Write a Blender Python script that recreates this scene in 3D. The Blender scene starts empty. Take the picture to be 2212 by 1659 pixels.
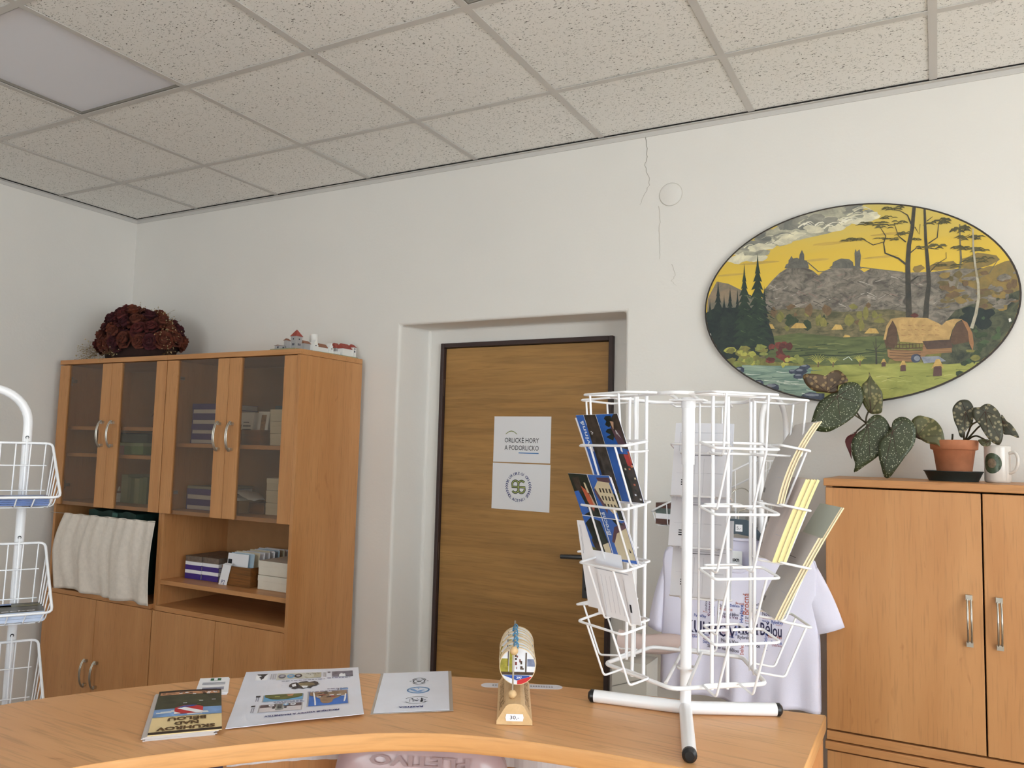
import bpy, bmesh, math, random
from mathutils import Vector, Matrix

COL = bpy.context.scene.collection
RND = random.Random(7)
PI = math.pi
sin, cos, rad = math.sin, math.cos, math.radians

# ------------------------------------------------------------------ materials
def lin(c):
    return tuple(((v/255)/12.92 if v/255 <= .04045 else ((v/255+.055)/1.055)**2.4) for v in c) + (1.0,)

_M = {}
def base(name):
    m = bpy.data.materials.new(name); m.use_nodes = True
    nt = m.node_tree; b = nt.nodes['Principled BSDF']
    return m, nt, b

def N(nt, t, **kw):
    n = nt.nodes.new(t)
    for k, v in kw.items():
        if k in n.inputs.keys(): n.inputs[k].default_value = v
        else: setattr(n, k, v)
    return n

def mat(name, col, rough=.5, metal=0., var=0., vscale=20., bump=0., bscale=200., spec=.5, trans=0., alpha=1.):
    """plain material with a little procedural mottling and grain"""
    if name in _M: return _M[name]
    m, nt, b = base(name); L = nt.links.new
    c = lin(col)
    b.inputs['Base Color'].default_value = c
    b.inputs['Roughness'].default_value = rough
    b.inputs['Metallic'].default_value = metal
    b.inputs['Specular IOR Level'].default_value = spec
    if trans: b.inputs['Transmission Weight'].default_value = trans
    if alpha < 1: b.inputs['Alpha'].default_value = alpha
    tc = N(nt, 'ShaderNodeTexCoord')
    if var:
        no = N(nt, 'ShaderNodeTexNoise', Scale=vscale, Detail=4.0)
        L(tc.outputs['Object'], no.inputs['Vector'])
        r = N(nt, 'ShaderNodeValToRGB')
        r.color_ramp.elements[0].position = .3; r.color_ramp.elements[1].position = .7
        r.color_ramp.elements[0].color = tuple(v*(1-var) for v in c[:3]) + (1,)
        r.color_ramp.elements[1].color = tuple(min(1, v*(1+var)) for v in c[:3]) + (1,)
        L(no.outputs['Fac'], r.inputs['Fac']); L(r.outputs['Color'], b.inputs['Base Color'])
    if bump:
        n2 = N(nt, 'ShaderNodeTexNoise', Scale=bscale, Detail=3.0)
        L(tc.outputs['Object'], n2.inputs['Vector'])
        bp = N(nt, 'ShaderNodeBump', Strength=bump, Distance=.002)
        L(n2.outputs['Fac'], bp.inputs['Height']); L(bp.outputs['Normal'], b.inputs['Normal'])
    _M[name] = m
    return m

def wood(name, light, dark, axis='z', across=9., rough=.42, pores=.35, knots=True, band=0.):
    """laminate wood: long soft figure along one axis, fine short pores, a few knots"""
    if name in _M: return _M[name]
    m, nt, b = base(name); L = nt.links.new
    tc = N(nt, 'ShaderNodeTexCoord')
    ks = ['xyz'.index(c) for c in axis]
    def mapped(a, l):
        mp = N(nt, 'ShaderNodeMapping')
        s = [a, a, a]
        for k in ks: s[k] = l
        mp.inputs['Scale'].default_value = s
        L(tc.outputs['Object'], mp.inputs['Vector'])
        return mp.outputs['Vector']
    n1 = N(nt, 'ShaderNodeTexNoise', Scale=1.0, Detail=5.0, Roughness=.6, Distortion=.6)
    L(mapped(across, across*.12), n1.inputs['Vector'])
    r1 = N(nt, 'ShaderNodeValToRGB')
    r1.color_ramp.elements[0].position = .28; r1.color_ramp.elements[1].position = .72
    r1.color_ramp.elements[0].color = lin(dark); r1.color_ramp.elements[1].color = lin(light)
    L(n1.outputs['Fac'], r1.inputs['Fac'])
    out = r1.outputs['Color']
    # pores
    n2 = N(nt, 'ShaderNodeTexNoise', Scale=1.0, Detail=2.0)
    L(mapped(170, 9), n2.inputs['Vector'])
    r2 = N(nt, 'ShaderNodeValToRGB')
    r2.color_ramp.elements[0].position = .30; r2.color_ramp.elements[1].position = .46
    r2.color_ramp.elements[0].color = (1-pores,)*3 + (1,); r2.color_ramp.elements[1].color = (1, 1, 1, 1)
    L(n2.outputs['Fac'], r2.inputs['Fac'])
    mx = N(nt, 'ShaderNodeMix', data_type='RGBA', blend_type='MULTIPLY'); mx.inputs[0].default_value = 1.0
    L(out, mx.inputs[6]); L(r2.outputs['Color'], mx.inputs[7]); out = mx.outputs[2]
    if band:
        n4 = N(nt, 'ShaderNodeTexNoise', Scale=1.0, Detail=6.0, Roughness=.55, Distortion=1.4)
        L(mapped(28, 1.6), n4.inputs['Vector'])
        r4 = N(nt, 'ShaderNodeValToRGB')
        r4.color_ramp.elements[0].position = .35; r4.color_ramp.elements[1].position = .62
        r4.color_ramp.elements[0].color = (1-band,)*3 + (1,); r4.color_ramp.elements[1].color = (1.08, 1.06, 1.0, 1)
        L(n4.outputs['Fac'], r4.inputs['Fac'])
        m4 = N(nt, 'ShaderNodeMix', data_type='RGBA', blend_type='MULTIPLY'); m4.inputs[0].default_value = 1.0
        L(out, m4.inputs[6]); L(r4.outputs['Color'], m4.inputs[7]); out = m4.outputs[2]
    if knots:
        v = N(nt, 'ShaderNodeTexNoise', Scale=1.0, Detail=2.0, Distortion=1.2)
        L(mapped(24, 7), v.inputs['Vector'])
        r3 = N(nt, 'ShaderNodeValToRGB')
        r3.color_ramp.elements[0].position = .70; r3.color_ramp.elements[1].position = .80
        r3.color_ramp.elements[0].color = (1, 1, 1, 1); r3.color_ramp.elements[1].color = (.74, .66, .60, 1)
        L(v.outputs['Fac'], r3.inputs['Fac'])
        m3 = N(nt, 'ShaderNodeMix', data_type='RGBA', blend_type='MULTIPLY'); m3.inputs[0].default_value = .8
        L(out, m3.inputs[6]); L(r3.outputs['Color'], m3.inputs[7]); out = m3.outputs[2]
    L(out, b.inputs['Base Color'])
    b.inputs['Roughness'].default_value = rough
    b.inputs['Specular IOR Level'].default_value = .4
    bp = N(nt, 'ShaderNodeBump', Strength=.08, Distance=.001)
    L(n2.outputs['Fac'], bp.inputs['Height']); L(bp.outputs['Normal'], b.inputs['Normal'])
    _M[name] = m
    return m

def tinted_glass(name, tint, gloss=.10):
    m = bpy.data.materials.new(name); m.use_nodes = True
    nt = m.node_tree; nt.nodes.clear(); L = nt.links.new
    o = N(nt, 'ShaderNodeOutputMaterial'); t = N(nt, 'ShaderNodeBsdfTransparent'); g = N(nt, 'ShaderNodeBsdfGlossy')
    t.inputs['Color'].default_value = lin(tint); g.inputs['Roughness'].default_value = .03
    lw = N(nt, 'ShaderNodeLayerWeight', Blend=.5); mx = N(nt, 'ShaderNodeMixShader')
    pw = N(nt, 'ShaderNodeMath', operation='POWER'); L(lw.outputs['Facing'], pw.inputs[0]); pw.inputs[1].default_value = 4.0
    f = N(nt, 'ShaderNodeMath', operation='MULTIPLY_ADD'); L(pw.outputs[0], f.inputs[0]); f.inputs[1].default_value = .6; f.inputs[2].default_value = .07
    L(f.outputs[0], mx.inputs[0]); L(t.outputs[0], mx.inputs[1]); L(g.outputs[0], mx.inputs[2]); L(mx.outputs[0], o.inputs[0])
    return m

def plaster(name, col):
    m, nt, b = base(name); L = nt.links.new
    tc = N(nt, 'ShaderNodeTexCoord'); c = lin(col)
    n1 = N(nt, 'ShaderNodeTexNoise', Scale=1.6, Detail=5.0); L(tc.outputs['Object'], n1.inputs['Vector'])
    r = N(nt, 'ShaderNodeValToRGB')
    r.color_ramp.elements[0].position = .25; r.color_ramp.elements[1].position = .75
    r.color_ramp.elements[0].color = tuple(v*.95 for v in c[:3])+(1,); r.color_ramp.elements[1].color = c
    L(n1.outputs['Fac'], r.inputs['Fac']); L(r.outputs['Color'], b.inputs['Base Color'])
    b.inputs['Roughness'].default_value = .85; b.inputs['Specular IOR Level'].default_value = .2
    n2 = N(nt, 'ShaderNodeTexNoise', Scale=90.0, Detail=4.0); L(tc.outputs['Object'], n2.inputs['Vector'])
    n3 = N(nt, 'ShaderNodeTexNoise', Scale=7.0, Detail=2.0); L(tc.outputs['Object'], n3.inputs['Vector'])
    b1 = N(nt, 'ShaderNodeBump', Strength=.16, Distance=.003); L(n2.outputs['Fac'], b1.inputs['Height'])
    b2 = N(nt, 'ShaderNodeBump', Strength=.12, Distance=.02); L(n3.outputs['Fac'], b2.inputs['Height'])
    L(b1.outputs['Normal'], b2.inputs['Normal']); L(b2.outputs['Normal'], b.inputs['Normal'])
    return m

def tile_material():
    m, nt, b = base('mineral_fibre_tile'); L = nt.links.new
    tc = N(nt, 'ShaderNodeTexCoord')
    col = lin((244, 243, 240))
    def pits(scale, lo, hi, sx, off, rot=.5):
        mp = N(nt, 'ShaderNodeMapping'); mp.inputs['Scale'].default_value = (scale*sx, scale, scale); mp.inputs['Location'].default_value = (off, off*.7, 0)
        mp.inputs['Rotation'].default_value = (0, 0, rot)
        L(tc.outputs['Object'], mp.inputs['Vector'])
        no = N(nt, 'ShaderNodeTexNoise', Scale=1.0, Detail=1.5, Roughness=.5, Distortion=.8); L(mp.outputs['Vector'], no.inputs['Vector'])
        r = N(nt, 'ShaderNodeValToRGB'); r.color_ramp.elements[0].position = lo; r.color_ramp.elements[1].position = hi
        r.color_ramp.elements[0].color = (0, 0, 0, 1); r.color_ramp.elements[1].color = (1, 1, 1, 1)
        L(no.outputs['Fac'], r.inputs['Fac'])
        return r.outputs['Color']
    a = pits(240, .29, .345, .5, 0); c = pits(200, .28, .335, .5, 13.3, 2.0)
    mn = N(nt, 'ShaderNodeMath', operation='MINIMUM'); L(a, mn.inputs[0]); L(c, mn.inputs[1])
    mx = N(nt, 'ShaderNodeMix', data_type='RGBA')
    mx.inputs[6].default_value = lin((92, 88, 80)); mx.inputs[7].default_value = col
    L(mn.outputs[0], mx.inputs[0]); L(mx.outputs[2], b.inputs['Base Color'])
    bp = N(nt, 'ShaderNodeBump', Strength=.6, Distance=.004); L(mn.outputs[0], bp.inputs['Height'])
    n3 = N(nt, 'ShaderNodeTexNoise', Scale=260.0); L(tc.outputs['Object'], n3.inputs['Vector'])
    b2 = N(nt, 'ShaderNodeBump', Strength=.2, Distance=.002); L(n3.outputs['Fac'], b2.inputs['Height'])
    L(bp.outputs['Normal'], b2.inputs['Normal']); L(b2.outputs['Normal'], b.inputs['Normal'])
    b.inputs['Roughness'].default_value = .9; b.inputs['Specular IOR Level'].default_value = .15
    return m

def spotted_leaf(name, base_col, spot_col, scale=95., size=.30, amount=1.0):
    m, nt, b = base(name); L = nt.links.new
    tc = N(nt, 'ShaderNodeTexCoord')
    v = N(nt, 'ShaderNodeTexVoronoi', Scale=scale); L(tc.outputs['Object'], v.inputs['Vector'])
    r = N(nt, 'ShaderNodeValToRGB'); r.color_ramp.elements[0].position = size*.7; r.color_ramp.elements[1].position = size
    r.color_ramp.elements[0].color = (amount,)*3+(1,); r.color_ramp.elements[1].color = (0, 0, 0, 1)
    L(v.outputs['Distance'], r.inputs['Fac'])
    no = N(nt, 'ShaderNodeTexNoise', Scale=18.0, Detail=4.0); L(tc.outputs['Object'], no.inputs['Vector'])
    rb = N(nt, 'ShaderNodeValToRGB'); c = lin(base_col)
    rb.color_ramp.elements[0].color = tuple(x*.6 for x in c[:3])+(1,); rb.color_ramp.elements[1].color = tuple(min(1, x*1.5) for x in c[:3])+(1,)
    L(no.outputs['Fac'], rb.inputs['Fac'])
    mx = N(nt, 'ShaderNodeMix', data_type='RGBA'); L(r.outputs['Color'], mx.inputs[0]); L(rb.outputs['Color'], mx.inputs[6])
    mx.inputs[7].default_value = lin(spot_col); L(mx.outputs[2], b.inputs['Base Color'])
    b.inputs['Roughness'].default_value = .45
    return m

# ------------------------------------------------------------------ mesh builder
def fillet(pts, r, k=3):
    """round the inner corners of an open polyline"""
    P = [Vector(p) for p in pts]; out = [P[0]]
    for i in range(1, len(P)-1):
        a, b, c = P[i-1], P[i], P[i+1]
        u = (a-b); w = (c-b); d = min(r, u.length*.45, w.length*.45)
        p, q = b+u.normalized()*d, b+w.normalized()*d
        for j in range(k+1):
            t = j/k; out.append(p*(1-t)**2 + b*2*t*(1-t) + q*t*t)
    out.append(P[-1]); return out

_glyphs = {}
def glyphs(s, bold=0., align='LEFT'):
    key = (s, bold, align)
    if key not in _glyphs:
        c = bpy.data.curves.new('lettering_curve', 'FONT'); c.body = s; c.size = 1; c.offset = bold; c.fill_mode = 'FRONT'
        c.resolution_u = 2
        o = bpy.data.objects.new('lettering_curve', c); me = bpy.data.meshes.new_from_object(o)
        v = [(p.co.x, p.co.y) for p in me.vertices]; f = [tuple(q.vertices) for q in me.polygons]
        bpy.data.objects.remove(o); bpy.data.meshes.remove(me); bpy.data.curves.remove(c)
        _glyphs[key] = (v, f)
    return _glyphs[key]

class MB:
    def __init__(s): s.v = []; s.f = []; s.m = []; s.s = []; s.mats = []
    def mi(s, m):
        if m not in s.mats: s.mats.append(m)
        return s.mats.index(m)
    def add(s, verts, faces, m, smooth=False, M=None):
        o = len(s.v)
        s.v += [tuple(M @ Vector(p)) if M else tuple(p) for p in verts]
        i = s.mi(m)
        for f in faces: s.f.append(tuple(o+k for k in f)); s.m.append(i); s.s.append(smooth)
        return s
    def box(s, x0, x1, y0, y1, z0, z1, m, M=None):
        v = [(x, y, z) for z in (z0, z1) for y in (y0, y1) for x in (x0, x1)]
        return s.add(v, [(0, 2, 3, 1), (4, 5, 7, 6), (0, 1, 5, 4), (1, 3, 7, 5), (3, 2, 6, 7), (2, 0, 4, 6)], m, M=M)
    def poly(s, pts, m): return s.add(pts, [tuple(range(len(pts)))], m)
    def prism(s, pts, d, m, mside=None):
        """polygon of 3D points pushed along vector d"""
        n = len(pts); d = Vector(d); q = [tuple(Vector(p)+d) for p in pts]
        s.add(list(pts), [tuple(range(n))], m); s.add(q, [tuple(range(n))[::-1]], m)
        o = list(pts)+q
        return s.add(o, [(i, n+i, n+(i+1) % n, (i+1) % n) for i in range(n)], mside or m)
    def tube(s, pts, r, m, n=8, closed=False, r1=None):
        P = [Vector(p) for p in pts]; k = len(P)
        if k < 2: return s
        T = []
        for i in range(k):
            if closed: t = (P[(i+1) % k]-P[i-1])
            else: t = (P[min(k-1, i+1)]-P[max(0, i-1)])
            T.append(t.normalized() if t.length > 1e-9 else Vector((0, 0, 1)))
        a = Vector((0, 0, 1)) if abs(T[0].z) < .9 else Vector((1, 0, 0))
        u = (a-T[0]*a.dot(T[0])).normalized(); V = []
        for i in range(k):
            u = (u-T[i]*u.dot(T[i])).normalized(); w = T[i].cross(u)
            rr = r if r1 is None else r+(r1-r)*i/(k-1)
            for j in range(n):
                t = 2*PI*j/n; V.append(P[i]+(u*cos(t)+w*sin(t))*rr)
        F = []
        for i in range(k if closed else k-1):
            i2 = (i+1) % k
            for j in range(n): F.append((i*n+j, i*n+(j+1) % n, i2*n+(j+1) % n, i2*n+j))
        s.add(V, F, m, smooth=True)
        if not closed:
            s.add(V[:n], [tuple(range(n))[::-1]], m); s.add(V[-n:], [tuple(range(n))], m)
        return s
    def lathe(s, prof, cx, cy, m, n=28, M=None, cap=True):
        V = [(cx+r*cos(2*PI*j/n), cy+r*sin(2*PI*j/n), z) for r, z in prof for j in range(n)]
        F = [(i*n+j, i*n+(j+1) % n, (i+1)*n+(j+1) % n, (i+1)*n+j) for i in range(len(prof)-1) for j in range(n)]
        s.add(V, F, m, smooth=True, M=M)
        if cap:
            s.add(V[:n], [tuple(range(n))[::-1]], m, M=M); s.add(V[-n:], [tuple(range(n))], m, M=M)
        return s
    def ball(s, c, r, m, n=12, sq=(1, 1, 1)):
        V = [(0, 0, -1)]+[(cos(2*PI*j/n)*cos(a), sin(2*PI*j/n)*cos(a), sin(a)) for a in [(-.5+i/(n//2))*PI for i in range(1, n//2)] for j in range(n)]+[(0, 0, 1)]
        k = n//2-1; F = [(0, 1+(j+1) % n, 1+j) for j in range(n)]
        for i in range(k-1):
            for j in range(n): F.append((1+i*n+j, 1+i*n+(j+1) % n, 1+(i+1)*n+(j+1) % n, 1+(i+1)*n+j))
        t = len(V)-1; F += [(1+(k-1)*n+j, 1+(k-1)*n+(j+1) % n, t) for j in range(n)]
        return s.add([(c[0]+p[0]*r*sq[0], c[1]+p[1]*r*sq[1], c[2]+p[2]*r*sq[2]) for p in V], F, m, smooth=True)
    def text(s, txt, fn, m, w=None, h=.01, bold=0., x=0., y=0., align='L', rot=0):
        """txt fitted to width w and cap height h, baseline start (x, y) in a 2D frame that fn turns into 3D"""
        v, f = glyphs(txt, bold)
        if not v: return s
        x0 = min(p[0] for p in v); x1 = max(p[0] for p in v)
        sy = h/.72; sx = sy if w is None else w/(x1-x0)
        W = (x1-x0)*sx; off = {'L': 0, 'C': -W/2, 'R': -W}[align]
        P = []
        for p in v:
            a, b = (p[0]-x0)*sx+off, p[1]*sy
            if rot: a, b = a*cos(rot)-b*sin(rot), a*sin(rot)+b*cos(rot)
            P.append(fn(x+a, y+b))
        return s.add(P, f, m)
    def build(s, name, parent=None, bevel=0., seg=2, weld=False, origin=None, solid=0.):
        b = wloc(parent) if parent else Vector(origin or (0, 0, 0))
        me = bpy.data.meshes.new(name)
        me.from_pydata([tuple(Vector(p)-b) for p in s.v], [], s.f)
        for m in s.mats: me.materials.append(m)
        me.polygons.foreach_set('material_index', s.m); me.polygons.foreach_set('use_smooth', s.s)
        me.update()
        if weld:
            bm = bmesh.new(); bm.from_mesh(me); bmesh.ops.remove_doubles(bm, verts=bm.verts, dist=1e-5)
            bmesh.ops.recalc_face_normals(bm, faces=bm.faces); bm.to_mesh(me); bm.free()
        o = bpy.data.objects.new(name, me); COL.objects.link(o)
        if parent: o.parent = parent
        elif origin: o.location = origin
        if bevel:
            md = o.modifiers.new('bevel', 'BEVEL'); md.width = bevel; md.segments = seg; md.limit_method = 'ANGLE'
        if solid:
            md = o.modifiers.new('solidify', 'SOLIDIFY'); md.thickness = solid; md.offset = 0
        return o

def wloc(o):
    v = Vector((0, 0, 0))
    while o: v += o.location; o = o.parent
    return v

def tag(o, label, cat, group=None):
    o['label'] = label; o['category'] = cat
    if group: o['group'] = group
    return o
def thing(name, label, cat, loc, group=None):
    o = bpy.data.objects.new(name, None); o.empty_display_size = .05; COL.objects.link(o); o.location = loc
    return tag(o, label, cat, group)
def structure(o): o['kind'] = 'structure'; return o

# materials in use
WALL = plaster('wall_paint', (232, 229, 225))
WOODV = wood('alder_laminate_upright', (201, 148, 98), (183, 127, 78), 'z', pores=.16)
WOODX = wood('alder_laminate_lengthways', (201, 148, 98), (183, 127, 78), 'x', pores=.16)
WOODY = wood('alder_laminate_crossways', (203, 150, 100), (185, 129, 80), 'y', pores=.16)
TOPW = wood('worktop_laminate', (220, 170, 120), (204, 150, 102), 'x', across=12, rough=.33, pores=.22)
EDGE = wood('worktop_edge_band', (214, 160, 104), (202, 147, 92), 'xy', across=90, rough=.45, pores=.14, knots=False)
DOORW = wood('oak_veneer_door', (172, 132, 80), (152, 114, 66), 'x', across=7, rough=.5, pores=.16, knots=False, band=.16)
BACKP = mat('cabinet_back_board', (172, 128, 86), .6, var=.06)
GAPSHADE = mat('gap_shade', (24, 20, 18), .9)
WHITEM = mat('white_powder_coat', (240, 240, 244), .28, spec=.5)
CHROME = mat('brushed_nickel', (196, 192, 184), .28, metal=1.)
BLACKP = mat('black_plastic', (22, 22, 26), .35)
PAPER = mat('white_paper', (238, 238, 244), .7, var=.02, vscale=8)
PAPERL = mat('laminated_sheet', (230, 233, 248), .3, var=.03, vscale=14)
BLACKI = mat('black_ink', (28, 28, 34), .7)
NAVYI = mat('navy_ink', (34, 40, 110), .7)
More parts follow.
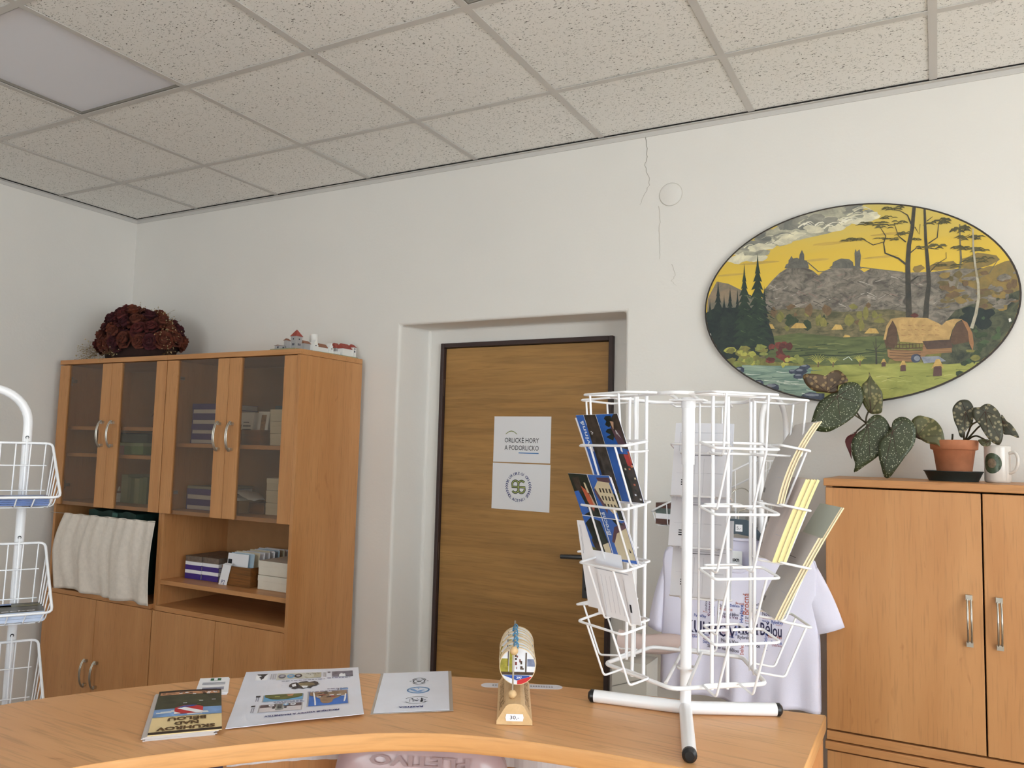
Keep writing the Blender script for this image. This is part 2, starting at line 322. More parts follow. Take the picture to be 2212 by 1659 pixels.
PAINT = """
P olive -1015,-129 1003,-230 994,-607 142,-756 -437,-714 -858,-526
P cloud -719,435 -612,525 -475,593 -331,648 -170,688 6,693 91,661 72,600 4,544 -132,504 -271,486 -434,462 -570,429
B cloud_dark 36 16 13 22 -585,509
B cloud 62 27 13 22 -336,504
B cloud_dark 32 14 13 22 -296,637
B cloud 60 27 13 22 97,585
B cloud_light 68 30 13 22 -453,484
B cloud 53 23 13 22 -658,425
B cloud_light 67 30 13 22 -374,518
B cloud_light 68 30 13 22 -426,498
B cloud_dark 47 21 13 22 -304,570
B cloud_dark 30 13 13 22 -434,573
B cloud_light 44 19 13 22 -491,509
B cloud_dark 59 25 13 22 -583,517
B cloud 53 24 13 22 -397,556
B cloud_dark 66 28 13 22 -715,492
B cloud_dark 50 22 13 22 -555,536
B cloud_light 58 27 13 22 -85,537
B cloud_light 67 29 13 22 -762,374
B cloud 38 17 13 22 87,590
B cloud_dark 72 32 13 22 -394,587
B cloud_dark 68 29 13 22 -803,473
B cloud_light 48 21 13 22 -537,450
B cloud_dark 62 27 13 22 -754,489
B cloud_dark 77 33 13 22 -715,468
B cloud_dark 71 32 13 22 -242,596
B cloud_dark 48 21 13 22 -541,555
B cloud_dark 27 12 13 22 67,614
B cloud_dark 70 30 13 22 -566,532
B cloud 76 33 13 22 -649,426
B cloud_light 57 26 13 22 56,583
B cloud_light 73 31 13 22 -703,406
B cloud_light 57 25 13 22 -425,485
B cloud_light 39 18 13 22 -258,559
B cloud_light 67 31 13 22 35,583
B cloud_dark 75 32 13 22 -659,479
B cloud_light 57 24 13 22 -739,429
B cloud_dark 65 30 13 22 29,690
B cloud_light 60 27 13 22 -26,583
B cloud_dark 57 26 13 22 -211,627
B cloud_dark 48 22 13 22 62,618
B cloud 71 31 13 22 -708,435
B cloud 54 23 13 22 -641,428
B cloud_dark 49 23 13 22 24,657
B cloud 48 22 13 22 -78,642
B cloud 72 31 13 22 -713,440
B cloud_light 30 14 13 22 -315,519
B cloud_light 49 21 13 22 -597,436
B cloud_dark 36 15 13 22 -550,506
B cloud 61 27 13 22 -438,473
B cloud 61 27 13 22 -461,519
B cloud_light 46 20 13 22 -714,405
B cloud 51 24 13 22 122,618
B cloud_light 39 18 13 22 44,574
B cloud 32 15 13 22 -43,612
B cloud_dark 32 14 13 22 -402,585
B cloud_light 43 19 13 22 -76,561
B cloud_dark 46 20 13 22 -417,586
B cloud_dark 43 19 13 22 -567,493
B cloud_light 67 29 13 22 -675,384
B cloud 47 22 13 22 42,627
B cloud_light 30 14 13 22 98,569
B cloud 63 28 13 22 -121,582
B cloud_light 64 30 13 22 50,616
B cloud 57 25 13 22 -502,544
B cloud_dark 60 28 13 22 26,634
B cloud_dark 53 23 13 22 -438,606
B cloud_light 55 25 13 22 -218,539
B cloud_light 73 31 13 22 -628,376
B cloud 39 17 13 22 -518,556
B cloud_dark 36 17 13 22 64,658
B cloud_light 55 25 13 22 38,601
B cloud_dark 33 15 13 22 59,634
B cloud 32 14 13 22 -746,484
B cloud_light 62 27 13 22 -439,477
B cloud_light 49 23 13 22 123,601
B cloud_light 33 15 13 22 -103,602
B cloud_dark 68 30 13 22 -367,630
B cloud_light 42 19 13 22 -374,496
B cloud_light 29 13 13 22 -426,513
B cloud 68 30 13 22 -655,424
B cloud_light 35 16 13 22 -257,561
B cloud_light 65 30 13 22 139,592
B cloud 30 14 13 22 33,596
B cloud 65 30 13 22 25,608
B cloud_dark 71 30 13 22 -700,465
B cloud_light 43 19 13 22 -422,494
B cloud_light 54 25 13 22 75,567
B cloud_light 42 19 13 22 -207,530
B cloud_dark 53 24 13 22 -118,597
B cloud_light 72 31 13 22 -621,447
B cloud 53 23 13 22 -583,408
L cloud_light 125 20 -72,588 -35,605 2,605 33,586
L cloud_light 86 20 25,652 64,669 103,668 135,649
L cloud_white 122 20 -44,586 -1,603 41,602 76,583
L cloud_white 133 21 -222,570 -196,588 -170,590 -148,572
L cloud_dark 82 20 -130,555 -101,573 -73,574 -48,556
L cloud_light 66 22 -577,464 -545,483 -514,484 -487,466
L cloud_white 128 20 -26,570 2,588 30,589 53,571
L cloud_light 79 20 -12,617 28,633 68,632 102,614
L cloud_white 113 21 -323,578 -294,596 -265,597 -241,579
L cloud_light 107 21 -220,556 -190,574 -161,575 -136,557
L cloud_light 126 21 -170,541 -142,559 -115,561 -91,543
L cloud_white 105 21 -336,569 -305,588 -274,588 -247,570
L cloud_light 74 22 -589,511 -551,529 -514,530 -482,511
L cloud_dark 71 20 29,630 64,647 99,647 129,629
L cloud_dark 115 21 -164,572 -115,588 -68,587 -27,567
L cloud_white 65 21 -144,562 -104,579 -65,578 -32,560
L cloud_dark 127 21 -506,522 -456,539 -406,538 -363,518
L cloud_light 128 20 33,643 73,659 113,659 147,640
L cloud_light 109 20 -3,601 44,616 90,615 129,596
L cloud_white 73 22 -546,461 -504,479 -463,479 -428,460
L cloud_dark 103 22 -590,506 -554,525 -518,525 -487,507
L cloud_light 121 21 -483,511 -449,530 -416,531 -387,512
L cloud_light 94 22 -718,457 -688,477 -659,478 -634,460
L cloud_white 87 20 -58,568 -19,585 19,584 52,566
L cloud_white 75 21 -162,541 -136,560 -110,561 -88,544
L cloud_white 124 21 -298,582 -273,601 -249,602 -228,585
B skystreak 148 11 14 10 -612,335
B skystreak 89 9 14 10 -212,321
B skystreak 107 11 14 10 -132,431
B skystreak 110 8 14 10 248,459
B skystreak 109 9 14 10 -806,263
B skystreak 110 7 14 10 200,303
P hill_far -983,95 -916,221 -828,197 -719,133 -623,71 -560,-152 -992,-130
P mountain -665,-213 -570,133 -518,195 -466,246 -414,279 -343,284 -272,267 -232,242 -198,207 -163,236 -104,258 11,253 68,232 96,207 134,226 245,204 353,182 512,174 642,182 752,183 850,164 933,206 1003,122 994,-287
L rock_dark 75 19 279,-57 299,-47 320,-32
L rock_dark 49 19 355,127 386,110 416,86
L rock_dark 37 20 -24,164 -14,158 -4,151
L rock_dark 90 20 -194,69 -162,53 -131,31
L rock_light 72 20 64,145 87,137 111,126
L rock_light 41 21 -511,124 -480,129 -449,139
L rock_dark 72 20 148,126 174,117 200,104
L rock_dark 61 19 481,-45 503,-53 526,-64
L mauve 55 19 520,145 533,147 545,151
L rock_dark 66 21 -397,-1 -372,4 -346,12
L rock_light 76 21 -373,9 -349,2 -326,-9
L rock_dark 71 21 -482,17 -468,20 -454,24
L rock_dark 63 20 -195,-13 -178,-22 -161,-33
L rock_light 29 19 305,155 317,149 329,140
L rock_dark 55 20 65,-23 94,-9 123,12
L rock_dark 85 21 -443,122 -409,111 -376,96
L rock_light 28 19 508,-43 521,-36 534,-26
L rock_light 38 21 -534,164 -510,152 -486,135
L rock_light 33 19 184,15 208,27 232,44
L rock_dark 70 20 -36,165 -24,161 -12,155
L rock_light 41 21 -381,75 -356,86 -331,104
L rock_dark 84 19 318,36 336,30 355,21
L rock_dark 93 21 -358,132 -336,121 -315,105
L rock_dark 81 19 551,11 561,13 570,16
L rock_dark 38 19 230,-2 260,-18 291,-40
L mauve 69 21 -349,-23 -318,-17 -286,-7
L rock_dark 79 20 -224,-6 -210,0 -196,10
L rock_dark 32 20 -157,-4 -143,3 -129,13
L rock_dark 90 21 -532,12 -521,14 -511,17
L mauve 48 20 -107,41 -88,32 -69,18
L mauve 32 21 -433,26 -420,31 -407,40
L rock_dark 47 19 547,47 572,51 596,60
L rock_light 76 20 -133,34 -123,30 -114,26
L rock_light 53 20 112,65 143,49 174,26
L rock_light 50 21 -435,131 -420,138 -404,148
L rock_dark 57 21 -389,109 -360,95 -331,75
L rock_dark 85 20 -179,11 -147,25 -115,47
L rock_dark 77 19 532,-47 556,-60 580,-78
L rock_light 49 20 115,32 146,21 176,7
L rock_dark 81 21 -496,7 -469,12 -443,20
L mauve 64 21 -267,85 -234,68 -201,45
L rock_dark 56 19 212,56 242,40 273,18
L rock_dark 44 19 292,103 304,99 316,93
L rock_dark 85 19 265,35 289,23 313,5
L mauve 42 19 481,-23 498,-15 514,-2
L rock_light 56 20 165,136 190,140 214,148
L rock_dark 74 19 233,36 245,41 257,50
L rock_dark 81 21 -356,14 -324,20 -293,30
L rock_dark 56 19 215,169 227,171 239,175
L rock_light 80 20 72,54 85,56 98,61
L rock_dark 50 20 49,144 81,128 112,104
L rock_light 66 20 113,43 139,34 165,22
L mauve 35 21 -229,200 -195,215 -161,239
L rock_light 84 19 261,162 287,153 312,140
L mauve 69 19 308,-5 319,-3 330,1
L rock_dark 39 20 -46,-7 -14,8 17,30
L mauve 54 21 -338,106 -306,90 -274,67
L rock_light 45 20 105,126 129,117 153,106
L rock_dark 59 19 237,94 262,106 287,124
L rock_dark 71 21 -317,-18 -303,-25 -289,-35
L rock_dark 31 20 156,136 186,150 216,171
L rock_dark 45 20 39,24 64,35 89,53
L mauve 48 21 -307,25 -294,21 -281,15
L mauve 63 19 466,156 484,159 502,165
L rock_dark 38 19 270,-60 296,-73 322,-92
L rock_dark 71 19 315,88 325,90 335,93
L rock_dark 64 20 -5,63 8,65 21,70
L mauve 59 20 -44,12 -26,20 -7,34
L mauve 74 21 -233,187 -207,173 -181,154
L rock_dark 66 20 -13,129 15,142 42,161
L mauve 42 21 -351,93 -337,86 -322,76
L rock_dark 59 20 -166,50 -147,54 -127,60
L rock_dark 70 19 216,104 232,96 247,84
L rock_light 66 21 -495,61 -483,63 -471,66
L rock_dark 53 20 -151,15 -117,30 -83,54
L rock_dark 54 19 253,76 281,81 308,90
L mauve 55 20 -78,196 -50,201 -23,209
L rock_dark 54 21 -244,173 -216,158 -188,138
L rock_dark 33 20 102,-11 115,-15 129,-21
L rock_dark 86 19 216,-26 226,-29 236,-34
L rock_light 41 21 -535,133 -512,143 -488,159
L rock_light 68 20 -69,-2 -40,-16 -12,-36
L rock_dark 85 20 -235,27 -208,13 -180,-6
L rock_light 61 19 428,99 442,94 457,87
L rock_light 37 21 -330,2 -305,7 -281,14
L mauve 53 19 414,94 443,108 472,129
L mauve 61 20 -2,38 21,42 45,50
L mauve 73 20 -205,123 -188,131 -171,142
L rock_dark 88 20 140,3 161,8 183,15
L mauve 72 19 255,44 282,34 308,22
P castle -429,281 -419,307 -402,314 -401,338 -393,343 -381,367 -371,346 -342,349 -329,340 -326,369 -316,390 -310,403 -302,385 -294,366 -294,328 -277,321 -267,293 -262,266
P castle -129,258 -109,271 -104,295 -75,308 -50,316 2,306 26,283 29,257 38,256 37,319 36,345 43,376 50,354 68,370 77,323 70,253 82,231
L castle 63 63 -272,310 -232,269 -198,234
L castle 51 51 -198,236 -104,230
L castle 69 40 78,242 153,225 335,187
B haze_tree 95 30 12 25 582,208
B haze_tree 107 49 12 25 769,220
B haze_tree 72 49 12 25 916,159
B haze_tree 35 25 12 25 425,201
B haze_tree 162 68 12 25 833,107
B haze_tree 96 86 12 25 929,23
P valley -665,-213 -623,-28 -334,-13 -39,-63 241,-60 420,-101 237,-395 -665,-366
P forest_right 576,-169 637,-94 722,-60 813,-47 1001,17 993,-324 835,-557 545,-454
B olive 22 36 9 35 -269,-52
B brown 29 40 9 35 -260,-34
B olive 19 22 9 35 156,-93
B darkgreen 36 37 9 35 -390,-111
B brown 23 16 9 35 52,-141
B darkgreen 13 39 9 35 -166,-112
B brown 23 40 9 35 -505,-36
B olive 23 33 9 35 -459,-72
B olive 26 24 9 35 24,-29
B olive 17 33 9 35 -193,-104
B darkgreen 35 40 9 35 -281,-143
B darkgreen 37 17 9 35 -176,-137
B olive 14 11 9 35 192,-98
B darkgreen 29 21 9 35 -398,-81
B brown 31 38 9 35 -147,-42
B olive 20 39 9 35 75,-160
B brown 33 17 9 35 -390,-5
B brown 15 15 9 35 -389,0
B olive 17 19 9 35 -415,-158
B brown 19 18 9 35 118,-29
B olive 25 39 9 35 -170,-128
B brown 13 11 9 35 -84,-169
B olive 33 21 9 35 189,-135
B olive 31 33 9 35 -6,-121
B olive 24 24 9 35 65,-91
B olive 20 12 9 35 -169,-148
B darkgreen 23 19 9 35 -359,-104
B olive 18 39 9 35 103,-79
B brown 15 17 9 35 -356,-63
B olive 15 36 9 35 -208,-120
P straw -581,-154 -551,-116 -514,-123 -497,-158
P straw -390,-158 -351,-122 -301,-129 -279,-164
P straw -117,-183 -90,-146 -55,-152 -40,-186
P straw 92,-219 125,-183 166,-189 185,-223
P straw -55,-259 -31,-222 -1,-228 12,-261
P meadow -560,-217 -334,-195 -41,-240 230,-242 266,-295 237,-425 -138,-435 -560,-391
L meadow_l 79 30 -19,-346 38,-352 103,-344
L meadow_l 80 30 -145,-282 -87,-280 -21,-295
L meadow_l 80 30 -89,-373 -32,-378 34,-371
L darkgreen 82 31 -291,-341 -231,-340 -163,-339
L olive 78 29 108,-351 163,-352 227,-363
L darkgreen 78 29 100,-331 156,-339 220,-331
L meadow_l 81 30 -209,-313 -150,-315 -83,-324
L olive 82 31 -270,-300 -211,-299 -142,-310
L darkgreen 82 31 -322,-319 -262,-319 -193,-317
L darkgreen 81 30 -221,-287 -162,-286 -95,-299
L meadow_l 84 32 -460,-270 -399,-270 -328,-284
L darkgreen 84 31 -438,-323 -377,-327 -306,-326
L darkgreen 79 30 -76,-345 -19,-343 47,-355
L olive 82 31 -370,-362 -310,-363 -240,-360
L darkgreen 82 31 -359,-309 -299,-306 -229,-319
L meadow_l 78 29 92,-376 148,-375 212,-384
L darkgreen 124 62 -385,-364 -235,-353 -42,-370 100,-354 229,-344
P field -335,-482 -256,-442 -42,-430 191,-434 415,-428 588,-445 797,-432 921,-322 752,-651 323,-697 -44,-716 -188,-694 -276,-578
L field_d 66 19 303,-519 338,-515 387,-521
L field_l 64 18 534,-637 568,-633 615,-638
L field_l 67 19 167,-649 203,-648 253,-650
L field_l 64 18 567,-518 601,-513 647,-520
L field_d 65 19 463,-522 498,-519 545,-524
L field_l 70 20 -171,-506 -132,-494 -79,-508
L field_d 66 19 243,-605 279,-594 328,-606
L field_l 67 19 196,-552 233,-539 282,-553
L field_l 69 20 -22,-646 16,-633 68,-647
L field_l 68 20 42,-594 80,-590 131,-595
L field_l 67 19 177,-605 213,-597 263,-606
L field_d 63 18 634,-480 668,-481 714,-482
L field_d 67 19 229,-533 266,-525 315,-534
L field_l 67 19 164,-519 201,-512 251,-521
L field_d 69 20 -34,-504 4,-503 56,-506
L field_l 69 20 -43,-567 -5,-564 46,-568
L field_l 70 20 -106,-576 -67,-570 -15,-578
L field_d 70 20 -138,-584 -99,-583 -46,-586
L field_d 70 20 -145,-611 -107,-602 -54,-612
L field_l 69 20 -111,-625 -73,-624 -20,-626
L field_d 64 18 510,-542 545,-533 592,-543
L field_l 66 19 292,-554 328,-548 376,-556
P river -858,-415 -697,-414 -518,-424 -335,-429 -246,-448 -266,-516 -237,-590 -169,-705 -437,-693 -696,-540
L river_d 64 21 -624,-533 -582,-541 -520,-537
L foam 64 21 -680,-670 -637,-677 -575,-673
L foam 63 21 -574,-644 -532,-651 -471,-647
L river_d 65 22 -765,-487 -722,-494 -658,-491
L river_d 64 21 -633,-579 -591,-586 -529,-582
L foam 62 21 -486,-468 -445,-475 -385,-472
L foam 62 21 -339,-523 -299,-530 -240,-527
L foam 61 20 -315,-625 -276,-631 -217,-628
L foam 64 21 -689,-536 -647,-543 -584,-540
L foam 62 21 -437,-552 -397,-559 -337,-555
L foam 62 21 -432,-536 -392,-543 -331,-540
L river_d 64 21 -620,-513 -578,-521 -516,-517
L river_d 62 21 -437,-599 -397,-606 -336,-602
L foam 65 22 -703,-479 -661,-486 -597,-483
L foam 63 21 -571,-528 -530,-535 -468,-532
L foam 64 21 -640,-631 -599,-638 -536,-634
L foam 65 22 -742,-538 -699,-545 -636,-542
L river_d 61 20 -278,-460 -238,-467 -180,-464
L foam 62 21 -386,-557 -345,-564 -286,-561
L foam 63 21 -485,-540 -444,-547 -383,-544
L river_d 62 21 -404,-649 -364,-655 -304,-652
L foam 61 20 -284,-601 -245,-608 -186,-605
L river_d 63 21 -517,-505 -476,-512 -415,-509
L foam 61 20 -301,-650 -262,-657 -203,-653
L river_d 63 21 -462,-559 -421,-566 -360,-563
L river_d 62 21 -456,-614 -416,-621 -355,-617
P pine_mass -1004,-17 -926,24 -751,13 -570,-31 -508,-198 -497,-274 -560,-348 -837,-394 -947,-267 -992,-130
P pine_b -966,100 -964,72 -960,32 -961,37 -953,-2 -959,3 -944,-36 -956,-31 -939,-71 -953,-65 -929,-105 -951,-99 -922,-139 -948,-133 -918,-173 -945,-166 -913,-207 -943,-200 -898,-241 -940,-234 -895,-274 -937,-268 -881,-308 -1042,-302 -990,-266 -1040,-269 -988,-232 -1028,-235 -986,-198 -1022,-202 -984,-165 -1011,-168 -981,-131 -1005,-135 -979,-97 -998,-101 -977,-63 -992,-68 -974,-30 -984,-34 -972,4 -976,-1 -970,38 -971,33 -967,72
P pine_b -905,231 -903,203 -898,149 -899,156 -890,103 -896,110 -882,56 -893,64 -872,10 -889,17 -860,-37 -886,-29 -853,-83 -883,-75 -837,-130 -879,-121 -828,-176 -876,-167 -832,-221 -873,-212 -819,-267 -869,-258 -814,-313 -1009,-305 -937,-255 -985,-260 -934,-210 -976,-215 -931,-164 -974,-169 -928,-118 -962,-123 -925,-72 -956,-78 -922,-27 -949,-32 -919,19 -939,14 -916,65 -930,59 -913,111 -920,105 -910,157 -911,150 -907,203
P pine_b -817,179 -815,151 -810,103 -812,109 -803,61 -809,67 -797,19 -806,25 -786,-24 -803,-16 -778,-65 -800,-58 -769,-107 -797,-100 -766,-149 -794,-141 -753,-191 -791,-183 -749,-232 -789,-224 -741,-274 -786,-266 -724,-315 -903,-309 -845,-263 -894,-267 -842,-222 -888,-226 -840,-180 -881,-185 -837,-139 -866,-144 -834,-98 -861,-102 -832,-56 -851,-61 -829,-15 -846,-20 -826,27 -836,21 -824,68 -829,62 -821,110 -822,104 -818,152
P pine_b -762,153 -760,125 -757,78 -758,84 -750,37 -755,44 -745,-4 -753,3 -736,-45 -750,-38 -730,-85 -748,-78 -720,-126 -745,-119 -713,-166 -743,-159 -707,-207 -740,-199 -699,-247 -738,-239 -697,-287 -735,-280 -682,-327 -830,-322 -787,-278 -825,-282 -785,-237 -825,-242 -782,-197 -809,-202 -780,-157 -805,-162 -778,-117 -804,-122 -775,-77 -796,-82 -773,-36 -789,-41 -771,4 -780,-1 -768,44 -774,39 -766,85 -767,79 -764,125
P pine_mass -860,126 -859,98 -855,55 -856,60 -848,16 -853,22 -839,-22 -851,-15 -833,-60 -848,-53 -828,-98 -846,-91 -817,-136 -843,-129 -810,-173 -840,-166 -807,-211 -838,-204 -795,-249 -835,-241 -791,-286 -833,-279 -780,-324 -931,-318 -885,-277 -932,-281 -883,-239 -915,-244 -880,-202 -915,-206 -878,-164 -908,-169 -876,-127 -898,-132 -874,-89 -895,-94 -871,-52 -887,-57 -869,-14 -880,-19 -867,23 -872,18 -864,61 -865,55 -862,98
P pine_b -570,161 -568,133 -566,87 -566,93 -559,47 -564,53 -554,6 -561,13 -546,-34 -559,-27 -542,-74 -557,-67 -532,-114 -554,-107 -528,-154 -552,-146 -515,-194 -550,-186 -513,-233 -548,-226 -501,-273 -545,-265 -500,-312 -641,-307 -595,-263 -635,-268 -593,-224 -633,-228 -590,-184 -618,-189 -588,-145 -619,-149 -586,-105 -607,-110 -583,-65 -601,-70 -581,-26 -597,-31 -579,14 -589,9 -576,54 -582,48 -574,94 -574,88 -572,133
P pine -714,339 -711,311 -707,251 -708,259 -698,199 -705,207 -689,146 -701,155 -677,94 -698,103 -671,42 -695,52 -656,-10 -692,0 -655,-61 -688,-51 -645,-112 -685,-103 -626,-164 -682,-154 -628,-215 -678,-205 -623,-266 -814,-258 -748,-202 -799,-207 -744,-151 -797,-156 -741,-100 -790,-105 -738,-48 -773,-54 -735,3 -770,-3 -732,54 -754,48 -729,105 -750,99 -726,157 -736,150 -722,208 -729,201 -719,260 -720,252 -716,311
P pine -617,408 -615,380 -609,311 -611,320 -597,251 -606,260 -586,191 -602,201 -578,131 -598,141 -566,71 -594,82 -547,11 -590,23 -535,-48 -586,-36 -523,-107 -582,-95 -513,-166 -578,-154 -503,-225 -574,-213 -500,-283 -729,-274 -661,-209 -738,-214 -657,-150 -727,-155 -653,-91 -705,-97 -648,-33 -701,-38 -644,26 -679,20 -640,85 -668,78 -636,144 -663,137 -632,203 -650,196 -628,262 -637,254 -624,321 -626,313 -620,381
L pine_l 76 22 -690,-47 -675,-57 -656,-67
L pine_l 75 21 -537,50 -522,40 -503,31
L pine_b 76 22 -715,-147 -700,-157 -680,-166
L pine_b 76 22 -734,-159 -719,-169 -699,-178
L pine_b 76 22 -739,-64 -724,-73 -705,-83
L pine_b 75 21 -586,-129 -571,-139 -552,-148
L pine_l 76 22 -690,94 -675,84 -655,74
L pine_b 75 21 -542,11 -527,1 -508,-9
L pine_b 75 22 -637,-72 -622,-81 -603,-91
L pine_l 75 21 -607,-1 -592,-10 -573,-20
L pine_b 76 22 -651,-28 -636,-37 -617,-47
L pine_l 75 22 -669,-223 -654,-232 -635,-242
L pine_l 76 22 -710,103 -695,93 -676,83
L pine_l 75 21 -568,125 -554,115 -535,105
L pine_b 75 21 -583,104 -568,94 -550,84
L pine_b 75 21 -567,32 -552,23 -533,13
L pine_b 76 22 -675,100 -660,91 -641,80
L pine_l 75 21 -607,-70 -592,-80 -573,-90
L pine_l 76 22 -647,88 -632,78 -613,68
L pine_l 75 21 -595,33 -580,23 -561,13
L pine_l 75 21 -618,-209 -603,-218 -584,-227
L pine_l 75 22 -609,150 -594,140 -575,130
L pine_b 75 21 -610,-125 -595,-134 -576,-144
L pine_l 75 22 -624,-74 -609,-84 -590,-94
L pine_b 75 21 -624,-162 -609,-171 -590,-181
L pine_b 76 22 -672,-3 -657,-13 -638,-22
L pine_l 74 21 -534,-65 -519,-75 -501,-85
L pine_b 76 22 -737,-205 -722,-214 -702,-224
L pine_b 74 21 -523,-9 -509,-19 -490,-29
L pine_b 75 21 -529,-67 -514,-77 -495,-86
L pine_l 76 22 -715,3 -700,-6 -680,-16
L pine_l 75 21 -597,69 -583,59 -564,49
L pine_l 75 21 -608,152 -594,142 -575,132
L pine_l 76 22 -687,94 -672,84 -653,74
L pine_l 76 22 -684,85 -669,76 -649,65
L pine_l 76 22 -738,-158 -723,-167 -703,-177
L pine_b 75 21 -550,-33 -535,-42 -516,-52
L pine_b 75 21 -592,-63 -578,-72 -559,-82
L pine_b 76 22 -653,-60 -638,-70 -619,-80
L pine_b 76 22 -740,-44 -725,-54 -706,-64
B olive 33 18 9 30 -804,-376
B bush 32 14 9 30 -574,-339
B bush_l 42 24 9 30 -817,-300
B olive 27 16 9 30 -725,-330
B olive 34 15 9 30 -681,-323
B bush_l 40 24 9 30 -657,-341
B olive 37 18 9 30 -713,-355
B olive 29 18 9 30 -739,-383
B bush 32 25 9 30 -717,-298
B bush_l 31 14 9 30 -699,-382
B olive 34 17 9 30 -575,-312
B bush 39 21 9 30 -597,-287
B bush 39 24 9 30 -767,-411
B olive 32 25 9 30 -600,-302
B bush 23 14 9 30 -739,-371
B bush 22 17 9 30 -680,-393
B bush_l 24 18 9 30 -655,-401
B olive 29 25 9 30 -749,-321
B bush 21 19 9 30 -619,-399
B olive 23 20 9 30 -628,-360
B bush_l 28 14 9 30 -711,-336
B olive 33 18 9 30 -704,-294
B bush 35 27 9 30 -674,-383
B bush_l 20 15 9 30 -741,-317
B olive 33 24 9 30 -806,-303
B bush 31 15 9 30 -606,-296
B red_d 27 20 9 30 -446,-354
B red 31 25 9 30 -525,-387
B red 28 19 9 30 -520,-288
B red 28 26 9 30 -473,-276
B red_d 30 16 9 30 -524,-380
B red 34 16 9 30 -455,-359
B red_d 17 18 9 30 -461,-309
B red_d 28 20 9 30 -465,-333
B red 28 15 9 30 -432,-269
B red 21 27 9 30 -405,-374
B red 24 23 9 30 -430,-279
B red_d 25 26 9 30 -396,-289
B red 29 23 9 30 -449,-363
B red_d 22 26 9 30 -448,-284
B red 22 16 9 30 -444,-370
B red 23 24 9 30 -424,-380
B bush 18 17 9 30 -347,-367
B bush 21 12 9 30 -363,-392
B bush 20 16 9 30 -321,-408
B bush_l 30 14 9 30 -386,-381
B bush_l 23 9 9 30 -420,-416
B bush_l 18 19 9 30 -439,-420
B bush_l 21 16 9 30 -413,-383
B bush 26 9 9 30 -347,-393
B bush 23 13 9 30 -343,-398
B bush 28 18 9 30 -326,-390
L bush_l 51 20 -206,-422 -247,-383 -275,-381
L bush_l 51 20 -206,-422 -240,-375 -262,-367
L bush_l 51 20 -206,-422 -230,-368 -246,-357
L bush_l 51 20 -206,-422 -218,-365 -227,-351
L bush_l 51 20 -206,-422 -206,-364 -206,-349
L bush_l 51 20 -206,-422 -194,-366 -185,-352
L bush_l 51 20 -206,-422 -182,-370 -166,-360
L bush_l 51 20 -206,-422 -172,-377 -150,-371
L bush_l 51 20 -206,-422 -165,-386 -138,-386
L brown 91 91 -206,-443 -203,-407
L bush_l 50 20 -109,-425 -136,-392 -154,-395
L bush_l 50 20 -109,-425 -131,-387 -146,-385
L bush_l 50 20 -109,-425 -125,-383 -135,-378
L bush_l 50 20 -109,-425 -117,-380 -122,-374
L bush_l 50 20 -109,-425 -109,-379 -109,-373
L bush_l 50 20 -109,-425 -101,-381 -95,-375
L bush_l 50 20 -109,-425 -93,-384 -83,-380
L bush_l 50 20 -109,-425 -87,-388 -72,-388
L bush_l 50 20 -109,-425 -82,-394 -64,-397
L brown 90 90 -109,-446 -106,-410
L bush_l 49 20 62,-420 36,-387 19,-390
L bush_l 49 20 62,-420 41,-382 26,-381
L bush_l 49 20 62,-420 47,-378 37,-374
L bush_l 49 20 62,-420 54,-375 49,-370
L bush_l 49 20 62,-420 62,-375 62,-369
L bush_l 49 20 62,-420 70,-376 76,-371
L bush_l 49 20 62,-420 78,-379 88,-375
L bush_l 49 20 62,-420 84,-383 98,-383
L bush_l 49 20 62,-420 88,-389 105,-392
L brown 88 88 62,-440 65,-405
L foam 50 50 -42,-396 -8,-376 15,-403
B rock_blue 42 24 10 20 -750,-451
B rock_hi 23 7 8 25 -755,-440
B rock_blue 42 26 10 20 -612,-552
B rock_hi 23 8 8 25 -617,-540
B rock_blue 62 36 10 20 -519,-586
B rock_hi 34 11 8 25 -524,-569
B rock_blue 50 25 10 20 -325,-472
B rock_hi 27 8 8 25 -330,-461
B rock_blue 39 19 10 20 -295,-441
B rock_hi 22 6 8 25 -300,-432
B rock_blue 30 15 10 20 -376,-471
B rock_hi 17 4 8 25 -381,-464
B rock_blue 40 19 10 20 -335,-504
B rock_hi 22 6 8 25 -340,-495
B rock_blue 87 34 10 20 -237,-652
B rock_hi 49 10 8 25 -242,-637
B rock_blue 30 17 10 20 -477,-618
B rock_hi 17 5 8 25 -483,-610
L trunk 115 29 166,-433 165,-341 164,-250
L trunk 48 19 165,-352 147,-280
L trunk 48 19 165,-331 197,-292
L birch 198 81 727,-216 754,-121 771,-15 770,73 756,192 747,311 748,440
L trunk_g 166 64 630,25 658,112 677,239 674,338 673,478
L trunk_g 72 36 771,112 833,137 859,183 889,229
L trunk 376 207 367,-128 366,-17 365,105 365,237 374,369 395,479 409,626
L trunk 333 130 466,-134 474,-24 489,95 483,247 474,399 471,603
L trunk 133 29 365,227 309,283 228,327 219,405 154,391 89,440 -35,432
L trunk 88 29 219,395 234,445 193,523
L trunk 86 29 356,391 311,437 285,533
L trunk 96 29 389,511 368,575 323,611 241,632
L trunk 86 29 373,308 418,344 462,329
L trunk 114 28 375,114 424,151 477,151
L trunk 85 28 489,367 542,402 552,492 588,518
L trunk 66 28 495,175 548,231 592,257 592,297
L trunk 66 28 483,520 518,547
L trunk 57 29 411,488 437,434 443,504
L trunk 66 28 489,337 550,321
L trunk 55 28 679,338 619,324
L trunk 56 28 679,378 731,402
L trunk 54 27 750,301 837,292
L trunk 54 27 753,242 685,228
P leafdark 315,625 329,638 343,637 355,623 341,630 331,630
P leafdark 293,631 307,644 321,643 333,629 319,636 309,636
P leafdark 274,619 296,631 319,630 338,615 315,622 299,623
P leafdark 203,628 220,640 237,640 251,625 234,632 222,632
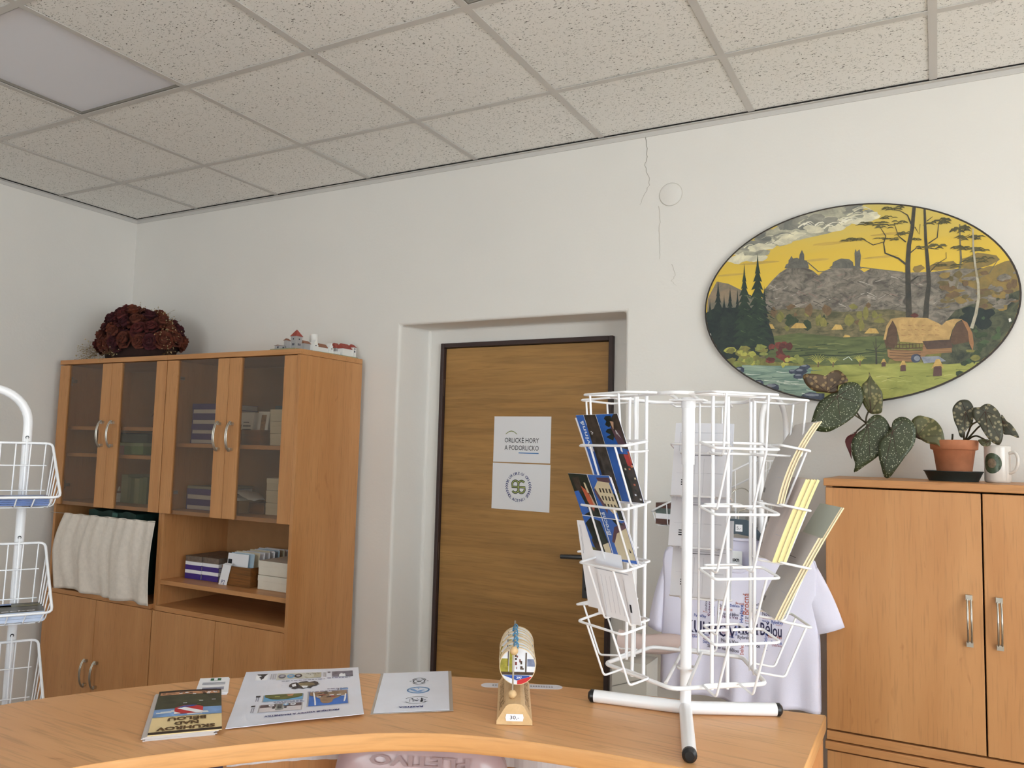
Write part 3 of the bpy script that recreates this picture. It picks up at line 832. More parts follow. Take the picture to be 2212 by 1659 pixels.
P leafdark 251,623 269,635 288,634 303,620 285,627 272,627
P leafdark 227,621 250,634 272,632 291,617 269,624 253,625
P leafdark 286,636 310,647 334,646 354,631 330,638 313,639
P leafdark 205,638 228,650 250,649 269,634 247,641 231,642
P leafdark 285,620 306,632 326,630 343,616 323,623 308,624
P leafdark 259,624 275,637 292,636 305,621 289,628 277,628
P leafdark 239,631 255,644 270,643 282,629 267,635 257,636
P leafdark 229,566 239,576 248,575 257,565 247,570 240,570
P leafdark 208,564 226,572 245,571 260,560 242,566 229,566
P leafdark 188,567 207,575 225,574 241,563 222,568 209,569
P leafdark 241,574 255,583 269,583 281,572 267,577 257,577
P leafdark 201,572 212,582 223,581 232,571 221,576 214,576
P leafdark 216,579 232,588 249,586 262,576 246,581 235,581
P leafdark 210,565 228,574 245,573 260,562 243,567 230,568
P leafdark 193,570 210,578 227,577 241,566 225,572 213,572
P leafdark 213,565 224,575 234,574 243,564 232,569 225,569
P leafdark 207,569 225,577 243,576 257,565 240,571 228,571
P leafdark 266,564 283,573 299,572 313,561 297,567 285,567
P leafdark 188,521 212,531 235,530 255,516 232,523 215,524
P leafdark 98,535 125,545 152,543 175,529 148,537 129,538
P leafdark 40,538 65,549 90,547 111,533 86,540 68,541
P leafdark 62,550 81,562 99,561 115,547 97,554 83,554
P leafdark 191,540 209,552 226,551 241,538 223,544 211,544
P leafdark 183,537 211,547 240,545 264,531 235,538 215,539
P leafdark 75,548 110,558 144,555 173,540 139,548 115,550
P leafdark 139,541 172,551 204,548 231,534 199,542 176,543
P leafdark 156,526 181,537 206,535 227,521 203,528 185,529
P leafdark 97,532 123,542 149,541 171,526 146,534 127,535
P leafdark 80,541 111,551 141,549 166,534 136,542 115,543
P leafdark 190,521 213,532 236,530 256,517 233,523 216,524
P leafdark 163,511 179,523 194,522 207,509 192,515 181,516
P leafdark 147,522 164,534 180,533 194,520 178,526 166,526
P leafdark 145,526 163,537 181,536 196,523 178,529 165,530
P leafdark 188,522 204,534 219,533 232,520 217,526 206,526
P leafdark 158,505 181,516 203,515 222,501 200,508 184,508
P leafdark 238,495 255,507 272,506 286,493 270,499 257,499
P leafdark 169,509 184,521 198,521 210,508 196,514 186,514
P leafdark 241,512 260,523 278,522 293,509 275,515 262,515
P leafdark 205,519 225,530 245,529 262,515 242,522 228,522
P leafdark 193,505 211,517 229,516 244,503 226,509 213,509
P leafdark 323,531 337,541 351,540 363,529 349,534 339,534
P leafdark 309,533 326,543 342,542 355,530 339,536 328,536
P leafdark 313,531 329,541 345,540 358,529 343,534 331,535
P leafdark 313,530 328,540 343,539 356,528 341,533 330,533
P leafdark 289,518 307,528 324,527 339,515 322,521 309,521
P leafdark 333,521 345,532 358,531 369,520 356,525 347,525
P leafdark 337,522 350,532 363,532 374,520 361,525 352,526
P leafdark 303,526 315,536 326,536 336,525 325,530 317,530
P leafdark 268,537 284,547 300,546 314,534 298,540 287,540
P leafdark 276,517 288,528 300,528 310,516 298,521 289,521
P leafdark 268,539 284,549 300,548 313,536 297,542 286,542
P leafdark 297,451 310,462 322,462 333,450 320,455 312,455
P leafdark 282,442 303,451 323,450 339,438 320,444 305,445
P leafdark 314,444 327,455 340,454 351,443 338,448 329,448
P leafdark 352,452 368,462 384,462 397,450 381,455 370,456
P leafdark 303,447 324,456 344,455 361,443 341,449 327,450
P leafdark 323,453 334,464 346,464 356,452 344,457 336,457
P leafdark 318,456 333,466 347,466 360,454 345,459 335,460
P leafdark 328,445 349,455 369,453 387,441 366,447 351,448
P leafdark 310,450 322,460 333,460 343,449 331,454 323,454
P leafdark 299,449 317,459 335,458 350,446 332,452 320,452
P leafdark 316,437 331,448 347,447 360,435 345,441 334,441
P leafdark -23,449 2,458 26,457 47,444 23,450 5,451
P leafdark -35,442 -11,451 12,450 32,437 9,444 -8,444
P leafdark -5,445 19,455 42,453 62,441 39,447 22,448
P leafdark -65,434 -36,444 -8,442 16,429 -12,436 -32,437
P leafdark 60,431 79,442 98,441 114,428 95,434 82,435
P leafdark 7,430 24,441 41,440 56,428 39,434 26,434
P leafdark 13,439 33,450 52,449 69,436 49,442 36,443
P leafdark -63,438 -44,449 -25,448 -8,436 -27,441 -41,442
P leafdark -7,437 19,447 45,445 68,432 42,439 23,440
P leafdark 15,430 42,440 69,438 92,425 65,432 46,433
P leafdark 31,442 57,451 83,450 105,437 79,443 61,444
P leafdark 271,421 288,430 306,429 320,418 303,423 291,424
P leafdark 261,408 275,417 289,417 301,406 287,411 277,411
P leafdark 254,409 274,418 293,417 309,406 290,411 276,412
P leafdark 188,428 205,437 222,437 236,426 219,431 207,431
P leafdark 268,410 285,419 302,418 316,407 299,412 287,413
P leafdark 254,410 271,419 288,418 303,408 286,413 274,413
P leafdark 278,412 292,421 306,420 318,410 304,415 294,415
P leafdark 211,424 227,433 243,432 257,422 241,427 230,427
P leafdark 226,421 252,429 279,427 301,416 275,422 256,423
P leafdark 204,420 230,429 256,427 277,415 252,421 233,422
P leafdark 146,432 172,440 198,438 221,426 195,432 176,433
P leafdark 560,485 576,506 592,506 605,485 589,494 578,493
P leafdark 574,507 594,527 613,527 629,506 610,515 596,515
P leafdark 502,505 530,524 557,522 580,501 553,511 533,511
P leafdark 558,491 576,512 594,511 609,491 592,500 579,499
P leafdark 551,505 578,524 605,523 627,502 601,512 582,512
P leafdark 548,514 568,534 589,533 606,513 586,522 571,522
P leafdark 558,493 577,514 594,513 609,493 592,501 579,501
P leafdark 497,496 514,517 530,517 543,496 527,505 516,505
P leafdark 539,490 557,510 574,510 589,489 572,498 559,498
P leafdark 456,492 483,511 510,510 533,488 506,498 487,499
P leafdark 553,490 580,509 606,508 628,486 602,496 583,497
P leafdark 405,394 420,402 434,401 447,392 432,397 422,397
P leafdark 431,395 439,403 447,403 453,395 446,398 440,398
P leafdark 386,403 399,410 413,410 424,401 411,405 401,405
P leafdark 374,398 388,406 403,405 415,396 401,400 390,401
P leafdark 377,401 390,409 402,408 413,399 401,403 391,403
P leafdark 401,401 410,409 418,409 426,400 417,404 411,404
P leafdark 407,394 418,403 429,402 438,393 427,397 419,397
P leafdark 409,404 422,412 435,411 445,402 433,407 424,407
P leafdark 412,403 423,411 435,410 444,401 433,405 425,406
P leafdark 423,392 432,400 442,400 450,392 441,395 434,395
P leafdark 392,407 402,416 411,415 419,407 410,410 403,410
P leafdark 517,342 531,358 544,358 555,342 542,349 532,348
P leafdark 506,347 521,362 536,362 549,346 534,353 523,353
P leafdark 549,334 566,349 584,349 598,333 581,340 569,340
P leafdark 520,324 542,338 563,338 581,321 560,329 544,329
P leafdark 506,341 526,356 545,355 561,339 542,346 528,346
P leafdark 478,336 490,352 502,352 511,337 500,343 492,343
P leafdark 477,341 495,356 513,356 527,340 510,347 497,347
P leafdark 542,341 564,356 585,355 603,339 582,346 567,346
P leafdark 497,339 509,355 520,355 530,339 518,346 510,345
P leafdark 490,348 505,364 520,364 533,348 518,355 507,355
P leafdark 536,327 549,343 563,343 574,327 561,334 551,333
P leafdark 464,331 479,340 494,340 507,329 492,334 481,334
P leafdark 410,346 420,356 430,356 438,346 429,350 421,350
P leafdark 444,338 460,347 475,346 489,336 473,341 462,341
P leafdark 439,342 453,351 467,350 479,340 465,345 455,345
P leafdark 419,347 429,357 439,357 447,347 437,351 430,351
P leafdark 427,341 445,350 463,349 478,339 461,344 448,344
P leafdark 424,333 434,343 444,343 453,333 443,337 436,337
P leafdark 422,343 437,352 452,351 464,341 450,346 439,346
P leafdark 455,338 471,347 487,347 500,336 484,341 473,342
P leafdark 461,330 471,339 481,339 490,329 480,334 472,334
P leafdark 451,342 467,351 483,350 496,340 480,345 469,345
P leafdark 687,442 699,467 710,467 719,444 708,454 700,453
P leafdark 684,421 704,445 723,445 739,421 720,431 706,431
P leafdark 610,430 627,454 644,454 658,430 641,440 629,440
P leafdark 611,424 625,448 639,449 650,426 637,435 627,434
P leafdark 659,442 677,466 695,466 710,442 693,452 680,452
P leafdark 654,415 672,439 689,439 704,415 687,425 674,425
P leafdark 685,447 697,471 709,472 718,449 707,458 698,457
P leafdark 639,432 656,456 672,457 685,433 669,443 658,442
P leafdark 663,433 677,457 691,458 703,435 689,444 679,443
P leafdark 627,437 643,462 660,462 673,438 657,448 646,447
P leafdark 687,437 706,461 725,460 741,437 722,447 709,446
P leafdark 732,375 755,390 777,389 796,372 774,380 758,380
P leafdark 739,362 754,377 769,376 781,361 766,368 756,367
P leafdark 722,376 740,391 759,390 774,374 756,381 743,381
P leafdark 755,377 779,392 802,390 822,374 799,382 782,382
P leafdark 751,361 767,376 783,375 796,360 781,367 769,366
P leafdark 717,384 742,398 767,396 789,380 764,388 746,388
P leafdark 634,386 662,400 688,398 711,382 684,390 665,391
P leafdark 642,389 666,404 690,402 710,386 686,394 669,394
P leafdark 673,365 692,380 710,379 726,363 708,370 695,370
P leafdark 705,379 728,393 750,392 769,376 747,383 731,384
P leafdark 653,379 675,394 697,393 716,377 694,384 678,384
P leafdark 664,309 683,324 702,323 717,308 699,315 686,315
P leafdark 713,304 740,318 767,316 789,300 763,308 744,308
P leafdark 741,290 763,305 784,304 802,288 781,295 765,296
P leafdark 727,290 755,304 782,302 805,286 778,294 758,294
P leafdark 639,318 662,333 685,332 705,316 682,323 666,323
P leafdark 727,301 758,315 789,313 814,297 784,305 762,306
P leafdark 791,281 810,296 829,295 844,280 826,287 812,287
P leafdark 723,284 756,298 790,296 818,279 785,287 761,288
P leafdark 649,300 671,314 693,313 712,297 690,305 674,305
P leafdark 709,299 742,312 775,310 803,294 770,302 747,303
P leafdark 644,312 675,326 705,324 731,308 701,316 679,317
P leafdark 679,316 700,327 722,326 739,313 718,319 703,320
P leafdark 676,306 687,317 698,317 708,306 697,311 689,310
P leafdark 684,309 696,321 708,321 717,309 706,314 698,314
P leafdark 613,323 635,334 656,333 674,320 653,326 638,327
P leafdark 638,313 652,325 666,325 677,312 664,318 654,318
P leafdark 655,314 666,326 677,326 686,314 675,319 667,319
P leafdark 614,316 627,328 640,328 651,316 638,321 629,321
P leafdark 646,326 663,337 679,336 693,324 677,330 665,330
P leafdark 626,313 645,324 664,323 680,310 661,316 648,317
P leafdark 700,300 717,311 734,310 749,298 732,304 720,304
P leafdark 669,301 686,312 702,311 715,299 699,305 688,305
P leafdark 737,228 759,245 780,245 797,227 777,235 762,235
P leafdark 668,220 694,237 719,236 741,218 716,226 697,226
P leafdark 814,225 834,242 853,242 869,225 850,232 836,232
P leafdark 710,232 729,249 747,249 762,232 744,239 731,239
P leafdark 768,224 785,242 802,242 816,224 799,232 787,231
P leafdark 721,222 738,240 754,240 768,223 752,230 740,230
P leafdark 752,207 777,224 802,223 823,205 798,214 781,214
P leafdark 783,234 800,252 816,252 830,234 813,242 802,241
P leafdark 781,209 800,226 818,226 834,208 816,216 802,216
P leafdark 692,236 718,253 745,252 767,233 741,242 722,242
P leafdark 690,214 719,231 747,229 770,211 742,219 723,220
P leafdark 535,204 562,214 588,212 611,200 584,206 565,207
P leafdark 532,212 555,222 579,221 598,209 575,215 559,215
P leafdark 637,204 658,213 679,212 697,201 676,206 661,207
P leafdark 495,216 522,225 548,224 571,212 544,218 525,218
P leafdark 633,202 652,212 670,211 686,200 667,205 654,205
P leafdark 514,204 535,214 556,213 573,202 553,207 538,208
P leafdark 608,203 630,213 651,212 669,200 648,206 633,206
P leafdark 613,207 632,217 649,217 664,205 647,211 634,211
P leafdark 605,190 633,200 661,198 684,186 657,192 637,193
P leafdark 626,204 645,214 663,213 678,202 660,207 647,207
P leafdark 541,213 564,223 586,222 606,210 583,216 567,216
B pine_b 42 23 9 30 716,-99
B pine_b 40 36 9 30 718,-137
B pine_b 44 34 9 30 803,-136
B pine_b 20 26 9 30 752,-136
B pine_b 49 35 9 30 809,-125
B pine_b 35 35 9 30 779,-191
B pine_b 22 19 9 30 749,-173
B pine_b 31 18 9 30 773,-106
B pine_b 47 38 9 30 799,-184
B pine_b 28 27 9 30 738,-130
B pine_b 27 38 9 30 710,-166
B pine_b 29 21 9 30 742,-104
B pine_b 30 35 9 30 751,-168
B pine_b 21 24 9 30 682,-151
B darkgreen 22 21 8 35 814,-409
B darkgreen 27 14 8 35 778,-452
B pine_l 21 17 8 35 708,-429
B darkgreen 12 25 8 35 619,-164
B pine_l 13 24 8 35 874,-231
B darkgreen 11 25 8 35 737,-417
B darkgreen 21 18 8 35 757,-380
B darkgreen 12 18 8 35 860,-377
B pine_l 15 22 8 35 922,-527
B darkgreen 27 22 8 35 783,-324
B darkgreen 27 25 8 35 655,-512
B darkgreen 19 23 8 35 760,-259
B pine_l 13 22 8 35 928,-402
B darkgreen 13 14 8 35 706,-369
B pine_l 10 11 8 35 796,-151
B darkgreen 23 20 8 35 776,-505
B darkgreen 11 14 8 35 841,-447
B pine_l 21 16 8 35 859,-284
B darkgreen 15 24 8 35 726,-402
B olive 22 15 8 35 757,-509
B pine_l 26 14 8 35 798,-310
B olive 25 11 8 35 713,-363
B olive 26 19 8 35 744,-409
B darkgreen 18 12 8 35 884,-337
B darkgreen 24 21 8 35 790,-260
B darkgreen 15 11 8 35 737,-216
B darkgreen 25 21 8 35 765,-474
B darkgreen 26 10 8 35 628,-188
B darkgreen 14 25 8 35 773,-341
B olive 10 14 8 35 902,-443
B pine_l 16 24 8 35 873,-272
B pine_l 12 22 8 35 892,-388
B darkgreen 25 15 8 35 686,-442
B pine_l 14 11 8 35 751,-234
B brown 15 24 9 35 937,44
B mountain 27 26 9 35 606,-42
B brown 38 26 9 35 917,93
B haze_tree 21 27 9 35 866,-1
B haze_dark 32 29 9 35 790,5
B brown 16 27 9 35 966,61
B haze_tree 32 20 9 35 584,147
B mountain 32 19 9 35 642,-40
B mountain 34 24 9 35 905,-59
B haze_tree 38 23 9 35 672,-26
B mountain 25 26 9 35 847,-44
B haze_tree 35 12 9 35 567,-65
B haze_dark 16 14 9 35 686,105
B haze_tree 28 13 9 35 731,-25
B haze_dark 35 11 9 35 581,55
B haze_tree 27 12 9 35 658,-17
B brown 26 10 9 35 966,-53
B mountain 35 22 9 35 913,102
B mountain 30 19 9 35 897,1
B haze_dark 37 19 9 35 887,11
B haze_dark 35 20 9 35 786,-48
B mountain 20 18 9 35 845,43
B haze_dark 14 18 9 35 619,121
B haze_tree 39 10 9 35 650,33
B haze_dark 26 26 9 35 657,146
B brown 29 26 9 35 576,78
B mountain 37 11 9 35 740,108
B haze_dark 25 16 9 35 633,4
B brown 29 10 9 35 781,-77
B haze_dark 40 19 9 35 822,-78
B brown 33 13 9 35 923,10
B brown 22 15 9 35 910,-19
B haze_dark 23 18 9 35 693,-6
B haze_tree 29 19 9 35 899,-90
B brown 35 12 9 35 803,28
B mountain 20 10 9 35 951,-44
B haze_tree 24 24 9 35 904,-13
B haze_dark 33 16 9 35 811,8
B haze_dark 16 12 9 35 566,-25
B haze_tree 27 13 9 35 687,110
B haze_dark 35 15 9 35 603,-28
B brown 20 21 9 35 627,52
B haze_tree 18 14 9 35 813,73
B mountain 25 21 9 35 750,-16
B haze_tree 21 18 9 35 866,70
B mountain 30 11 9 35 601,-18
B haze_dark 30 25 9 35 609,-3
B brown 21 16 9 35 800,-76
B brown 29 11 9 35 808,141
B brown 28 11 9 35 783,10
B mountain 29 10 9 35 570,-61
B mountain 40 15 9 35 713,112
B mountain 14 20 9 35 927,-21
B haze_dark 36 19 9 35 575,92
B brown 18 23 9 35 698,80
B mountain 32 21 9 35 876,31
B haze_tree 40 12 9 35 633,35
B mountain 35 21 9 35 881,-85
B brown 28 17 9 35 602,51
B brown 39 20 9 35 629,12
L birch 198 81 727,-216 754,-121 771,-15 770,73 756,192 747,311 748,440
P log 233,-334 443,-352 453,-282 608,-294 615,-368 469,-377 416,-425 282,-416 237,-385
P gable 216,-277 240,-192 268,-143 294,-200 297,-286 274,-325 225,-313
P thatch 210,-267 231,-171 259,-127 331,-121 473,-134 541,-173 558,-188 585,-160 627,-148 678,-153 644,-173 618,-221 599,-294 453,-287 444,-302 311,-286 290,-184 268,-138 240,-192 225,-268
P gable 604,-294 622,-221 648,-173 678,-165 706,-215 717,-303 624,-319
P thatch_d 670,-153 703,-176 731,-246 738,-314 731,-362 713,-313 706,-235 682,-175
P darkroof 444,-287 608,-284 620,-339 469,-343
L thatch_d 38 19 321,-172 346,-176
L thatch_d 38 19 362,-180 386,-180
L thatch_d 37 19 402,-176 426,-181
L thatch_d 37 19 441,-186 466,-181
L thatch_d 37 19 480,-188 505,-188
L thatch_d 37 18 520,-189 544,-191
L thatch_d 38 19 321,-206 346,-205
L thatch_d 38 19 361,-211 386,-209
L thatch_d 38 19 401,-206 426,-214
L thatch_d 37 19 441,-208 465,-217
L thatch_d 37 19 480,-219 504,-213
L thatch_d 37 19 519,-214 543,-221
L thatch_d 38 19 320,-242 345,-245
L thatch_d 38 19 361,-240 385,-245
L thatch_d 37 19 401,-243 425,-247
L thatch_d 37 19 440,-245 465,-246
L thatch_d 37 19 479,-248 504,-249
L thatch_d 37 18 519,-250 543,-251
L gable 38 38 247,-339 346,-349 434,-348
L gable 38 38 247,-357 346,-366 434,-365
L gable 38 38 247,-375 345,-384 434,-383
L gable 38 38 246,-395 345,-404 433,-403
L gable 38 38 229,-293 229,-329
L gable 38 38 249,-294 249,-329
L gable 38 38 269,-295 269,-330
L gable 38 38 289,-296 289,-331
L gable 38 38 309,-296 308,-332
L gable 38 38 329,-297 328,-332
L gable 38 38 348,-298 348,-333
L gable 38 38 368,-299 367,-334
L gable 37 37 387,-300 387,-335
L gable 37 37 407,-300 406,-335
L gable 37 37 426,-301 426,-336
L gable 38 38 220,-293 329,-307 444,-302
L gable 58 58 225,-323 328,-332 443,-332
B red_d 23 14 12 25 401,-112
B rock_blue 30 30 14 5 404,-400
B rock_hi 18 18 12 5 411,-400
P rock_hi 434,-391 538,-390 580,-425 450,-436
P hive 200,-419 222,-419 222,-450 197,-451
P straw 192,-428 206,-398 216,-398 229,-429 218,-419 204,-420
P hive 314,-442 343,-443 344,-483 311,-485
P straw 304,-454 323,-414 336,-415 353,-455 338,-442 320,-443
P hive 508,-455 553,-456 554,-520 503,-523
P straw 492,-474 522,-411 543,-411 568,-476 546,-455 517,-457
P tagwhite 931,-165 942,-160 947,-182 934,-187
P tagwhite -970,-165 -957,-171 -954,-185 -968,-181
"""
LEAVES = [('brown',-0.25,[(3.733,1.7778), (3.7478,1.7845), (3.7901,1.78), (3.7998,1.7764), (3.8191,1.7915), (3.8382,1.7944), (3.8571,1.7786), (3.8664,1.7613), (3.8569,1.7513), (3.8379,1.7447), (3.8345,1.7225), (3.8122,1.7211), (3.7898,1.7248), (3.7639,1.7285), (3.7444,1.7462), (3.7362,1.7603)],(3.8027,1.7263)), ('green',-0.27,[(3.8366,1.7227), (3.8462,1.7429), (3.865,1.7528), (3.8898,1.7524), (3.9051,1.7387), (3.9125,1.7118), (3.9076,1.6851), (3.8889,1.6517), (3.864,1.6281), (3.8389,1.6111), (3.8041,1.5955), (3.761,1.607), (3.7644,1.6446), (3.7791,1.6857), (3.7952,1.7027), (3.8176,1.7178)],(3.8365,1.7091)), ('pale',-0.24,[(3.9273,1.7865), (3.9369,1.7643), (3.9519,1.7438), (3.9653,1.7168), (3.9633,1.6734), (3.9601,1.66), (3.9479,1.655), (3.9296,1.6567), (3.9175,1.6701), (3.9084,1.6904), (3.9056,1.7208), (3.9059,1.7445), (3.9184,1.7579), (3.9262,1.7713)],(3.9312,1.66)), ('green',-0.28,[(3.9183,1.6148), (3.923,1.6314), (3.9383,1.648), (3.9563,1.6513), (3.974,1.6382), (3.9855,1.6154), (3.9868,1.5991), (3.982,1.5698), (3.9549,1.5268), (3.9186,1.4963), (3.885,1.4722), (3.8883,1.4986), (3.8794,1.5281), (3.8782,1.5646), (3.8891,1.588), (3.9076,1.6048)],(3.9259,1.6182)), ('green',-0.29,[(3.9888,1.6053), (3.9935,1.6281), (4.0068,1.6412), (4.0243,1.6445), (4.0415,1.6349), (4.0555,1.6125), (4.0566,1.5901), (4.049,1.558), (4.0255,1.5222), (4.0019,1.4862), (3.9841,1.4614), (3.9695,1.4625), (3.961,1.4945), (3.954,1.5267), (3.9559,1.5658), (3.974,1.5922)],(3.9931,1.5989)), ('pale',-0.25,[(4.0433,1.6334), (4.061,1.6498), (4.084,1.6466), (4.1067,1.637), (4.1233,1.6146), (4.1299,1.5891), (4.1323,1.5603), (4.1223,1.5537), (4.1112,1.5631), (4.0885,1.5659), (4.0714,1.5753), (4.0572,1.5912), (4.0488,1.6139)],(4.0586,1.588)), ('dull',-0.24,[(4.1669,1.6923), (4.181,1.6986), (4.1975,1.6953), (4.2081,1.6761), (4.2076,1.6475), (4.2045,1.6284), (4.1904,1.6093), (4.1818,1.5965), (4.1789,1.5853), (4.1706,1.5899), (4.1655,1.6122), (4.1575,1.6345), (4.1537,1.6602), (4.1554,1.6762)],(4.1886,1.6634)), ('dull',-0.27,[(4.2057,1.6712), (4.2233,1.6743), (4.2342,1.6821), (4.2477,1.6836), (4.2634,1.6711), (4.2735,1.6524), (4.2781,1.6215), (4.2788,1.5907), (4.2704,1.5659), (4.2559,1.5687), (4.2429,1.5809), (4.2299,1.6024), (4.2196,1.6242), (4.2065,1.6429)],(4.2365,1.6617)), ('dull',-0.25,[(4.2774,1.6535), (4.2902,1.6348), (4.3031,1.6225), (4.3193,1.5872), (4.2972,1.5946), (4.2789,1.6006)],(4.2797,1.6348)), ('pale',-0.25,[(4.2182,1.5794), (4.2411,1.5813), (4.2504,1.5737), (4.2461,1.5627), (4.23,1.5608), (4.222,1.5684)],(4.2437,1.5751)), ('red',-0.24,[(3.8796,1.5924), (3.8921,1.6027), (3.8762,1.5654), (3.8714,1.5518), (3.8742,1.5132), (3.8681,1.5315), (3.8559,1.5667), (3.8639,1.5854)],(3.889,1.6009))]
STEMS = [[(4.1512,1.5711,-0.21), (4.117,1.5707,-0.2), (4.0824,1.5766,-0.2), (4.0476,1.5922,-0.21), (3.9946,1.6078,-0.22), (3.953,1.6204,-0.23), (3.9178,1.6268,-0.23), (3.9152,1.63,-0.235)],[(3.9151,1.6283,-0.235), (3.9025,1.6393,-0.25), (3.8882,1.6487,-0.262), (3.8636,1.679,-0.262), (3.8357,1.7097,-0.262)],[(3.9151,1.6283,-0.235), (3.9169,1.6468,-0.235), (3.9232,1.6637,-0.235), (3.9308,1.6603,-0.235)],[(3.9178,1.6268,-0.23), (3.9215,1.6223,-0.26), (3.9255,1.6184,-0.275)],[(3.953,1.6204,-0.23), (3.976,1.6059,-0.27), (3.9929,1.5991,-0.285)],[(3.9163,1.6268,-0.23), (3.9042,1.6164,-0.235), (3.8888,1.601,-0.238)],[(3.9018,1.6398,-0.24), (3.8742,1.6871,-0.24), (3.8213,1.7214,-0.245), (3.8021,1.7267,-0.245)],[(4.1835,1.5717,-0.21), (4.1821,1.5905,-0.225), (4.1887,1.6636,-0.237)],[(4.185,1.5749,-0.21), (4.2017,1.6253,-0.24), (4.2206,1.6344,-0.25), (4.2369,1.6622,-0.262)],[(4.1864,1.5749,-0.21), (4.2235,1.6223,-0.24), (4.28,1.635,-0.245)],[(4.1878,1.575,-0.21), (4.2044,1.5894,-0.22), (4.2151,1.5925,-0.23), (4.244,1.5752,-0.245)],[(4.1512,1.5711,-0.21), (4.1529,1.5904,-0.215), (4.153,1.5968,-0.215)],[(4.0824,1.5766,-0.2), (4.0683,1.5838,-0.23), (4.0585,1.5881,-0.245)]]
# ------------------------------------------------------------------ the room: x from the left wall, y = 0 at the back wall, z up
RX, RY, RZ = 6.6, -6.2, 2.8
NL, NR, NT = 1.926, 3.029, 2.076           # door niche in the back wall
IL, IR, IT = 1.957, 3.008, 2.079           # the same at its bottom, 0.2 m in
b = MB()
FL, FR, FT = 2.036, 2.908, 2.010           # steel frame outline
def q(*p): b.poly(p, WALL)
q((0, 0, 0), (NL, 0, 0), (NL, 0, NT), (0, 0, NT)); q((NR, 0, 0), (RX, 0, 0), (RX, 0, NT), (NR, 0, NT))
q((0, 0, NT), (NL, 0, NT), (NL, 0, RZ), (0, 0, RZ)); q((NL, 0, NT), (NR, 0, NT), (NR, 0, RZ), (NL, 0, RZ)); q((NR, 0, NT), (RX, 0, NT), (RX, 0, RZ), (NR, 0, RZ))
q((NL, 0, 0), (IL, .2, 0), (IL, .2, IT), (NL, 0, NT)); q((NR, 0, 0), (NR, 0, NT), (IR, .2, IT), (IR, .2, 0)); q((NL, 0, NT), (IL, .2, IT), (IR, .2, IT), (NR, 0, NT))
q((IL, .2, 0), (FL, .2, 0), (FL, .2, FT), (IL, .2, IT)); q((FR, .2, 0), (IR, .2, 0), (IR, .2, IT), (FR, .2, FT)); q((IL, .2, IT), (FL, .2, FT), (FR, .2, FT), (IR, .2, IT))
o = structure(b.build('wall_back', weld=True, bevel=.012, seg=3))
# unseen skin added to keep daylight out behind the door, and hairline cracks in the plaster
b = MB(); b.box(-.12, RX+.12, .27, .33, -.02, RZ+.2, WALL)
structure(b.build('wall_back_blocker'))
CRACK = mat('plaster_crack', (150, 144, 134), .9)
b = MB()
def crack(pts, w):
    P = []
    for i in range(len(pts)-1):
        for k in range(4):
            t = k/4; P.append((pts[i][0]*(1-t)+pts[i+1][0]*t+RND.uniform(-.003, .003), pts[i][1]*(1-t)+pts[i+1][1]*t))
    P.append(pts[-1])
    for i in range(len(P)-1):
        ww = w*(1-.6*i/len(P)); (x0, z0), (x1, z1) = P[i], P[i+1]
        b.poly([(x0-ww, -.0012, z0), (x0+ww, -.0012, z0), (x1+ww, -.0012, z1), (x1-ww, -.0012, z1)], CRACK)
crack([(3.103, 2.784), (3.11, 2.73), (3.111, 2.683), (3.1, 2.661), (3.118, 2.611), (3.119, 2.577), (3.1, 2.537), (3.082, 2.502)], .0011)
CRACK2 = CRACK; CRACK = mat('faint_plaster_crack', (186, 181, 172), .9)
crack([(3.161, 2.487), (3.167, 2.421), (3.163, 2.375), (3.167, 2.31), (3.165, 2.273)], .0010)
crack([(3.216, 2.25), (3.228, 2.204), (3.215, 2.182), (3.235, 2.162)], .0010)
structure(b.build('wall_back_crack'))

b = MB(); b.box(-.12, 0, RY-.12, .33, 0, RZ+.1, WALL); structure(b.build('wall_left'))
# right wall and the wall behind the camera, each with a window opening
def holed_wall(name, along, fixed, thick, a0, a1, w0, w1, z0, z1):
    b = MB()
    def bx(p, q_, r, s_):
        if along == 'y': b.box(fixed, fixed+thick, p, q_, r, s_, WALL)
        else: b.box(p, q_, fixed-thick, fixed, r, s_, WALL)
    bx(a0, w0, 0, RZ+.1); bx(w1, a1, 0, RZ+.1); bx(w0, w1, 0, z0); bx(w0, w1, z1, RZ+.1)
    return structure(b.build(name))
WR = (-5.0, -1.5, .90, 2.45)
WF = (2.0, 4.2, .95, 2.35)
holed_wall('wall_right', 'y', RX, .3, RY-.3, .33, *WR)
holed_wall('wall_front', 'x', RY, .3, -.12, RX+.3, *WF)
WFRAME = mat('window_white', (238, 238, 236), .4)
PANE = tinted_glass('window_glass', (246, 250, 250))
def window(name, along, fixed, a0, a1, z0, z1, sgn):
    b = MB(); g = MB(); t = .07
    def bx(bb, p, q_, r, s_, d, m):
        c = fixed+sgn*.12
        if along == 'y': bb.box(c-d/2, c+d/2, p, q_, r, s_, m)
        else: bb.box(p, q_, c-d/2, c+d/2, r, s_, m)
    mid = (a0+a1)/2
    for p, q_, r, s_ in [(a0, a0+t, z0, z1), (a1-t, a1, z0, z1), (a0+t, a1-t, z0, z0+t), (a0+t, a1-t, z1-t, z1), (mid-.05, mid+.05, z0+t, z1-t)]: bx(b, p, q_, r, s_, .06, WFRAME)
    o = structure(b.build(name, bevel=.006))
    for p, q_ in [(a0+t, mid-.05), (mid+.05, a1-t)]:
        g = MB(); bx(g, p, q_, z0+t, z1-t, .006, PANE); g.build('pane', o)
    return o
window('window_1', 'y', RX, *WR, 1); window('window_2', 'x', RY, *WF, -1)

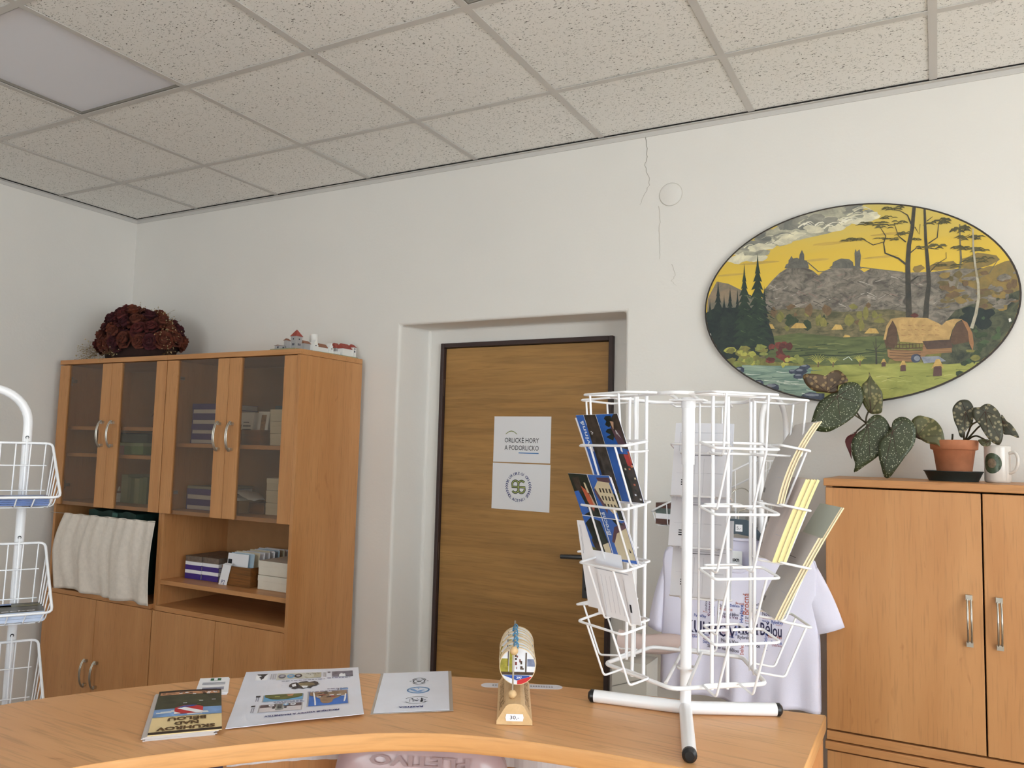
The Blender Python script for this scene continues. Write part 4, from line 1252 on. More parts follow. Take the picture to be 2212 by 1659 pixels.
b = MB(); b.box(-.12, RX+.3, RY-.3, .33, -.05, 0, mat('beige_linoleum', (140, 122, 102), .4, var=.08, vscale=30)); structure(b.build('floor'))
BASEB = mat('skirting_wood', (150, 104, 66), .5, var=.05)
b = MB(); b.box(0, NL, -.015, 0, 0, .07, BASEB); b.box(NR, RX, -.015, 0, 0, .07, BASEB); structure(b.build('baseboard_back'))
b = MB(); b.box(0, .015, RY, -.015, 0, .07, BASEB); structure(b.build('baseboard_left'))

# suspended ceiling: mineral tiles lying in a white T grid, module 0.6 m
TILE = tile_material(); GRIDM = mat('ceiling_grid_white', (204, 201, 198), .5, spec=.3)
gx = [.52+.6*k for k in range(-1, 11)]; gy = [-.476-.6*k for k in range(0, 10)]
xs = [0]+[x for x in gx if 0 < x < RX]+[RX]; ys = [0]+[y for y in gy if y > RY]+[RY]
LAMPS = [(1.12, -1.676), (2.92, -1.676), (4.72, -1.676), (1.12, -3.476), (2.92, -3.476), (4.72, -3.476)]
b = MB()
for i in range(len(xs)-1):
    for j in range(len(ys)-1):
        x0, x1, y1, y0 = xs[i], xs[i+1], ys[j], ys[j+1]
        if any(abs(x0-lx) < .01 and abs(y0-ly) < .01 for lx, ly in LAMPS): continue
        e = .006
        dz = RND.uniform(0, .0012)
        b.box(x0+e, x1-e, y0+e, y1-e, RZ+.001+dz, RZ+.016, TILE)
b.box(-.12, RX+.3, RY-.3, .33, RZ+.1, RZ+.14, GAPSHADE)  # unseen cover above the tiles, added to shut daylight out
structure(b.build('ceiling'))
b = MB(); w = .012
for x in xs[1:-1]: b.box(x-w, x+w, RY, 0, RZ-.0018, RZ, GRIDM)
for y in ys[1:-1]:
    for i in range(len(xs)-1): b.box(xs[i]+(w if i else 0), xs[i+1]-w, y-w, y+w, RZ-.0017, RZ, GRIDM)
structure(b.build('trim_1'))
b = MB()   # wall angle round the edge, its shadow gap laid on as a dark strip
for (x0, x1, y0, y1) in [(0, RX, -.018, 0), (0, .018, RY, -.018)]:
    b.box(x0, x1, y0, y1, RZ-.006, RZ-.0035, GRIDM)
b.box(0, RX, -.020, -.001, RZ-.0035, RZ+.001, GAPSHADE); b.box(.001, .020, RY, -.02, RZ-.0035, RZ+.001, GAPSHADE)
b.box(0, RX, -.004, 0, RZ-.024, RZ-.006, GRIDM); b.box(0, .004, RY, -.004, RZ-.024, RZ-.006, GRIDM)
structure(b.build('trim_2'))
DIFF = mat('opal_diffuser', (236, 238, 248), .35)
LFR = mat('lamp_rim_grey', (128, 122, 114), .5)
lamp_labels = ['switched-off square ceiling panel near the left wall', 'switched-off square ceiling panel cut by the top edge of the photo', 'switched-off square ceiling panel right of the camera, by the window', 'switched-off square ceiling panel behind the camera, left corner', 'switched-off square ceiling panel behind the camera, middle', 'switched-off square ceiling panel behind the camera, right']
for (lx, ly), lb in zip(LAMPS[:2], lamp_labels):
    t = thing('ceiling_light_panel', lb, 'ceiling light', (lx+.3, ly+.3, RZ), 'ceiling light panels')
    b = MB(); e = .006; r = .016
    for (x0, x1, y0, y1) in [(lx+e, lx+r, ly+e, ly+.6-e), (lx+.6-r, lx+.6-e, ly+e, ly+.6-e), (lx+r, lx+.6-r, ly+e, ly+r), (lx+r, lx+.6-r, ly+.6-r, ly+.6-e)]: b.box(x0, x1, y0, y1, RZ+.001, RZ+.02, LFR)
    b.build('frame', t)
    b = MB(); b.box(lx+r, lx+.6-r, ly+r, ly+.6-r, RZ+.010, RZ+.018, DIFF); b.build('diffuser', t)
for (lx, ly) in LAMPS[2:]:      # out of frame: plain tiles close the ceiling there
    b = MB(); b.box(lx+.006, lx+.594, ly+.006, ly+.594, RZ+.001, RZ+.016, TILE); structure(b.build('ceiling_tile'))

# door
FRAMEM = mat('dark_brown_steel_frame', (58, 42, 40), .5, var=.1)
b = MB()
b.box(FL, 2.055, .178, .25, 0, FT, FRAMEM); b.box(2.888, FR, .178, .25, 0, FT, FRAMEM); b.box(2.055, 2.888, .178, .25, 1.989, FT, FRAMEM)
door = structure(b.build('door_1', bevel=.003))
b = MB(); b.box(2.057, 2.886, .198, .236, .01, 1.987, DOORW); b.build('door_leaf', door, bevel=.002)
for z in (1.80, 1.035):
    b = MB(); b.tube([(2.048, .190, z-.04), (2.048, .190, z+.04)], .008, mat('old_hinge_steel', (120, 112, 104), .4, metal=.8)); b.build('hinge', door)
HNDL = mat('dark_pewter_handle', (84, 86, 90), .35, metal=.7)
b = MB(); b.box(2.782, 2.822, .190, .198, .90, 1.12, HNDL); b.tube(fillet([(2.802, .194, 1.075), (2.802, .150, 1.075), (2.70, .148, 1.07)], .02), .010, HNDL); b.lathe([(.008, 0), (.008, .004)], 0, 0, BLACKP, n=10, M=Matrix.Translation((2.802, .189, .94)) @ Matrix.Rotation(PI/2, 4, 'X'))
b.build('door_handle', door, bevel=.002)

# paper signs taped to the door
SGN = mat('sign_paper', (226, 226, 230), .6)
TEALI = mat('sign_green_ink', (120, 132, 60), .6); BLUEI = mat('sign_blue_ink', (40, 112, 178), .6)
def fdoor(d): return lambda x, z: (x, .1965-d, z)
def sheet(b, x0, x1, z0, z1, sk=0.):
    b.prism([(x0, .1975, z0), (x1, .1975, z0-sk), (x1+.001, .1975, z1-sk*.5), (x0+.001, .1975, z1)], (0, -.0007, 0), SGN)
b = MB(); sheet(b, 2.330, 2.617, 1.459, 1.665)
f = fdoor(.0004)
b.text('ORLICKÉ HORY', f, BLACKI, w=.172, h=.0215, x=2.388, y=1.5475); b.text('A PODORLICKO', f, BLACKI, w=.172, h=.0215, x=2.388, y=1.514)
b.box(2.460, 2.560, .1959, .1964, 1.4995, 1.5035, BLUEI)
P = [(2.392+.058*i/14, 1.583+.014*sin(PI*i/14)) for i in range(15)]
b.add([f(x, z+d) for d in (0, .0036) for x, z in P], [(i, i+1, 16+i, 15+i) for i in range(14)], TEALI)
tag(b.build('door_sign', origin=(2.474, .1975, 1.459)), 'upper white paper sign on the door with two lines of black lettering', 'sign', 'paper signs on the door')
b = MB(); sheet(b, 2.328, 2.618, 1.249, 1.4545, .003)
cx, cz, rr = 2.463, 1.351, .052
def arc_text(txt, r, a0, a1, h, inward):
    n = len(txt)
    for i, ch in enumerate(txt):
        a = a0+(a1-a0)*(i/(n-1)); ro = a-PI/2 if not inward else a+PI/2
        b.text(ch, f, NAVYI, h=h, bold=.012, x=cx+r*cos(a)-.45*h*cos(ro), y=cz+r*sin(a)-.45*h*sin(ro), rot=ro)
arc_text('EUROREGION', .0535, rad(150), rad(36), .0125, False)
arc_text('GLACENSIS', .066, rad(222), rad(318), .0125, True)
for sgn in (-1, 1):
    for k in range(7):
        a = rad(-34+k*9.6)
        a = PI-a if sgn < 0 else a
        for dr, da in ((.006, .06), (-.006, .06)):
            p = (cx+.059*cos(a), cz+.059*sin(a)); qx = (cx+(.059+dr)*cos(a-sgn*da*2), cz+(.059+dr)*sin(a-sgn*da*2))
            dx, dz = qx[0]-p[0], qx[1]-p[1]; l = math.hypot(dx, dz); nx, nz = -dz/l*.0016, dx/l*.0016
            b.poly([f(p[0]+nx, p[1]+nz), f(p[0]-nx, p[1]-nz), f(qx[0]-nx, qx[1]-nz), f(qx[0]+nx, qx[1]+nz)], NAVYI)
def band(pts, w, m, d):
    g = fdoor(d); L_, R_ = [], []
    for i, p in enumerate(pts):
        a_, c_ = pts[max(0, i-1)], pts[min(len(pts)-1, i+1)]; dx, dz = c_[0]-a_[0], c_[1]-a_[1]; l = math.hypot(dx, dz) or 1
        L_.append(g(p[0]-dz/l*w, p[1]+dx/l*w)); R_.append(g(p[0]+dz/l*w, p[1]-dx/l*w))
    n = len(pts); b.add(L_+R_, [(i, i+1, n+i+1, n+i) for i in range(n-1)], m)
LG = mat('logo_dark_green', (34, 48, 40), .6); LY = mat('logo_sage', (176, 186, 110), .6)
def arcp(x, z, r, a0, a1, n=14): return [(x+r*cos(rad(a0+(a1-a0)*i/n)), z+r*sin(rad(a0+(a1-a0)*i/n))) for i in range(n+1)]
s1 = arcp(cx-.015, cz+.010, .0155, 25, 270)[::1]; s1 = arcp(cx-.015, cz+.0105, .016, 0, 195)+[(cx-.033, cz-.001), (cx+.034, cz-.001)]+arcp(cx+.016, cz-.0105, .016, 0, -200)
s2 = arcp(cx+.016, cz+.0105, .016, 35, 180)+[(cx, cz+.004), (cx, cz-.006)]+arcp(cx-.015, cz-.0105, .016, 0, -150)
for w_, m_, d_ in ((.0052, LG, .0004), (.0018, LY, .0008)):
    band(s1, w_, m_, d_); band(s2, w_, m_, d_+.0001)
tag(b.build('door_sign', origin=(2.473, .1975, 1.249)), 'lower white paper sign on the door with a round wreath emblem', 'sign', 'paper signs on the door')

# round blanking plate painted over with the wall
b = MB(); b.lathe([(.045, 0), (.0445, .0022), (.043, .003), (.0, .003)], 0, 0, WALL, n=40, M=Matrix.Translation((3.208, 0, 2.528)) @ Matrix.Rotation(PI/2, 4, 'X'), cap=False)
b.tube([(3.208+.046*cos(2*PI*i/40), -.0008, 2.528+.046*sin(2*PI*i/40)) for i in range(40)], .0011, mat('plate_edge_line', (204, 200, 192), .9), n=5, closed=True)
tag(b.build('wall_cover_plate', origin=(3.208, 0, 2.528)), 'round cover plate painted over on the wall above the door', 'cover plate')

# ------------------------------------------------------------------ the two tall cupboards on the left
GLASS = tinted_glass('smoked_cabinet_glass', (238, 234, 226))
def bow(p, parent, ax=(1, 0, 0), h=.066, out=.03, m=CHROME):
    """bow handle: two slim bars arched outwards between two feet"""
    x, y, z = p; b = MB()
    for d in (-.004, .004):
        b.tube([(x+d, y-.006-out*math.sqrt(max(0, 1-(i/8-1)**2*.94)), z-h+2*h*i/16) for i in range(17)], .0030, m, n=6)
    for s_ in (-1, 1): b.box(x-.007, x+.007, y-.012, y, z+s_*(h-.010)-.006, z+s_*(h-.010)+.006, m)
    return b.build('handle', parent)
def hinge(x, z, parent):
    b = MB(); y = -.415
    b.box(x, x+.009, y, y+.055, z-.008, z+.008, CHROME); b.box(x, x+.004, y+.02, y+.034, z-.024, z+.024, CHROME)
    for s_ in (-1, 1): b.ball((x+.006, y+.027, z+s_*.018), .0055, CHROME, n=8)
    return b.build('hinge', parent)
def cupboard(x0, x1, mid, label, shelves, niche_shelf, right_edge):
    t = thing('cupboard', label, 'cupboard', (x0, -.44, 0), 'tall cupboards against the back wall')
    yf, yb, th = -.42, -.03, .018
    b = MB(); b.box(x0, x0+th, yf, yb, .0, 1.896, WOODV)
    b.build('side_panel', t, bevel=.001)
    b = MB(); b.box(x1-th, x1, -.44 if right_edge else yf, yb, 0, 1.896, WOODV); b.build('side_panel', t, bevel=.001)
    b = MB(); b.box(x0, x1, -.442, yb, 1.897, 1.920, WOODX); b.build('top_board', t, bevel=.0015)
    b = MB(); b.box(x0+th, x1-th, yb-.006, yb, .06, 1.896, BACKP); b.build('back_panel', t)
    for z0, z1, nm, fy in [(1.176, 1.194, 'fixed_board', yf), (.735, .757, 'fixed_board', -.438), (.06, .078, 'fixed_board', yf)]:
        b = MB(); b.box(x0+th, x1-th, fy, yb-.006, z0, z1, WOODX); b.build(nm, t, bevel=.001)
    for z in shelves:
        b = MB(); b.box(x0+th, x1-th, -.40, yb-.006, z-.018, z, WOODX); b.build('shelf', t, bevel=.001)
    if niche_shelf:
        b = MB(); b.box(x0+th, x1-th, -.425, yb-.006, niche_shelf-.02, niche_shelf, WOODX); b.build('shelf', t, bevel=.001)
    b = MB(); b.box(x0+th, x1-th, -.40, -.385, 0, .06, WOODX); b.build('plinth', t)
    xe = x1-th-.001 if right_edge else x1-.002
    # glazed upper doors: an upright stile each side, the glass runs between with no rails
    for a, c, hs in [(x0+.002, mid-.0015, 1), (mid+.0015, xe, -1)]:
        d = bpy.data.objects.new('door', None); COL.objects.link(d); d.parent = t; d.empty_display_size = .05
        for p, q_ in [(a, a+.072), (c-.072, c)]:
            b = MB(); b.box(p, q_, -.44, -.421, 1.178, 1.893, WOODV); b.build('stile', d, bevel=.0015)
        b = MB(); b.box(a+.071, c-.071, -.433, -.429, 1.178, 1.893, GLASS); b.build('glass', d)
        hx = c-.038 if hs > 0 else a+.038
        bow((hx, -.44, 1.541), d)
        for z in (1.815, 1.272): hinge(x0+th+.001 if hs > 0 else x1-th-.010, z, d)
    for a, c, hs in [(x0+.002, mid-.0015, 1), (mid+.0015, xe, -1)]:
        b = MB(); b.box(a, c, -.44, -.421, .085, .733, WOODV); d = b.build('door', t, bevel=.0015)
        bow((c-.038 if hs > 0 else a+.038, -.44, .385), d)
    return t
cupboard(.070, .900, .494, 'left-hand tall wooden cupboard with a linen curtain across its open middle', (1.578, 1.440), None, False)
cupboard(.902, 1.739, 1.317, 'right-hand tall wooden cupboard with books and boxes in its open middle', (1.505,), .872, True)

# linen curtain strung across the niche of the left cupboard
LINEN = mat('natural_linen', (228, 218, 208), .9, var=.05, vscale=60, bump=.5, bscale=500)
nu, nv = 70, 26; V = []
for j in range(nv+1):
    v = j/nv
    for i in range(nu+1):
        u = i/nu
        xl = .215-.06*sin(min(1, v*1.9)*PI/2)+.032*max(0, v-.5)*2; xr = .898-.006*v
        zt = 1.139+.004*sin(u*40)*.4; zb = .762+.006*sin(u*9)-.012*u*(u > .6)
        f_ = .004*sin(u*62+1.3*sin(v*3))*(1-.5*v)+.010*sin(u*19+2*v)*(.35+v)+.006*sin(u*33-3*v)*v
        V.append((xl+(xr-xl)*u, -.452-f_-.012*v*(1-v)*2, zt+(zb-zt)*v))
F = [(j*(nu+1)+i, j*(nu+1)+i+1, (j+1)*(nu+1)+i+1, (j+1)*(nu+1)+i) for j in range(nv) for i in range(nu)]
cur = thing('niche_curtain', 'natural linen curtain hung across the open niche of the left cupboard', 'curtain', (.55, -.45, 1.139))
b = MB(); b.add(V, F, LINEN, smooth=True); b.build('cloth', cur, solid=.0015)
b = MB(); b.tube([(.09, -.452, 1.136), (.215, -.452, 1.136), (.899, -.452, 1.136)], .0015, CHROME); b.build('curtain_wire', cur)
# ------------------------------------------------------------------ things kept in the cupboards
def book(x0, x1, y0, y1, z0, z1, cover, label, group, cat='book', pages=None, name='book', spine='front'):
    """closed book lying flat: cover boards, spine to the front, page block set back"""
    t = thing(name, label, cat, ((x0+x1)/2, (y0+y1)/2, z0), group)
    b = MB(); c = min(.0016, (z1-z0)*.2)
    b.box(x0, x1, y0, y1, z0, z0+c, cover); b.box(x0, x1, y0, y1, z1-c, z1, cover); b.box(*((x0, x1, y0, y0+.002) if spine == 'front' else (x0, x0+.002, y0, y1)), z0+c, z1-c, cover)
    b.build('cover', t)
    b = MB(); b.box(x0+(.003 if spine == 'front' else .002), x1-.003, y0+(.002 if spine == 'front' else .003), y1-.003, z0+c, z1-c, pages or PAGES); b.build('page_block', t)
    return t
PAGES = mat('book_pages', (206, 200, 206), .8, var=.06, vscale=400)
LILAC = mat('violet_book_cover', (84, 66, 140), .45, var=.05); VIOL = mat('deep_violet_cover', (64, 44, 130), .45)
ORD = ['lowest', 'second from the bottom', 'third from the bottom', 'fourth from the bottom', 'fifth from the bottom', 'sixth from the bottom', 'seventh from the bottom', 'eighth from the bottom', 'topmost']
z = 1.506
for i, h in enumerate([.020, .026, .020, .026, .022, .028, .022, .026]):
    dx = RND.uniform(-.003, .003)
    book(.960+dx, 1.155+dx, -.33, -.10, z, z+h-.0005, LILAC, 'violet book on the upper glazed shelf, %s of its stack' % (ORD[i] if i < 7 else 'topmost'), 'violet books on the upper glazed shelf', spine='front' if i % 2 else 'side'); z += h
z = 1.1945
for i, h in enumerate([.022, .026, .024, .026]):
    book(.955, 1.150, -.33, -.10, z, z+h-.0005, LILAC, 'violet book on the glazed cupboard floor, %s of its stack' % ['lowest', 'second from the bottom', 'third from the bottom', 'topmost'][i], 'violet books on the glazed cupboard floor', spine='front' if i % 2 else 'side'); z += h
b = MB(); b.prism([(.958, -.33, z), (1.150, -.33, z), (1.150, -.10, z), (.958, -.10, z)], (0, 0, .012), mat('grey_paper', (150, 146, 140), .8)); tag(b.build('paper_pile', origin=(1.05, -.2, z)), 'thin grey paper pile lying on the lower stack of violet books', 'paper')
# white boxes behind the right glass door
CARD = mat('white_carton', (224, 218, 206), .7, var=.03)
def carton(x0, x1, y0, y1, z0, z1, label, group, m=None, name='white_box'):
    t = thing(name, label, 'box', ((x0+x1)/2, (y0+y1)/2, z0), group)
    b = MB(); b.box(x0, x1, y0, y1, z0, z0+(z1-z0)*.62, m or CARD); b.build('box_body', t, bevel=.001)
    b = MB(); b.box(x0-.001, x1+.001, y0-.001, y1+.001, z0+(z1-z0)*.6, z1, m or CARD); b.build('lid', t, bevel=.001)
    return t
names3 = ['bottom', 'middle', 'top']
for i in range(3): carton(1.440+.003*(2-i), 1.640, -.30, -.12, 1.506+i*.055, 1.506+i*.055+.0535, 'white carton on the upper glazed shelf, %s of three' % names3[i], 'white cartons on the upper glazed shelf')
for i in range(3): carton(1.440, 1.640, -.30, -.12, 1.195+i*.055, 1.195+i*.055+.0535, 'white carton on the glazed cupboard floor, %s of three' % names3[i], 'white cartons on the glazed cupboard floor')
CRATE = wood('crate_veneer', (140, 92, 44), (104, 64, 28), 'x', across=20, rough=.55, knots=False, band=.25)
def crate(x0, x1, y0, y1, z0, z1, label, m=CRATE, name='wooden_crate'):
    t = thing(name, label, 'crate', ((x0+x1)/2, (y0+y1)/2, z0)); k = .006
    for p in [(x0, x1, y0, y0+k), (x0, x1, y1-k, y1), (x0, x0+k, y0+k, y1-k), (x1-k, x1, y0+k, y1-k)]:
        b = MB(); b.box(*p, z0, z1, m); b.build('side_board', t, bevel=.001)
    b = MB(); b.box(x0+k, x1-k, y0+k, y1-k, z0, z0+.005, m); b.build('floor_board', t)
    return t
PHOTOI = mat('printed_picture_brown', (150, 110, 70), .4, var=.5, vscale=60); PALEB = mat('pale_blue_card', (176, 198, 214), .5)
def stand_card(x0, x1, y, z0, z1, label, group, lean=.02, prints=(), m=PAPER, name='card', cat='card', th=.0012):
    b = MB(); f = lambda x, zz, d=0: (x, y+lean*(zz-z0)/(z1-z0)-d, zz)
    b.prism([f(x0, z0), f(x1, z0), f(x1, z1), f(x0, z1)], (0, th, 0), m)
    for (a0, a1, c0, c1, pm) in prints:
        b.poly([f(x0+(x1-x0)*a, z0+(z1-z0)*c, .0006) for a, c in ((a0, c0), (a1, c0), (a1, c1), (a0, c1))], pm)
    return tag(b.build(name, origin=((x0+x1)/2, y, z0)), label, cat, group)
LINES = [(.3, .9, .42, .46, BLACKI), (.3, .85, .54, .58, BLACKI), (.3, .7, .66, .69, BLACKI)]
crate(1.250, 1.425, -.34, -.12, 1.506, 1.575, 'wooden crate of cards on the upper glazed shelf of the right cupboard')
stand_card(1.256, 1.345, -.322, 1.513, 1.655, 'white printed card standing at the front of the upper glazed crate', 'cards in the upper glazed crate', prints=LINES+[(.05, .95, .0, .35, PHOTOI), (.02, .2, .4, .6, BLACKI)])
stand_card(1.350, 1.418, -.300, 1.513, 1.660, 'card with brown strip standing second in the upper glazed crate', 'cards in the upper glazed crate', prints=[(.3, .75, .3, .9, PHOTOI)])
for i in range(5): stand_card(1.262+.004*i, 1.412, -.27+.03*i, 1.513, 1.650+.006*(i % 2), 'white card standing back in the upper glazed crate', 'cards in the back of the upper glazed crate', lean=.012)
stand_card(1.24, 1.40, -.10, 1.507, 1.70, 'blue folder standing behind the crate on the upper glazed shelf', None, lean=.03, m=mat('dusty_blue_folder', (92, 116, 136), .6), name='folder', cat='folder', th=.012)
b = MB()   # crumpled plastic sleeve on the folder
V = [(1.36+.19*i/8, -.15+.02*j+RND.uniform(-.004, .004), 1.715+.012*sin(i*1.3+j)+RND.uniform(0, .008)-.016*(i > 5)) for j in range(4) for i in range(9)]
b.add(V, [(j*9+i, j*9+i+1, (j+1)*9+i+1, (j+1)*9+i) for j in range(3) for i in range(8)], mat('clear_film', (222, 222, 214), .25, alpha=.75), smooth=True)
b.prism([(1.38, -.155, 1.695), (1.53, -.155, 1.695), (1.53, -.09, 1.695), (1.38, -.09, 1.695)], (0, 0, .012), PAPER)
b.box(1.40, 1.52, -.118, -.096, 1.506, 1.695, PAPER)
tag(b.build('paper_packet', origin=(1.45, -.12, 1.506)), 'crumpled white paper packet standing at the back of the upper glazed shelf', 'packet')
CARDB = mat('brown_cardboard', (158, 122, 78), .7, var=.05)
crate(1.215, 1.325, -.35, -.20, 1.195, 1.252, 'open brown cardboard tray on the glazed cupboard floor', CARDB, 'cardboard_tray')
b = MB(); V = [(1.225+.15*i/7, -.34+.10*j/3, 1.256+.034*sin(PI*(7-i)/9)+.006*sin(3*j+i)) for j in range(4) for i in range(8)]
b.add(V, [(j*8+i, j*8+i+1, (j+1)*8+i+1, (j+1)*8+i) for j in range(3) for i in range(7)], PAPER, smooth=True)
b.box(1.235, 1.31, -.33, -.22, 1.201, 1.262, PAPER)
tag(b.build('curled_paper', origin=(1.29, -.3, 1.201), solid=.001), 'curled white paper bulging out of the brown cardboard tray', 'paper')
crate(1.335, 1.430, -.30, -.14, 1.195, 1.245, 'small wooden crate beside the cardboard tray on the glazed cupboard floor')
stand_card(1.335, 1.425, -.130, 1.195, 1.355, 'white card with three lines of print standing behind the small crate', None, lean=.02, prints=[(.2, .8, .55, .60, BLACKI), (.25, .75, .68, .73, BLACKI), (.3, .7, .80, .85, BLACKI)], name='notice_card')
# left cupboard behind glass
GREENB = mat('green_box', (128, 158, 112), .6, var=.05); PINKB = mat('pink_box', (178, 128, 128), .6, var=.05); DGREEN = mat('grey_green_binder', (70, 84, 84), .5)
def file_box(x0, x1, y0, y1, z0, z1, m, label, group=None):
    t = thing('file_box', label, 'box', ((x0+x1)/2, (y0+y1)/2, z0), group)
    b = MB(); b.box(x0, x1, y0, y1, z0, z1-.016, m); b.build('box_body', t, bevel=.001)
    b = MB(); b.box(x0-.001, x1+.001, y0-.002, y1+.001, z1-.0155, z1, mat('pale_green_lid', (176, 190, 158), .6)); b.build('lid', t, bevel=.001)
    return t
file_box(.335, .470, -.33, -.10, 1.441, 1.500, PINKB, 'pink file box with a pale lid on the middle shelf of the left cupboard')
file_box(.474, .620, -.33, -.10, 1.441, 1.500, GREENB, 'green file box on the middle shelf of the left cupboard')
b = MB(); b.box(.33, .62, -.31, -.10, 1.501, 1.545, DGREEN); tag(b.build('binder', origin=(.47, -.2, 1.501), bevel=.003), 'grey-green binder lying on the pink and green file boxes', 'binder')
b = MB(); b.box(.24, .325, -.22, -.06, 1.441, 1.552, mat('dark_blue_folder', (44, 58, 82), .5)); tag(b.build('document_folder', origin=(.28, -.15, 1.441), bevel=.003), 'dark blue folder beside the binder on the middle shelf', 'folder')
OLIVE = [mat('olive_book_%s' % k, c, .6, var=.04) for k, c in (('pale', (158, 166, 128)), ('mid', (138, 150, 110)), ('deep', (122, 136, 98)))]
xx = .415
for i, wd in enumerate([.052, .022, .030, .036, .026, .034]):
    hh = [.142, .130, .128, .126, .130, .134][i]
    t = thing('book', 'green upright book in the left cupboard, %s of six' % ['leftmost', 'second', 'third', 'fourth', 'fifth', 'rightmost'][i], 'book', (xx+wd/2, -.2, 1.1945), 'green books standing in the left cupboard')
    b = MB(); b.box(xx, xx+.0015, -.29, -.12, 1.1945, 1.1945+hh, OLIVE[i % 3]); b.box(xx+wd-.0025, xx+wd-.001, -.29, -.12, 1.1945, 1.1945+hh, OLIVE[i % 3]); b.box(xx+.0015, xx+wd-.0025, -.29, -.287, 1.1945, 1.1945+hh, OLIVE[i % 3]); b.build('cover', t)
    b = MB(); b.box(xx+.0015, xx+wd-.0025, -.287, -.124, 1.198, 1.1945+hh-.003, PAGES); b.build('page_block', t)
    xx += wd
for i in range(3):
    b = MB(); b.box(.275, .408, -.33, -.12, 1.1945+.016*i, 1.1945+.016*i+.0155, PAPER); b.box(.275, .408, -.33, -.12, 1.1945+.016*i+.0151, 1.1945+.016*i+.0158, PINKB)
    tag(b.build('paper_stack', origin=(.34, -.22, 1.1945+.016*i)), 'stack of white paper left of the green books, %s of three' % names3[i], 'paper', 'white paper stacks in the left cupboard')
b = MB(); b.lathe([(.016, 1.1945), (.018, 1.20), (.007, 1.215), (.009, 1.245), (.004, 1.262), (.0, 1.266)], .262, -.19, mat('cream_ceramic', (196, 186, 164), .5), n=16, cap=False)
tag(b.build('figurine', origin=(.262, -.19, 1.1945)), 'small cream figurine on the floor of the left cupboard', 'figurine')
STRAW = mat('red_brown_straw', (124, 70, 44), .8, var=.2)
t = thing('straw_ornament', 'red-brown straw ornament on the top shelf of the left cupboard', 'ornament', (.62, -.25, 1.579))
b = MB(); b.tube([(.615, -.25, 1.579), (.62, -.25, 1.64), (.615, -.25, 1.70)], .004, STRAW); b.ball((.615, -.25, 1.708), .012, STRAW); b.build('figure_body', t)
for k in range(5):
    a = rad(200+k*28); b = MB(); b.tube([(.62, -.25, 1.655), (.62+.03*cos(a), -.25, 1.66+.012*sin(a*2)), (.62+.06*cos(a), -.25, 1.655+.06*sin(a))], .005, STRAW, r1=.0015); b.build('straw_arm', t)
b = MB(); b.tube([(.62, -.25, 1.585), (.595, -.25, 1.605), (.575, -.25, 1.581)], .006, STRAW, r1=.003); b.build('straw_leg', t)
# dark green bag showing over the curtain
b = MB(); V = []
for j in range(6):
    for i in range(11): V.append((.33+.36*i/10, -.40+.002*sin(i*2.1), .76+.40*j/5+.006*sin(i*1.7)*(j == 5)))
V2 = [(x, -.14, z) for x, y, z in V]; Fg = [(j*11+i, j*11+i+1, (j+1)*11+i+1, (j+1)*11+i) for j in range(5) for i in range(10)]
DG = mat('bottle_green_cloth', (22, 52, 46), .6, var=.4, vscale=30)
b.add(V, Fg, DG, smooth=True); b.add(V2, Fg, DG, smooth=True); b.add(V[-11:]+V2[-11:], [(i, i+1, 12+i, 11+i) for i in range(10)], DG); b.add([V[0], V[55], V2[55], V2[0]], [(0, 1, 2, 3)], DG); b.add([V[10], V[65], V2[65], V2[10]], [(0, 1, 2, 3)], DG)
b.poly([(.52, -.4035, 1.135), (.56, -.4035, 1.135), (.56, -.4035, 1.152), (.52, -.4035, 1.155)], mat('bag_print', (70, 110, 100), .6))
tag(b.build('dark_green_bag', origin=(.5, -.27, .76)), 'dark green bag showing above the linen curtain', 'bag')

# open niche of the right cupboard
z = .873
for k, (x0, dy) in enumerate(((.975, 0.), (1.085, .004))):
    z = .873
    for i, (h, m_) in enumerate([(.026, VIOL), (.016, PAPER), (.022, VIOL), (.016, PAPER), (.026, mat('grey_brown_magazine', (110, 96, 86), .5, var=.3, vscale=40))]):
        lab = ['lowest violet book', 'white pad above the lowest violet book', 'upper violet book', 'white pad above the upper violet book', 'grey-brown magazine bundle on top'][i]
        if m_ is PAPER or i == 4:
            b = MB(); b.box(x0, x0+.107, -.33+dy, -.12, z, z+h-.0005, m_); tag(b.build('paper_pad' if i < 4 else 'magazine_bundle', origin=(x0+.05, -.2, z)), '%s, %s stack in the open niche' % (lab, 'left' if k == 0 else 'right'), 'paper' if i < 4 else 'magazines', 'stacks in the open niche')
        else: book(x0, x0+.107, -.33+dy, -.12, z, z+h-.0005, m_, '%s, %s stack in the open niche' % (lab, 'left' if k == 0 else 'right'), 'stacks in the open niche')
        z += h
